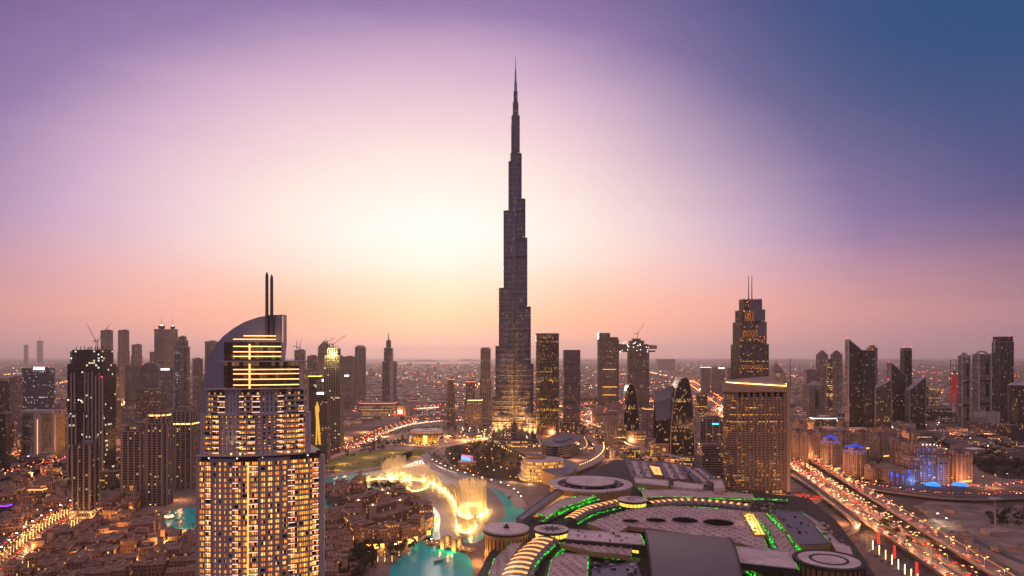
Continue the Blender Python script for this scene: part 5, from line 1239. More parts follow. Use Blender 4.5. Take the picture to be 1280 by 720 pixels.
# slate roofs and plant ranges at the back and right
for pts in ([(782, 575), (812, 577), (820, 597), (790, 597)], [(820, 577), (850, 580), (862, 600), (832, 598)], [(850, 581), (880, 586), (900, 603), (870, 602)]):
    slab('slate_roof', pts, 18, 6, [mslate, tanw]); (x0, y0), (x1, y1), (x2, y2), (x3, y3) = pts
    for f in (.25, .62): slab('roof_bar', [(x0 + (x1 - x0) * f, y0 + (y1 - y0) * f + .6), (x0 + (x1 - x0) * (f + .2), y0 + (y1 - y0) * (f + .2) + .6), (x3 + (x2 - x3) * (f + .2), y3 + (y2 - y3) * (f + .2) - .6), (x3 + (x2 - x3) * f, y3 + (y2 - y3) * f - .6)], 19.4, 1.2, [mroof, mroof], par=False)
slab('plant_range', [(793, 597), (835, 601), (836, 608), (794, 604)], 24, 6, [mroof2, tanw]); slab('plant_range', [(842, 602), (880, 606), (878, 612), (842, 609)], 24, 6, [mroof2, mroof])
slab('plant_range', [(892, 601), (902, 600), (906, 610), (893, 611)], 28, 10, [mroof2, mroof]); slab('lit_atrium_roof', [(812, 582), (824, 584), (828, 594), (818, 593)], 19.2, 4, [sky_l, tanw], par=False)
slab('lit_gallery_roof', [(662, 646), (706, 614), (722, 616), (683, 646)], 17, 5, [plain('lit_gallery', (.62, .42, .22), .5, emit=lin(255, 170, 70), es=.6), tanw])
slab('dark_rampart', [(645, 648), (700, 608), (706, 612), (654, 650)], 22, 10, [mslate, mslate])
slab('long_slate_roof', [(963, 638), (1002, 640), (1038, 680), (1000, 682)], 26, 8, [mslate, tanw])
slab('side_roof', [(1003, 641), (1022, 652), (1060, 690), (1040, 684)], 20, 8, [mroof, tanw]); slab('side_roof', [(1038, 677), (1062, 684), (1066, 694), (1046, 690)], 24, 8, [mroof2, tanw])
k = 12
for i in range(k):
    a = ml(966 + 34 * i / k, 643 + 40 * i / k, 18); MB().box(a[0], a[1], 17, 1.0, 2.2, 2.6, .5).build('wall_lamp', goldhot, mall)
# round roofs of the mall, each a rotunda of its own
def rotunda(label, px, py, rx, h, drum, tops, drum_mat=None, extra=None, glow=0):
    s = (F * (HC - h) / (py - HY)) / F; c = G(px, py, h); root = empty('rotunda', (*c, 0), label, 'rotunda'); r = rx * s
    m = MB(); m.prism(ell(0, 0, r * drum, n=40), 0, h - 2.2, 0, 1); m.build('drum', [drum_mat or tanw, mdark], root)
    for i, (r0, r1, z, mt) in enumerate(tops):
        m = MB()
        if r1 > 0: m.ring(ell(0, 0, r * r0, n=48), ell(0, 0, r * r1, n=48), h + z - 2, h + z, 0)
        else: m.prism(ell(0, 0, r * r0, n=48), h + z - 2, h + z, 0, bottom=True)
        m.build('roof_ring' if r1 > 0 else 'roof_disc', mt, root)
    if extra: extra(root, r, h)
    if glow:
        for i in range(7):
            a = math.pi + math.pi * (i + .5) / 7; lamp('wall_glow', ((r * drum + 7) * math.cos(a), (r * drum + 7) * math.sin(a), 7), glow, (1, .5, .14), 1, root)
    return root
def vents(root, r, h):
    for i in range(46):
        a = rnd.uniform(0, 6.28); q = r * rnd.uniform(.66, .78); MB().box(q * math.cos(a), q * math.sin(a), h - 1.9, rnd.uniform(2, 4), rnd.uniform(2, 4), rnd.uniform(1.4, 3), a).build('roof_unit', rnd.choice([darkmetal, mroof, steel]), root)
rotunda('biggest round mall roof, pale disc inside a wide ring', 738, 604, 52, 26, .97, [(1, .8, 0, mroof2), (.8, 0, -1.5, mdark), (.63, .57, 2.2, mdark), (.585, 0, 3.2, mroof2)], extra=vents, glow=2500)
def hatch(root, r, h): m = MB(); m.prism(ell(0, 0, r * .12, n=12), h, h + 2.5); m.dome(0, 0, h + 2.5, r * .08, 2.5, 10, 3); m.build('roof_hatch', darkmetal, root)
rotunda('round pale roof with dark hatch on a glowing orange drum', 633, 661, 30, 30, .93, [(.97, .9, -.6, mdark), (.95, 0, 1, mroof2)], plain('orange_drum', (.62, .30, .10), .6), lambda r, a, h: [hatch(r, a, h)] + [MB().box(a * .94 * math.cos(t_), a * .94 * math.sin(t_), 3, .5, .8, h - 9, t_).build('wall_slot', darkmetal, r) for t_ in [math.pi * (1 + (i + .5) / 16) for i in range(16)]], glow=9000)
def star(root, r, h):
    p = []
    for i in range(18): a = math.pi * 2 * i / 18; q = r * (.78 if i % 2 == 0 else .3); p.append((q * math.cos(a), q * math.sin(a)))
    MB().prism(p, h + 1, h + 1.25).build('star_inlay', mdark, root)
    for i in range(20): a = 6.28318 * i / 20; MB().box(r * .90 * math.cos(a), r * .90 * math.sin(a), h - 6, .5, r * .22, 3.6, a).build('clerestory', sky_y, root)
rotunda('small round roof with dark star inlay between mall vaults', 689, 662, 21.5, 27, .88, [(1, 0, 1, mroof2), (1.03, .97, .6, mdark)], mdark, star)
def swirl(root, r, h):
    for i in range(14):
        a, b = i * .42, (i + 1) * .42; q0, q1 = r * (.62 - i * .035), r * (.62 - (i + 1) * .035); m = MB(); m.tube((q0 * math.cos(a), q0 * math.sin(a), h + 1.2), (q1 * math.cos(b), q1 * math.sin(b), h + 1.2), .5, .5, 4); m.build('swirl_inlay', mdark, root)
    for i in range(20): a = 6.28318 * i / 20; MB().box(r * .86 * math.cos(a), r * .86 * math.sin(a), h - 6, .5, r * .22, 3.6, a).build('clerestory', sky_y, root)
rotunda('small round roof with dark swirl inlay beside the biggest disc', 791, 625, 18.5, 27, .84, [(1, 0, 1, mroof2), (1.03, .97, .6, mdark)], mdark, swirl)
rotunda('round roof with concentric rings at the right corner of the mall', 1036, 699, 42, 25, .95, [(1.0, .86, 0, mdark), (.9, 0, -.2, mroof2), (.55, .47, .25, mdark)], tanw, lambda r, a, h: [MB().box(a * .97 * math.cos(t_), a * .97 * math.sin(t_), 0, .9, 1.1, h - 2, t_).build('pilaster', mdark, r) for t_ in [math.pi * (1 + (i + .5) / 18) for i in range(18)]], glow=900)
# ---- terraced waterfront building of stacked curved floors
def terraces():
    c = G(676, 590, 10); root = empty('curved_terrace_building', (*c, 0), 'curved stack of warmly lit restaurant terraces on the promenade', 'building')
    def kid(sc, dx=0): return [((x * sc + dx), y * sc) for x, y in smoothp([(-40, -6), (-30, -34), (-4, -42), (24, -34), (46, -22), (50, 10), (30, 36), (-10, 34), (-34, 20)], 2)]
    lit = plain('terrace_glow', (.7, .4, .15), .5, emit=lin(255, 172, 70), es=1.7); tl = facade('terrace_front', (.4, .25, .12), (.3, .18, .06), 5, 2.2, .7, .8, .75, 2.6, (255, 140, 40), (255, 200, 90))
    for i in range(6):
        sc = 1.0 - .045 * i; z = i * 5.2; p = kid(sc, 2 * math.sin(i * 1.3)); m = MB(); m.prism(scalep(p, .93), z, z + 4.2, 0, 1); m.build('lit_floor', [tl, mslate], root)
        m = MB(); m.prism(p, z + 4.2, z + 5.2, 0, bottom=True); m.build('terrace_slab', mroof2, root)
    m = MB(); m.prism(ell(-8, 10, 17, 14, 20), 31, 37, 0, 1); m.build('penthouse', [tanw, mslate], root)
    for x, y in ((-46, -30), (-20, -48), (8, -52), (34, -42)): lamp('terrace_glow', (x, y, 6), 9000, (1, .6, .24), 1.5, root)
    for x, y in ((-20, -50), (-40, -26)): lamp('terrace_glow', (x, y, 22), 3500, (1, .6, .24), 1.5, root)
terraces()
slab_ = MB(); pts = ccw([G(x, y, 20) for x, y in ((672, 586), (682, 570), (700, 572), (722, 580), (716, 592), (700, 596))]); slab_.prism(smoothp(pts, 1), 0, 20, 0, 1)
tag(slab_.build('dark_pavilion', [tanw, mslate]), 'dark flat pavilion behind the lit terraces', 'building')
def swoosh():
    p = ccw([G(x, y, 26) for x, y in ((672, 556), (690, 545), (706, 541), (722, 543), (728, 549), (714, 556), (694, 560))]); c = Vector((sum(q[0] for q in p) / len(p), sum(q[1] for q in p) / len(p))); root = empty('curved_office_building', (*c, 0), 'dark curved office building with pointed prow beside the tallest tower', 'office building')
    q = smoothp([(x - c.x, y - c.y) for x, y in p], 2)
    for i in range(6): m = MB(); m.prism(scalep(q, .97), i * 4.6, i * 4.6 + 3.6, 0, 1); m.prism(q, i * 4.6 + 3.6, i * 4.6 + 4.6, 1, bottom=True); m.build('floor', [FM['glass'], mslate], root)
    m = MB(); m.prism(scalep(q, .5), 27.6, 31); m.build('roof_room', mslate, root)
swoosh()
# entrance viaduct sweeping behind the mall
edge_path('curved_ramp', [(700, 592), (718, 588), (742, 578), (752, 566), (745, 552), (735, 545)], 20, 1.4, pink, 'wide pale lit ramp sweeping behind the mall', 'ramp', z0=7, plane=8)
edge_path('metro_viaduct', [(742, 538), (770, 549), (810, 560), (850, 572), (905, 580), (930, 582)], 9, 2.0, mauve, 'long elevated walkway running past the curved glass building', 'viaduct', z0=10, plane=12)
edge_path('elevated_road', [(722, 540), (735, 522), (745, 512), (700, 502)], 9, 1.6, mauve, 'slim elevated road bending toward the gate towers', 'road', z0=8, plane=9)
# opera hall
def opera():
    Y = base(556); c = (X(533, Y + 30), Y + 30); root = empty('opera_hall', (*c, 0), 'low opera hall with pale rounded overhanging roof and lit glass', 'concert hall')
    k = Y / F; w = 40 * k; q = smoothp(rect(0, 0, w, w * .8), 2); m = MB(); m.prism(scalep(q, .72), 0, 24, 0, 1, top=scalep(q, .88)); m.build('glass_hall', [facade('opera_glass', (.12, .08, .05), (.08, .04, .02), 5, 3, .85, .85, .35, 1.8, (255, 140, 40), (255, 190, 80)), ROOF], root)
    m = MB(); m.prism(scalep(q, .96), 24, 30, 0, bottom=True, top=q); m.prism(q, 30, 31, 0, top=scalep(q, .9)); m.build('roof_shell', mroof2, root); MB().prism(smoothp(rect(0, 6, w * .34, w * .12), 2), 31, 31.3).build('roof_slot', black, root)
    for x in (-30, -12, 8, 28): lamp('entrance_glow', (x, -w * .42, 6), 9000, (1, .55, .16), 1.5, root)
    m = MB().box(0, -w * .34, 2, 9, 1, 18); m.build('lit_portal', gold, root)
opera()
def app_store():
    Y = base(585); root = empty('waterfront_pavilion', (X(584, Y), Y, 0), 'small pavilion with blue and pink lit screen on its roof', 'pavilion'); m = MB(); q = smoothp(rect(0, 0, 34, 22), 2); m.prism(q, 0, 12, 0, 1); m.build('walls', [sandlit, mslate], root)
    m = MB(); m.face([(-10, -9, 16), (6, -11, 14), (6, -6, 20), (-10, -4, 22)]); m.tube((-10, -4, 12), (-10, -4, 22), .3); m.tube((6, -6, 12), (6, -6, 20), .3); m.build('screen', plain('screen_blue', (.2, .4, .8), .5, emit=lin(70, 150, 255), es=1.8), root)
    m = MB(); m.face([(-10, -3.7, 22.2), (10, -6, 19.6), (10, -2, 22), (-10, 0, 24.5)]); m.tube((10, -4, 12), (10, -4, 20), .3); m.build('screen', plain('screen_pink', (.8, .3, .4), .5, emit=lin(255, 90, 130), es=.9), root)
app_store()
# ================================================================ HIGHWAY AND ROADS
kerb = plain('viaduct_concrete', (.34, .26, .23), .8, noise=.15)
asph2 = plain('highway_asphalt', (.075, .06, .058), .45, noise=.25, scale=.03)
white_p = plain('road_paint', (.6, .55, .5), .7)
def strip_pts(px, plane, w, it=3, world=False):
    p = smoothp(px if world else [G(x, y, plane) for x, y in px], it, False); L, Rr = [], []
    for i in range(len(p)):
        a = Vector(p[max(0, i - 1)]); b = Vector(p[min(len(p) - 1, i + 1)]); e = (b - a).normalized(); n = Vector((e.y, -e.x))
        L.append(Vector(p[i]) + n * w / 2); Rr.append(Vector(p[i]) - n * w / 2)
    return [Vector(q) for q in p], L, Rr
def road(name, px, plane, w, label, elevated=False, lanes=4, it=3):
    p, L, Rr = strip_pts(px, plane, w, it); m = MB(); z = plane if elevated else .03
    for i in range(len(p) - 1):
        q = ccw([tuple(L[i]), tuple(L[i + 1]), tuple(Rr[i + 1]), tuple(Rr[i])])
        if elevated: m.prism(q, z - 1.8, z, 1, 0, bottom=True)
        else: m.face([(*v, z) for v in q], 0)
        for A, sg in ((L, 1), (Rr, -1)):
            e = (A[i + 1] - A[i]).normalized(); n = Vector((e.y, -e.x)) * .25
            m.prism(ccw([tuple(A[i] + n), tuple(A[i + 1] + n), tuple(A[i + 1] - n), tuple(A[i] - n)]), z - (1.8 if elevated else .02), z + (1.0 if elevated else .14), 1)
        for k in range(1, lanes):
            f = k / lanes; a, b = L[i].lerp(Rr[i], f), L[i + 1].lerp(Rr[i + 1], f); l = (b - a).length; e = (b - a) / max(l, .01); n = Vector((e.y, -e.x)) * .12; d = 0
            while d < l - 3: c0, c1 = a + e * d, a + e * (d + 3.5); m.face([(*v, z + .012) for v in ccw([tuple(c0 + n), tuple(c1 + n), tuple(c1 - n), tuple(c0 - n)])], 2); d += 10
    if elevated:
        acc = 0
        for i in range(len(p) - 1):
            acc += (p[i + 1] - p[i]).length
            if acc > 34: acc = 0; m.prism(ell(p[i].x, p[i].y, 1.3, n=8), 0, z - 1.7, 1)
    o = m.build(name, [asph2, kerb, white_p]); tag(o, label, kind='structure'); return p, L, Rr
HWY = {}
HWY['A'] = road('viaduct', [(862, 478), (905, 508), (989, 557), (1060, 600), (1130, 643), (1268, 728), (1360, 785)], 9, 17, 'outer lit highway viaduct', True, 4, 1)
HWY['B'] = road('highway', [(857, 480), (898, 510), (989, 572), (1060, 618), (1140, 668), (1230, 724), (1320, 778)], 0, 26, 'main dark highway at ground level between the viaducts', False, 6, 1)
HWY['C'] = road('viaduct', [(852, 481), (890, 512), (989, 582), (1040, 616), (1080, 646), (1150, 692), (1205, 730), (1280, 782)], 8, 16, 'inner lit highway viaduct', True, 4, 1)
road('slip_road', [(989, 592), (1020, 611), (1045, 632), (1066, 648), (1072, 656), (1066, 663), (1052, 668), (1046, 676), (1056, 692)], 6, 8, 'slip road curling off the inner viaduct', True, 2)
road('slip_road', [(989, 614), (1010, 618), (1030, 620), (1034, 628), (1018, 634), (998, 636), (980, 634)], 1, 8, 'loop slip road around the lit car park', True, 2)
road('cross_road', [(1070, 606), (1130, 616), (1200, 623), (1290, 620), (1400, 612)], 5, 20, 'wide cross road bridge at right', True, 4)
road('street', [(1100, 597), (1160, 606), (1230, 608), (1300, 600)], 0, 16, 'street before the blue lit hotel', False, 3)
road('street', [(1190, 664), (1220, 676), (1250, 692), (1300, 712)], 0, 10, 'curved dirt track at lower right', False, 2)
HWY['L1'] = road('ramp_road', [(-40, 730), (0, 690), (30, 664), (60, 646), (90, 631), (120, 622)], 4, 16, 'raised pale carriageway curving at lower left', True, 3)
HWY['L2'] = road('left_road', [(-30, 760), (0, 722), (32, 690), (62, 665), (92, 645), (118, 636)], 0, 20, 'dark curved road with traffic at lower left', False, 5)
road('left_far_road', [(-40, 606), (10, 594), (60, 582), (100, 572), (160, 566), (250, 560)], 5, 14, 'far highway behind the towers at left', True, 3)
road('left_far_road', [(-40, 580), (20, 574), (80, 566), (140, 552), (200, 548)], 0, 22, 'broad avenue before the curved hotel', False, 4)
road('avenue', [(440, 560), (480, 540), (520, 528), (600, 524), (700, 522), (760, 515)], 0, 20, 'avenue beyond the opera hall', False, 4)
road('avenue', [(380, 512), (470, 515), (560, 508), (640, 505), (720, 508), (830, 500), (900, 500)], 0, 40, 'wide far highway across the middle distance', False, 6)
road('villa_street', [(92, 655), (130, 650), (170, 645), (203, 640)], 0, 8, 'lit street between villas and row houses', False, 2)
# ---- cars: one of each kind, then copies
def make_car(kind):
    m = MB(); c = {'w': 0, 'r': 0}[kind]
    m.prism([(-2.2, -.9), (2.2, -.9), (2.2, .9), (-2.2, .9)], .3, .95, 0, top=[(-2.15, -.85), (2.1, -.85), (2.1, .85), (-2.15, .85)], bottom=True)
    m.prism([(-1.5, -.82), (1.0, -.82), (1.0, .82), (-1.5, .82)], .95, 1.45, 1, 0, top=[(-1.0, -.68), (.45, -.68), (.45, .68), (-1.0, .68)])
    for x in (-1.35, 1.35):
        for y in (-.86, .86): m.tube((x, y - .1, .33), (x, y + .1, .33), .33, .33, 8, 1)
    mats = [rnd.choice([plain('car_white', (.6, .58, .56), .3), plain('car_grey', (.2, .2, .21), .3), plain('car_black', (.03, .03, .03), .3)]), plain('car_glass', (.02, .02, .02), .1)]
    lt = whitel if kind == 'w' else plain('tail_light', (.6, .05, .03), .5, emit=lin(255, 48, 24), es=9)
    h = plain('headlight', (.8, .7, .6), .5, emit=lin(255, 190, 120), es=11)
    for y in (-.62, .62): m.box(2.2, y, .5, .25, .5, .32, m=2); m.box(-2.2, y, .55, .2, .55, .35, m=3)
    return m, mats + [h, plain('tail_light', (.6, .05, .03), .5, emit=lin(255, 48, 24), es=9)]
CARS = []
for cn, cc in (('car_white', (.6, .58, .56)), ('car_grey', (.2, .2, .21)), ('car_black', (.03, .03, .03))):
    m, mats = make_car('w'); mats[0] = plain(cn, cc, .3); CARS.append(m.build('parked_car' if 0 else 'car', mats))
NC = [0]; XC = []
PARK = []
for cn in ('car_white', 'car_grey', 'car_black'): m, mats = make_car('w'); PARK.append(m.build('car', [plain(cn, (0, 0, 0)), mats[1], plain('lens_off', (.5, .5, .5), .2), plain('lens_red_off', (.3, .02, .02), .2)]))
def put_car(p, ang, z, label, group):
    if NC[0] >= 296:
        XC.append((p[0], p[1], z, ang)); return
    src = rnd.choice(PARK if 'parked' in label and 'mall' in label else CARS); c = src.copy(); COL.objects.link(c); c.location = (p[0], p[1], z); c.rotation_euler.z = ang; tag(c, label, 'car', group); NC[0] += 1
def traffic(key, z, lanes, step, label, group, away_left=True, w=17, t0=0, t1=1e9):
    p, L, Rr = HWY[key]; d = 0
    for i in range(len(p) - 1):
        seg = p[i + 1] - p[i]; l = seg.length; e = seg / l; n = Vector((e.y, -e.x)); q = 0
        while q < l:
            c = p[i] + e * q
            if t0 < c.y < t1:
                for k in range(lanes):
                    if rnd.random() < .42: continue
                    off = (k + .5) / lanes * w - w / 2; pos = c + n * off + e * rnd.uniform(-.4, .4) * step; fwd = e if off * (1 if away_left else -1) < 0 else -e
                    put_car(pos, math.atan2(fwd.y, fwd.x), z, label, group)
            q += step
for i in range(9):
    for j in range(3):
        if rnd.random() < .75: a = G(996 + i * 3.4 + j * 1.2, 619 + j * 2.2 + rnd.uniform(-.4, .4)); put_car(a, 1.2, .05, 'car parked in the lit lot inside the loop slip road', 'cars in the loop car park')
for i in range(10):
    for j in range(6):
        a = G(1078 + i * 8.0 - j * 1.5, 667 + i * 5.4 + j * 2.6); put_car(a, .9, .05, 'car parked in the striped car park between mall and viaduct', 'cars in the mall car park')
traffic('C', 8.02, 4, 24, 'car driving on the inner elevated highway viaduct at right', 'cars on the inner viaduct', w=15, t0=560, t1=860)
traffic('B', .05, 6, 20, 'car driving on the sunken dark highway between the two viaducts', 'cars on the main highway', w=24, t0=560, t1=820)
traffic('A', 9.02, 4, 28, 'car driving on the outer elevated highway viaduct at right', 'cars on the outer viaduct', w=15, t0=560, t1=860)
traffic('L2', .05, 4, 22, 'car on the dark curved road at lower left', 'cars on the curved road', w=17, t0=560, t1=900)
traffic('L1', 4.02, 3, 40, 'car on the raised pale carriageway at lower left', 'cars on the raised carriageway', w=13, t0=560, t1=900)
NC[0] = 999
for args in (('C', 8.02, 4, 16, 15, 860, 2400), ('B', .05, 6, 13, 24, 820, 2400), ('A', 9.02, 4, 16, 15, 860, 2400), ('L2', .05, 4, 16, 17, 900, 1400)): traffic(args[0], args[1], args[2], args[3], '', '', w=args[4], t0=args[5], t1=args[6])
for pts, lanes, w_ in (([(700, 502), (745, 512), (735, 522), (722, 540), (700, 552)], 3, 12), ([(690, 520), (730, 524), (750, 535), (790, 548), (850, 566), (905, 574)], 3, 14), ([(440, 560), (480, 540), (520, 528), (600, 524), (700, 522), (760, 515)], 4, 18), ([(-40, 580), (20, 574), (80, 566), (140, 552), (200, 548)], 4, 20),
                    ([(-40, 606), (10, 594), (60, 582), (100, 572), (160, 566), (250, 560)], 3, 12), ([(1070, 606), (1130, 616), (1200, 623), (1290, 620)], 3, 16), ([(1060, 594), (1100, 597), (1160, 606), (1230, 608), (1300, 600)], 3, 12), ([(380, 512), (470, 515), (560, 508), (640, 505), (720, 508), (830, 500), (900, 500)], 4, 34)):
    q_ = [Vector(a) for a in smoothp([G(x, y) for x, y in pts], 2, False)]
    for i in range(len(q_) - 1):
        e = (q_[i + 1] - q_[i]); l_ = e.length; e /= l_; n = Vector((e.y, -e.x)); d_ = 0
        while d_ < l_:
            for k in range(lanes):
                if rnd.random() < .6: off = ((k + .5) / lanes - .5) * w_; p = q_[i] + e * d_ + n * off; XC.append((p.x, p.y, 5.1 if (pts[0] in ((-40, 606), (1070, 606))) else .1, math.atan2(e.y, e.x) + (math.pi if off > 0 else 0)))
            d_ += 15
xm = MB()
for (x, y, z, an) in XC:
    u = Vector((math.cos(an), math.sin(an))); v = Vector((-u.y, u.x)); k_ = 1 + max(0, y - 900) / 1500
    xm.box(x, y, z + .3, 4.4, 1.8, 1.1, an, 0)
    for sg in (-.6, .6):
        q = Vector((x, y)) + u * 2.25 + v * sg; xm.box(q.x, q.y, z + .5, .3, .5 * k_, .4 * k_, an, 1); q = Vector((x, y)) - u * 2.25 + v * sg; xm.box(q.x, q.y, z + .5, .3, .5 * k_, .4 * k_, an, 2)
tag(xm.build('distant_traffic', [plain('car_grey', (0, 0, 0)), plain('headlight', (0, 0, 0)), plain('tail_light', (0, 0, 0))]), 'dense far traffic filling the highway toward the horizon', kind='stuff')
for c in CARS + PARK: bpy.data.objects.remove(c)
# parking surface
sheet('car_park', [(1062, 655), (1085, 660), (1200, 735), (1130, 750), (1085, 700)], .02, plain('car_park', (.12, .10, .10), .8, noise=.2), 'car park beside the mall', 0)
sheet('sand_lot', [(1130, 625), (1260, 632), (1300, 660), (1300, 740), (1270, 712), (1180, 660)], .02, plain('sand_lot', (.22, .165, .145), .9, noise=.5, scale=.03), 'pale sandy lot right of the highway', 1)
clump_ = [G(rnd.uniform(1140, 1275), rnd.uniform(632, 700)) for _ in range(46)]
for i, (x, y) in enumerate(clump_):
    if i % 3 == 0: m = MB(); m.prism(rect(0, 0, 14, 8, 0), 0, 4, 0, 1); m.box(3, 0, 4, 4, 3, 1.4, 0, 1, 1); c_ = m.build('site_shed', [sandstone, roofgrey], None, (x, y, 0)); c_.rotation_euler.z = rnd.uniform(0, 3); tag(c_, 'low site shed on the pale sandy lot right of the highway', 'shed', 'sheds on the sandy lot')
sheet('dark_park', [(1210, 565), (1280, 560), (1330, 575), (1330, 600), (1230, 598)], .02, shrub, 'dark park at the right edge', 1)
# ---- street lamps: pole, arm and lit head
def make_lamp(h=11, mat=None):
    r_ = empty('street_lamp', (0, -5000, 0), 'x', 'street lamp'); m = MB(); m.tube((0, 0, 0), (0, 0, h), .22, .14, 5); m.build('pole', steel, r_)
    m = MB(); m.tube((0, 0, h), (2.2, 0, h + .5), .14, .1, 4); m.build('arm', steel, r_); m = MB(); m.box(2.4, 0, h + .3, 1.6, .8, .35); m.build('lamp_head', mat or plain('sodium_head', (.8, .5, .2), .5, emit=lin(255, 140, 60), es=9), r_); return r_
LAMP = make_lamp(); LW = make_lamp(9, plain('white_head', (.8, .8, .7), .5, emit=lin(255, 226, 190), es=14)); NL = [0]
def lamps(key, off, step, z, label, group, src=None, light=0, t0=0, t1=1500, px=None, col=(1, .42, .16), every=2):
    p = HWY[key][0] if key else [Vector(q) for q in smoothp([G(*q) for q in px], 2, False)]; acc = 0; k = 0
    for i in range(len(p) - 1):
        seg = p[i + 1] - p[i]; l = seg.length; e = seg / l; n = Vector((e.y, -e.x)); q = -acc
        while q + step <= l:
            q += step; c = p[i] + e * q + n * off
            if t0 < c.y < t1 and NL[0] < 290:
                copy_thing(src or LAMP, (c.x, c.y, z), math.atan2(-n.y * off, -n.x * off), label, group); NL[0] += 1; k += 1
                if light and k % every == 0: lamp('street_light', (c.x - n.x * off * .4, c.y - n.y * off * .4, z + 9), light, col, 1.0)
        acc = l - q
lamps('A', 8.2, 34, 9, 'street lamp on the outer highway viaduct', 'lamps of the outer viaduct', light=12000, every=1, t0=560, t1=2200)
lamps('C', -7.8, 34, 8, 'street lamp on the inner highway viaduct', 'lamps of the inner viaduct', light=12000, every=1, t0=560, t1=2200)
lamps('L1', 7.5, 28, 4, 'street lamp along the raised carriageway at lower left', 'lamps of the raised carriageway', LW, 1200)
lamps('L2', -10.5, 24, 0, 'street lamp along the curved road and villas', 'lamps of the curved road', light=7000)
lamps(None, 0, 26, 0, 'small lamp on the far lake promenade', 'lamps of the far promenade', LW, 900, px=[(534, 578), (560, 592), (600, 604), (630, 612), (645, 622), (652, 634)], every=2)
lamps(None, 0, 16, 0, 'yellow lamp on the boulevard ringing the dark lawn', 'lamps of the ring boulevard', None, 1500, px=[(404, 574), (430, 565), (465, 557), (500, 555)], every=3, t1=2500)
lamps(None, 0, 22, 0, 'lamp of the lit street between villas and row houses', 'lamps of the villa street', None, 2800, px=[(88, 657), (130, 650), (170, 645), (203, 640)], every=1, col=(1, .45, .12))
lamps(None, 0, 20, 0, 'small lamp by the turquoise basin and the island hotel', 'lamps of the basin quay', LW, 700, px=[(450, 700), (490, 694), (520, 686), (560, 684)], every=3)
lamps(None, 0, 30, 0, 'lamp in front of the blue lit hotel', 'lamps of the hotel street', None, 2500, px=[(1060, 596), (1130, 604), (1200, 608), (1270, 600)], every=2)
lamps(None, 0, 24, 0, 'white floodlight on the sandy lot right of the highway', 'floodlights of the sandy lot', LW, 9000, px=[(1164, 646), (1172, 654), (1190, 662)], every=1, col=(1, .85, .6))
for r_ in (LAMP, LW):
    for ch in list(r_.children): bpy.data.objects.remove(ch)
    bpy.data.objects.remove(r_)
# ---- red banner pylons and light columns beside the car park
for i, (px, py) in enumerate(((1026, 656), (1042, 672), (1098, 682), (1118, 700), (1146, 722))):
    x, y = G(px, py); root = empty('banner_pylon', (x, y, 0), 'glowing red banner pylon beside the mall car park', 'pylon', 'red banner pylons'); MB().box(0, 0, 0, 1.4, 1.4, 2).build('foot', concrete, root); MB().box(0, 0, 2, 2.0, .5, 12).build('banner', plain('red_banner', (.6, .03, .03), .5, emit=lin(255, 30, 20), es=2.2), root)
for i in range(9):
    x, y = G(1091 + i * 8, 688 + i * 6.2); root = empty('light_column', (x, y, 0), 'slim white light column in the row beside the mall car park', 'light column', 'light columns by the car park'); MB().tube((0, 0, 0), (0, 0, 1), .6, .6, 6).build('foot', concrete, root); MB().tube((0, 0, 1), (0, 0, 10), .45, .45, 6).build('shaft', plain('column_light', (.8, .7, .5), .5, emit=lin(255, 214, 150), es=3), root)
# tall floodlight mast on a block at right
x, y = G(1244, 668); root = empty('monument_mast', (x, y, 0), 'tall pale mast with flat head on a square plinth, lower right', 'mast'); s_ = y / F
MB().box(0, 0, 0, 22, 16, 5).build('plinth', kerb, root); MB().tube((0, 0, 5), (0, 0, Z(624, y)), .9, .5, 6).build('shaft', pale, root); MB().prism(ell(0, 0, 6, n=12), Z(624, y), Z(624, y) + 1.4, 0, bottom=True).build('head', pale, root)
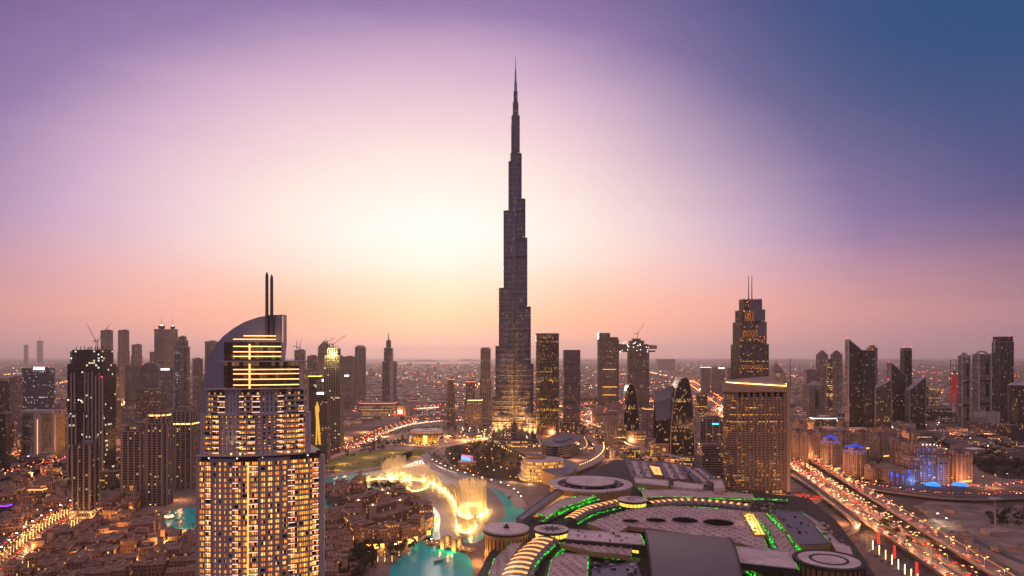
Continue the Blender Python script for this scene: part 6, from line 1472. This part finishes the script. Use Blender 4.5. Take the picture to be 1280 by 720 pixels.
# ================================================================ BLUE DOMED RESIDENCES
resb = facade('residence_wall', (.44, .33, .29), (.05, .035, .03), 3.4, 3.0, .5, .5, .10, 2.6, (255, 160, 80), (255, 210, 140))
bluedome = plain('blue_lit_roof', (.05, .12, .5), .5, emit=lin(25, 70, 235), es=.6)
def residence(px, py, wpx, yt, label, blue=False, rot=.5):
    Y = base(py); s = Y / F; w = wpx * s * .72; x = X(px, Y); root = empty('residence_block', (x, Y + w / 2, 0), label, 'residence', rot=rot); h = Z(yt, Y) * .86
    b = w * .16; a = w / 2; p = [(-a + b, -a), (a - b, -a), (a - b, -a + b), (a, -a + b), (a, a - b), (a - b, a - b), (a - b, a), (-a + b, a), (-a + b, a - b), (-a, a - b), (-a, -a + b), (-a + b, -a + b)]
    m = MB(); m.prism(p, 0, h, 0, 1)
    for P, e, no in fin_pts(p, w / 5): m.prism(ccw([tuple(P - e * .7), tuple(P + e * .7), tuple(P + e * .7 + no * .8), tuple(P - e * .7 + no * .8)]), 0, h + 1, 2)
    m.build('wall', [resb, sroof, sandstone], root); rm = bluedome if blue else plain('plum_roof', (.16, .11, .12), .6)
    m = MB(); m.prism(offs(p, -.1), h, h + 2.5, 0, top=scalep(p, .8)); m.prism(ell(0, 0, w * .26, n=12), h + 2.4, h + 6, 0); m.build('roof', plain('plum_roof', (.16, .11, .12), .6), root)
    m = MB(); m.dome(0, 0, h + 6, w * .24, w * .16, 12, 4); m.tube((0, 0, h + 6 + w * .15), (0, 0, h + 6 + w * .24), .5, .2, 4); m.build('dome', rm, root)
    for sx, sy in ((0, -1), (1, 0), (0, 1), (-1, 0)):
        m = MB(); m.box(sx * a * .78, sy * a * .78, h, w * .3, w * .3, 4.5, m=0); m.dome(sx * a * .78, sy * a * .78, h + 4.5, w * .17, w * .1, 10, 3, 1); m.build('corner_pavilion', [sandstone, rm], root)
    if blue:
        m = MB(); q = offs(p, .5); m.ring(q, offs(p, .1), h - 1.6, h - .4); m.build('blue_rim', bluel, root)
    MB().box(0, -a - .6, 2, w * .6, .5, 2.2).build('entrance_lights', gold, root); return root
RES = [(1000, 575, 20, 536, 'sand residence nearest the slab hotel, with warm street light at its foot', 0), (1016, 580, 22, 538, 'plum domed sand residence, second from the slab hotel', 0), (1043, 588, 26, 546, 'bright blue domed residence left of the other blue domed one', 1), (1028, 566, 20, 536, 'plum domed residence behind the first blue dome', 0),
       (1074, 600, 30, 558, 'bright blue domed residence nearest the highway', 1), (1060, 566, 22, 540, 'sand residence behind the highway blue dome', 0), (1082, 562, 24, 540, 'long sand residence in the back row, left part', 0), (1104, 572, 24, 542, 'plum domed residence in the back row, between blue domes and blue hotel', 0),
       (1130, 580, 24, 548, 'sand residence just left of the blue lit hotel', 0), (1206, 604, 32, 562, 'big plum domed residence right of the blue lit hotel', 0), (1108, 556, 18, 534, 'small sand residence far behind the blue lit hotel', 0), (1140, 560, 22, 538, 'sand residence behind the blue lit hotel', 0), (1004, 556, 16, 526, 'far sand residence under the arched grey tower', 0), (1092, 604, 16, 582, 'low annex of the residence nearest the highway', 0)]
for px, py, w_, yt, lb, bl_ in RES: residence(px, py, w_, yt, lb, bl_, rnd.uniform(.2, .7))
def blue_hotel():
    Y = base(606); s = Y / F; root = empty('blue_lit_hotel', (X(1161, Y), Y + 25, 0), 'sand hotel with terraces washed in blue light, white lamps on its crown', 'hotel')
    for x0, x1, yt, dy in ((1138, 1152, 572, -4), (1150, 1178, 560, 6), (1176, 1188, 574, -2), (1108, 1140, 588, -14)):
        A, B = X(x0, Y) - X(1161, Y), X(x1, Y) - X(1161, Y); m = MB(); p = rect((A + B) / 2, dy, B - A, 34); h = Z(yt, Y); m.prism(p, 0, h, 0, 1); m.ring(offs(p, .3), offs(p, -.6), h, h + 1.2, 2)
        for P, e, no in fin_pts(p, 7): m.prism(ccw([tuple(P - e * .6), tuple(P + e * .6), tuple(P + e * .6 + no * .7), tuple(P - e * .6 + no * .7)]), 0, h, 2)
        m.build('wing', [resb, sroof, sandstone], root)
        for k in range(int((B - A) / 9)):
            for z in (h * .2, h * .35, h * .5, h * .62, h * .76, h * .9):
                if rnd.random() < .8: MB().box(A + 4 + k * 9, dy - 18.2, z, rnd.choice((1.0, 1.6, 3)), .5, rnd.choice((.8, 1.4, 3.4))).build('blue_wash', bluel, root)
    MB().box(X(1165, Y) - X(1161, Y), -10, Z(560, Y), 10, 6, 6).build('crown', sandstone, root)
    for dx in (-6, 0, 6, 12): MB().ball((0, 0, 0), 1.1).build('crown_lamp', whitel, root, (dx + 4, -13, Z(557, Y)))
    lamp('blue_glow', (8, -30, 12), 16000, (.1, .3, 1), 2, root); lamp('blue_glow', (-30, -38, 8), 8000, (.1, .3, 1), 2, root)
    for px in (1156, 1190): MB().dome(0, 0, 0, 11, 5, 14, 4).build('blue_canopy', plain('blue_canopy', (.1, .4, .8), .5, emit=lin(40, 150, 255), es=.9), root, (X(px, Y) - X(1161, Y), -44, 3))
blue_hotel()
# ================================================================ MIDDLE DISTANCE BLOCKS
tower('colonnaded grey block left of the small pointed glass building', 757, 779, 524, 556, mat='mauve', dep=.6, pier=6, plant=False, name='office_block', cat='office block')
tower('block with yellow lit eaves between the two curved glass buildings', 803, 828, 511, 552, mat='mauve', dep=.8, pier=8, plant=False, lights=((1, gold),), name='office_block', cat='office block')
tower('amber windowed block touching the right of the big curved glass building', 869, 884, 493, 540, mat='yell', dep=.8, name='office_block', cat='office block')
tower('pale framed office block just left of the slab hotel', 868, 907, 524, 592, mat='resid', dep=.7, band=4, pier=10, pw=1.4, pierm=pale, name='office_block', cat='office block', sign=(.1, .25, .9, 2.5, cyanl))
tower('low pale roofed block before the pale framed office block', 872, 900, 556, 598, mat='resid', dep=.9, band=4, plant=False, name='office_block', cat='office block')
tower('long arcaded range with pink end wall beside the elevated walkway', 806, 845, 549, 568, mat='resiw', dep=.3, plant=False, pier=6, name='low_block', cat='low building', rot=-.3)
tower('low shop building with warm windows behind the long arcaded range', 782, 808, 540, 556, mat='resiw', dep=.5, plant=False, name='low_block', cat='low building')
tower('flat pale hall at the foot of the pair of gate towers', 756, 790, 505, 514, mat='far', dep=.5, plant=False, name='low_block', cat='low building')
tower('orange lit low hall under the twin granite towers', 1012, 1046, 523, 534, mat='yell', dep=.4, plant=False, name='low_block', cat='low building', lights=((1, whitel),))
tower('sand apartment range with arched ends between residences and slanted towers', 1120, 1165, 541, 556, mat='resiw', dep=.4, plant=False, name='low_block', cat='low building')
tower('purple lit low building at the left edge', -2, 14, 632, 652, mat='resid', dep=.8, plant=False, name='low_block', cat='low building', lights=((1, purplel), ))
tower('yellow lit low range above the curved road at left', 36, 58, 612, 630, mat='resiw', dep=.5, plant=False, name='low_block', cat='low building', lights=((1, gold),))
tower('low range with glowing terrace among trees between the residential towers', 124, 150, 590, 612, mat='yell', dep=.4, plant=False, name='low_block', cat='low building')
road('plaza_road', [(690, 520), (730, 524), (750, 535), (790, 548), (850, 566), (905, 574)], 0, 16, 'orange lit road curving past the curved glass buildings', False, 3)
tower('low brown shops under the elevated road, right of the curved office building', 742, 762, 536, 548, mat='resiw', dep=.6, plant=False, name='low_block', cat='low building')
tower('pale cubic block on the plaza left of the colonnaded grey block', 738, 754, 512, 530, mat='far', dep=.7, plant=False, name='low_block', cat='low building')
tower('small glazed block between colonnaded block and the pointed glass building', 772, 782, 532, 556, mat='yell', dep=.6, plant=False, name='low_block', cat='low building')
tower('brown block with bright ground floor before the big curved glass building', 812, 836, 556, 572, mat='yell', dep=.4, plant=False, name='low_block', cat='low building')
tower('narrow brown slab behind the big curved glass building', 828, 838, 505, 545, mat='resid', dep=.8, plant=False, name='office_block', cat='office block')
tower('long dark shed left of the pair of gate towers on the plain', 724, 748, 497, 506, mat='resid', dep=.4, plant=False, name='low_block', cat='low building')
for a_ in ((762, 779, 563, 575, 'resiw', 'low lit shop block under the elevated walkway, left of the slate mall roofs'), (784, 800, 562, 572, 'yell', 'small gold windowed block under the elevated walkway'), (744, 756, 548, 560, 'resid', 'dark small block inside the sweep of the pale ramp'), (850, 868, 572, 586, 'resiw', 'low block with warm windows at the foot of the big curved glass building'), (700, 716, 527, 538, 'resid', 'dark low block behind the curved office building')):
    tower(a_[5], a_[0], a_[1], a_[2], a_[3], mat=a_[4], dep=.5, plant=False, name='low_block', cat='low building', rot=-.25)
# ---- the flat city: near blocks one by one, the far mass as one
cream = [facade('city_block_%s' % n, c, (.05, .04, .04), 3.6, 4.0, .5, .5, l, 3.0, (255, 130, 50), (255, 220, 160), gr=.5) for n, c, l in (('sand', (.42, .30, .26), .16), ('white', (.56, .46, .43), .12), ('brown', (.22, .16, .14), .14))]
DOWN = [G(x, y) for x, y in ((395, 590), (395, 540), (520, 522), (620, 530), (760, 520), (910, 560), (990, 545), (1290, 600), (1290, 760), (395, 760))]
RD = [k_ for k_ in (([(862, 478), (905, 508), (989, 557)], 70), ([(380, 512), (470, 515), (560, 508), (640, 505), (720, 508), (830, 500), (900, 500)], 34), ([(440, 560), (480, 540), (520, 528), (600, 524), (700, 522), (760, 515)], 22), ([(-40, 606), (10, 594), (60, 582), (100, 572), (160, 566), (250, 560)], 20), ([(-40, 580), (20, 574), (80, 566), (140, 552), (200, 548)], 24))]
RS = []
for px, w in RD:
    q = [Vector(G(*a)) for a in px]
    for i in range(len(q) - 1): RS.append((q[i], q[i + 1], w))
def near_road(x, y):
    P = Vector((x, y))
    for a, b, w in RS:
        d = b - a; t_ = max(0, min(1, (P - a).dot(d) / d.length_squared))
        if (a + d * t_ - P).length < w: return True
    return False
TB = [(o.location.x, o.location.y, 34) for o in bpy.data.objects if o.parent is None and o.get('category') in ('tower', 'towers', 'hotel', 'office block', 'glass building', 'hotel tower', 'low building', 'concert hall')]
def blocked(x, y, m=0): return inside((x, y), DOWN) or near_road(x, y) or any(abs(x - a) < r + m and abs(y - b) < r + m for a, b, r in TB)
cells = []; Yv = 1250.0
while Yv < 5200:
    n = 0
    st = 46 + Yv * .012
    xx = -Yv * .80
    while xx < Yv * .80:
        x, y = xx + rnd.uniform(-8, 8), Yv + rnd.uniform(-8, 8)
        if not blocked(x, y): cells.append((x, y))
        xx += st
    Yv += st * 1.25
rnd.shuffle(cells); near = sorted(cells, key=lambda c: c[1] + rnd.uniform(0, 2600))[:285]; nearset = set(near); far = [c for c in cells if c not in nearset]
protos = []
for i in range(9):
    m = MB(); w, d, h = rnd.uniform(24, 46), rnd.uniform(18, 34), rnd.uniform(7, 20); p = rect(0, 0, w, d); m.prism(p, 0, h, 0, 1); m.ring(offs(p, .1), offs(p, -.5), h, h + 1, 1); m.box(w * .2, 0, h, w * .25, d * .4, 3, m=0, mt=1)
    if i % 2: m.prism(rect(-w * .3, d * .62, w * .4, d * .5), 0, h * .7, 0, 1)
    protos.append(m.build('city_block', [cream[i % 3], sroof]))
for (x, y) in near:
    c = rnd.choice(protos).copy(); COL.objects.link(c); c.location = (x, y, 0); c.rotation_euler.z = rnd.choice((.2, .2 + math.pi / 2)) + rnd.uniform(-.1, .1); k = 1 + y / 9000; c.scale = (k, k, rnd.uniform(.7, 1.3))
    side = 'left of the sail hotel' if x / y < -.28 else 'right of the highway' if x / y > .4 else 'beyond the lake district'
    tag(c, 'low flat roofed city block on the open plain ' + side, 'city block', 'low city blocks ' + side)
for o in protos: bpy.data.objects.remove(o)
fm_ = MB()
for (x, y) in far:
    w, d, h = rnd.uniform(22, 44), rnd.uniform(20, 34), rnd.uniform(6, 16); fm_.box(x, y, 0, w, d, h, rnd.uniform(0, .4), rnd.randint(0, 2), 3, bottom=False)
Yv = 5200.0
while Yv < COAST - 300:
    st = 62 + Yv * .011
    for i in range(int(Yv * 1.6 / st)):
        if rnd.random() < .72:
            x, y = rnd.uniform(-.8, .8) * Yv, Yv + rnd.uniform(-30, 30)
            if not near_road(x, y): w = rnd.uniform(24, 70); fm_.box(x, y, 0, w, rnd.uniform(22, 60), rnd.uniform(6, 18) + (rnd.random() < .03) * 40, rnd.uniform(0, .5), rnd.randint(0, 2), 3, bottom=False)
    Yv += st * 1.3
tag(fm_.build('far_city_houses', cream + [plain('city_roof', (.72, .54, .50), .9, noise=.4, scale=.01)]), 'endless low houses of the flat far city reaching the sea', kind='stuff')
# lights of the plain: lamps as small bright heads, bigger clusters farther away
fl = MB(); lm = [plain('far_lamp_orange', (.8, .5, .2), .5, emit=lin(255, 120, 50), es=7), plain('far_lamp_amber', (.8, .6, .3), .5, emit=lin(255, 190, 110), es=8), plain('far_lamp_white', (.8, .8, .8), .5, emit=lin(255, 236, 215), es=9), plain('far_lamp_red', (.8, .2, .1), .5, emit=lin(255, 60, 40), es=6)]
for i in range(4600):
    y = 1300 * math.exp(rnd.random() * math.log(COAST / 1300.)); x = rnd.uniform(-.8, .8) * y
    if inside((x, y), DOWN): continue
    cl = math.sin(x * .0021 + 1) + math.sin(y * .0013 + x * .0007) + rnd.uniform(-1.4, 1.4)
    if cl < -.3: continue
    r = (.4 + y * .00027) * rnd.choice((.6, .8, 1, 1.5)); fl.ball((x, y, rnd.uniform(7, 13)), r, rnd.choice((0, 0, 0, 1, 1, 2, 3)))
for a, b, w in RS:
    l = (b - a).length; e = (b - a) / l; n = Vector((e.y, -e.x)); q = 0
    while q < l:
        for sg in (-.4, .4): c = a + e * q + n * sg * w; fl.ball((c.x, c.y, 10), .5 + c.y * .0004, 0)
        if rnd.random() < .8: c = a + e * q + n * rnd.uniform(-.3, .3) * w; fl.ball((c.x, c.y, 1.5), .5 + c.y * .0003, rnd.choice((2, 3, 1)))
        q += 36
# far arterial roads picked out by their lamps
for (x0, y0, x1, y1) in ((640, 490, 400, 462), (700, 486, 1000, 470), (862, 478, 812, 466), (760, 470, 812, 466), (20, 492, 120, 470), (0, 470, 60, 464), (1280, 500, 1040, 478), (1150, 466, 1280, 472), (520, 486, 620, 482), (830, 500, 862, 478)):
    a, b = Vector(G(x0, y0)), Vector(G(x1, y1)); l = (b - a).length; k = int(l / 60)
    for i in range(k): c = a.lerp(b, i / k); fl.ball((c.x + rnd.uniform(-14, 14), c.y, 10), .5 + c.y * .0005, rnd.choice((0, 0, 1)))
tag(fl.build('far_city_lights', lm), 'thousands of small orange and white lamps over the far city', kind='stuff')
# orange street light pooling between the buildings
for (px, py, e_) in [(150 + 12 * i, 545 + (i * 7) % 30, 60000) for i in range(6)] + [(20, 560, 90000), (60, 566, 90000), (100, 575, 60000), (40, 600, 20000), (90, 596, 20000), (60, 620, 9000), (30, 640, 7000), (135, 605, 16000), (165, 640, 5000), (225, 625, 8000), (30, 500, 220000), (150, 505, 200000), (230, 505, 160000),
                     (430, 548, 60000), (455, 540, 60000), (480, 545, 40000), (420, 560, 30000), (500, 520, 90000), (560, 545, 50000), (580, 550, 60000), (605, 548, 60000), (690, 545, 40000), (720, 520, 90000), (735, 530, 70000), (745, 545, 30000), (700, 508, 90000), (770, 530, 40000), (790, 556, 20000), (815, 565, 16000), (840, 575, 12000), (870, 530, 40000),
                     (880, 500, 200000), (900, 510, 200000), (875, 488, 300000), (860, 478, 400000), (1010, 540, 60000), (1030, 545, 50000), (1030, 530, 90000), (1090, 545, 40000), (1120, 560, 20000), (1180, 545, 30000), (1230, 545, 30000), (1240, 610, 9000), (1060, 606, 9000), (1120, 604, 9000), (1200, 606, 12000),
                     (1010, 626, 6000), (1050, 655, 6000), (1072, 662, 8000), (1086, 670, 6000), (600, 480, 300000), (660, 492, 200000), (560, 470, 400000), (950, 480, 300000), (1150, 500, 160000), (620, 575, 6000), (640, 580, 8000), (655, 575, 9000), (600, 570, 5000), (590, 590, 4000)]:
    x, y = G(px, py); lamp('street_glow', (x, y, 10), e_ * 2.6, (1, .38, .13), 2.0)
for i in range(40):
    px, py = rnd.uniform(20, 240), rnd.uniform(650, 718); x, y = G(px, py); lamp('lane_glow', (x, y, 6), 9000, (1, .40, .10), .6)
for px, py in ((410, 620), (425, 650), (415, 680), (430, 700), (440, 668), (460, 692), (446, 612), (560, 692)): x, y = G(px, py); lamp('lane_glow', (x, y, 4), 4500, (1, .42, .12), .6)
# ================================================================ TREES
leafm = plain('leaves', (.075, .065, .022), .85, noise=.35, scale=.6); leafd = plain('leaves_dark', (.045, .042, .018), .85, noise=.3, scale=.6); barkm = plain('bark', (.14, .09, .06), .9); palmf = plain('palm_leaves', (.06, .065, .02), .8)
def tree_parts(seed, mt):
    r = random.Random(seed); t_ = MB(); t_.tube((0, 0, 0), (.2, .1, 3.4), .35, .22, 6)
    lobes = [(r.uniform(-2, 2), r.uniform(-2, 2), r.uniform(4.2, 7.4), r.uniform(1.3, 2.2)) for _ in range(7)]
    for (x, y, z, q) in lobes[:4]: t_.tube((.2, .1, 3.2), (x, y, z), .15, .06, 4)
    c = MB()
    for (x, y, z, q) in lobes:
        for _ in range(26):
            d = Vector((r.gauss(0, 1), r.gauss(0, 1), r.gauss(0, .75))).normalized() * q * r.uniform(.6, 1.1); p = Vector((x, y, z)) + d; a = d.orthogonal().normalized() * r.uniform(.3, .6); b = d.cross(a).normalized() * r.uniform(.3, .6) + d.normalized() * r.uniform(-.2, .2)
            c.face([p - a - b, p + a - b, p + a * .6 + b, p - a * .8 + b])
    root = empty('tree', (0, -5000, 0), 'x', 'tree'); t_.build('trunk', barkm, root); c.build('crown', mt, root); return root
def palm_parts(lit=False):
    root = empty('palm_tree', (0, -5000, 0), 'x', 'palm tree'); t_ = MB(); t_.tube((0, 0, 0), (.3, 0, 4), .34, .26, 6); t_.tube((.3, 0, 4), (.2, .1, 8), .26, .22, 6); t_.build('trunk', plain('wrapped_trunk', (.7, .5, .3), .5, emit=lin(255, 190, 110), es=2.6) if lit else barkm, root)
    c = MB()
    for i in range(14):
        a = i * 2.4; ca, sa = math.cos(a), math.sin(a); pr = None
        for k in range(5):
            q = k / 4; rr = 3.2 * q; z = 8 + 1.2 * math.sin(q * 2.4) * (1 if i % 2 else .5) - 1.6 * q * q; w = .5 * (1 - q * .8); l = (Vector((rr * ca - w * sa, rr * sa + w * ca, z - .15)), Vector((rr * ca, rr * sa, z)), Vector((rr * ca + w * sa, rr * sa - w * ca, z - .15)))
            if pr: c.face([pr[0], pr[1], l[1], l[0]]); c.face([pr[1], pr[2], l[2], l[1]])
            pr = l
    c.build('crown', palmf, root); return root
TP = [tree_parts(1, leafm), tree_parts(2, leafd), tree_parts(3, leafm)]; PP = [palm_parts(False)]; PL = [palm_parts(True)]; NT_ = {'t': 0, 'p': 0}
def plant(px, n, src, label, group, key='t', sc=(.8, 1.3), world=False):
    poly = [G(x, y) for x, y in px]; xs = [p[0] for p in poly]; ys = [p[1] for p in poly]; k = 0; tr = 0
    while k < n and tr < n * 40 and NT_[key] < 292:
        tr += 1; p = (rnd.uniform(min(xs), max(xs)), rnd.uniform(min(ys), max(ys)))
        if inside(p, poly): copy_thing(rnd.choice(src), (*p, 0), rnd.uniform(0, 6.28), label, group, rnd.uniform(*sc)); k += 1; NT_[key] += 1
plant([(452, 694), (470, 700), (462, 725), (425, 730), (432, 700)], 46, TP, 'dark tree in the grove below the island hotel', 'grove below the island hotel', sc=(1.0, 1.6))
plant([(440, 690), (500, 694), (540, 680), (540, 676), (500, 684), (440, 684)], 26, TP, 'dark tree along the foot of the island hotel', 'trees at the foot of the island hotel', sc=(.8, 1.1))
plant([(562, 560), (610, 556), (640, 566), (660, 584), (640, 600), (600, 596), (570, 585)], 84, TP, 'tree on the terraces below the tallest tower', 'trees below the tallest tower', sc=(.9, 1.5))
plant([(1215, 566), (1300, 562), (1310, 596), (1230, 596)], 60, TP, 'dark tree in the park at the right edge', 'trees of the right park', sc=(1.2, 2))
plant([(912, 612), (988, 616), (988, 622), (912, 618)], 24, TP, 'dark tree at the foot of the slab hotel', 'trees at the slab hotel', sc=(.8, 1.2))
plant([(460, 610), (500, 606), (500, 612), (462, 618)], 16, TP, 'tree on the north point of the hotel island', 'trees on the island point', sc=(.9, 1.2))
plant([(1095, 655), (1110, 655), (1145, 690), (1120, 690)], 30, TP, 'dark tree beneath the inner viaduct', 'trees beneath the viaduct', sc=(.8, 1.2))
plant([(440, 700), (500, 700), (500, 716), (440, 724)], 14, PP, 'dark palm on the quay left of the turquoise basin', 'palms on the basin quay', 'p')
plant([(534, 571), (560, 590), (600, 601), (640, 612), (640, 607), (600, 596), (560, 583), (540, 568)], 60, PP, 'palm on the far lake promenade', 'palms of the far promenade', 'p')
plant([(404, 594), (430, 590), (500, 578), (500, 574), (430, 586), (404, 590)], 26, PP, 'palm between the dark lawn and the lake', 'palms by the lawn', 'p')
plant([(118, 660), (200, 646), (246, 660), (246, 720), (60, 720)], 70, PP, 'palm between the sand coloured villas', 'palms among the villas', 'p', (.8, 1.1))
p_ = HWY['L2'][0]
for i in range(len(p_)):
    for off in (-12, -17, 17):
        if p_[i].y > 560 and NT_['p'] < 290: e = ((p_[min(i + 1, len(p_) - 1)] - p_[max(i - 1, 0)])).normalized(); q = p_[i] + Vector((e.y, -e.x)) * off; copy_thing(PL[0], (q.x, q.y, 0), i, 'palm wrapped in bright fairy lights beside the curved road', 'lit palms along the curved road', 1.1); NT_['p'] += 1
for i in range(9): x, y = G(463 + (i % 5) * 9, 697 + (i // 5) * 5); copy_thing(PL[0], (x, y, 0), i, 'palm wrapped in bright fairy lights below the island hotel', 'lit palms below the island hotel', .9)
for r_ in TP + PP + PL:
    for ch in list(r_.children): bpy.data.objects.remove(ch)
    bpy.data.objects.remove(r_)
# distant greenery
gw = MB()
def thicket(px, n, s=1.0):
    poly = [G(x, y) for x, y in px]; xs = [p[0] for p in poly]; ys = [p[1] for p in poly]; k = 0
    while k < n:
        p = (rnd.uniform(min(xs), max(xs)), rnd.uniform(min(ys), max(ys)))
        if not inside(p, poly): continue
        k += 1; h = rnd.uniform(4, 8) * s; rr = rnd.uniform(2.5, 5) * s
        for _ in range(16): d = Vector((rnd.gauss(0, 1), rnd.gauss(0, 1), rnd.gauss(0, .7))).normalized(); c = Vector((p[0], p[1], h * .7)) + Vector((d.x * rr, d.y * rr, d.z * h * .45)) * rnd.uniform(.5, 1); a = d.orthogonal().normalized() * 1.2 * s; b = d.cross(a); gw.face([c - a - b, c + a - b, c + a * .7 + b, c - a + b * .8])
thicket([(440, 548), (530, 536), (600, 534), (615, 545), (560, 552), (450, 560)], 150); thicket([(600, 556), (560, 562), (545, 572), (560, 585), (600, 592), (650, 600), (690, 600), (680, 588)], 130, .8)
thicket([(750, 556), (780, 560), (850, 580), (790, 576), (755, 572)], 90, .7); thicket([(690, 530), (740, 530), (760, 548), (740, 556), (700, 545)], 60, .8); thicket([(120, 585), (150, 575), (240, 560), (246, 610), (180, 612), (120, 625)], 200); thicket([(20, 560), (80, 575), (85, 600), (30, 595)], 120); thicket([(1140, 545), (1280, 545), (1290, 600), (1200, 590)], 260, 1.2); thicket([(1000, 545), (1100, 565), (1110, 605), (1060, 606)], 120); thicket([(830, 570), (905, 575), (905, 600), (870, 596)], 90, .8)
thicket([(420, 566), (470, 552), (520, 552), (500, 556), (440, 574)], 90, .8); thicket([(1230, 640), (1290, 640), (1290, 660), (1240, 656)], 60, .7)
tag(gw.build('shrubbery', leafd), 'dark shrubs and bushes between the buildings', kind='stuff')
# ---- garden lamps: short posts with a glowing globe
def globe(mat): m = MB(); m.tube((0, 0, 0), (0, 0, 3), .1, .1, 4, 0); m.ball((0, 0, 3.4), .62, 1); return m.build('garden_lamp', [darkmetal, mat])
GL = [globe(goldhot), globe(plain('orange_globe', (.8, .4, .1), .5, emit=lin(255, 130, 50), es=7)), globe(whitel), globe(plain('lime_globe', (.8, .8, .2), .5, emit=lin(220, 255, 60), es=5))]; k_ = 0
for px, n, src, lb, gp in (([(505, 548), (565, 548), (570, 560), (500, 560)], 30, (0, 1), 'small golden lamp around the opera hall', 'lamps around the opera hall'), ([(570, 538), (618, 536), (618, 556), (575, 558)], 44, (0, 2, 3, 3), 'lime or white work lamp on the lit site left of the tallest tower', 'work lamps of the lit site'),
                           ([(560, 560), (620, 560), (680, 592), (655, 604), (600, 598), (565, 585)], 30, (0, 1), 'small golden lamp on the terraces below the tallest tower', 'lamps below the tallest tower'), ([(700, 530), (745, 515), (770, 545), (740, 560), (690, 545)], 26, (0, 1, 1), 'small orange lamp on the plaza right of the tallest tower', 'lamps right of the tallest tower'),
                           ([(20, 640), (246, 640), (246, 720), (10, 720)], 30, (0, 1, 1), 'small orange lamp in the lanes of the villa quarter', 'lamps of the villa lanes'), ([(415, 560), (470, 545), (500, 545), (440, 566)], 14, (0, 1, 2), 'small lamp between the golden figure block and the lawn', 'lamps behind the lawn')):
    poly = [G(x, y) for x, y in px]; xs = [p[0] for p in poly]; ys = [p[1] for p in poly]; k = 0
    while k < n:
        p = (rnd.uniform(min(xs), max(xs)), rnd.uniform(min(ys), max(ys)))
        if inside(p, poly): c = GL[rnd.choice(src)].copy(); COL.objects.link(c); c.location = (*p, 0); q = 1 + max(0, p[1] - 900) / 900; c.scale = (q, q, q); tag(c, lb, 'lamp', gp); k += 1
for pts, hh, st in (([(700, 596), (722, 592), (746, 581), (757, 568), (750, 552)], 8.4, 9), ([(742, 541), (770, 552), (810, 563), (850, 575), (905, 583)], 0, 17), ([(686, 560), (720, 566), (736, 560), (730, 548)], 0, 16), ([(655, 575), (630, 562), (612, 556)], 0, 14), ([(604, 552), (645, 562), (680, 560)], 0, 13)):
    q_ = [Vector(a) for a in smoothp([G(x, y) for x, y in pts], 2, False)]
    for i in range(len(q_) - 1):
        l_ = (q_[i + 1] - q_[i]).length; k2 = max(1, int(l_ / st))
        for j in range(k2): p = q_[i].lerp(q_[i + 1], j / k2); c = GL[0].copy(); COL.objects.link(c); c.location = (p.x, p.y, hh); c.scale = (1.3, 1.3, 1.3); tag(c, 'golden lamp lining the ramp and walks beside the tallest tower', 'lamp', 'lamps lining the tower walks')
for (px, py, e_) in ((430, 580, 14000), (460, 572, 14000), (490, 566, 10000), (520, 571, 7000), (420, 588, 6000), (760, 560, 22000), (720, 575, 16000), (700, 560, 26000), (740, 560, 16000), (780, 560, 18000), (810, 572, 14000), (845, 582, 12000), (675, 566, 12000), (640, 566, 14000), (760, 575, 9000)): x, y = G(px, py); lamp('walk_glow', (x, y, 9), e_ * 1.6, (1, .45, .16), 1.5)
for o in GL: bpy.data.objects.remove(o)
# ---- boats on the lake
def boat(px, py, ang, lb, l=14):
    x, y = G(px, py); root = empty('boat', (x, y, .1), lb, 'boat', rot=ang); m = MB(); h = [(-l / 2, -1.2), (l * .3, -1.6), (l / 2, 0), (l * .3, 1.6), (-l / 2, 1.2)]; m.prism(scalep(h, .85), -.2, 1.2, 0, top=h); m.build('hull', plain('boat_wood', (.22, .12, .07), .6), root)
    m = MB(); m.box(-l * .05, 0, 3.0, l * .55, 2.6, .2); [m.tube((sx * l * .25 - l * .05, sy * 1.1, 1.2), (sx * l * .25 - l * .05, sy * 1.1, 3), .08, .08, 4) for sx in (-1, 1) for sy in (-1, 1)]; m.build('canopy', pale, root)
boat(431, 601, .3, 'small wooden boat with canopy near the sail hotel end of the lake'); boat(636, 622, 1.2, 'small wooden boat off the far promenade'); boat(548, 702, .6, 'small wooden boat in the turquoise basin', 10); boat(545, 570, 1.4, 'small wooden boat in the narrow channel of the lake')
x, y = G(412, 590); root = empty('sailing_dhow', (x, y, 0), 'little white dhow sculpture on the lawn edge beside the sail hotel', 'dhow'); m = MB(); m.prism(ccw([(-8, -1), (6, -1.6), (10, 0), (6, 1.6), (-8, 1)]), .4, 2, 0); m.build('hull', pale, root); m = MB(); m.tube((0, 0, 2), (0, 0, 10), .2, .1, 4); m.face([(0, .1, 9.5), (0, .1, 3), (6, .1, 3)]); m.face([(0, -.1, 9.5), (6, -.1, 3), (0, -.1, 3)]); m.build('sail', pale, root)
# round lit fountain pavilion in the pool
x, y = G(211, 648); root = empty('round_fountain', (x, y, 0), 'small round glowing fountain in the turquoise pool', 'fountain')
for i in range(3): MB().prism(ell(0, 0, 7 - 2 * i, n=14), .3 + i * 1.6, 1.9 + i * 1.6).build('basin_tier', goldhot if i == 1 else sandstone, root)
lamp('pool_glow', (x, y, 9), 1500, (1, .7, .4), .6)
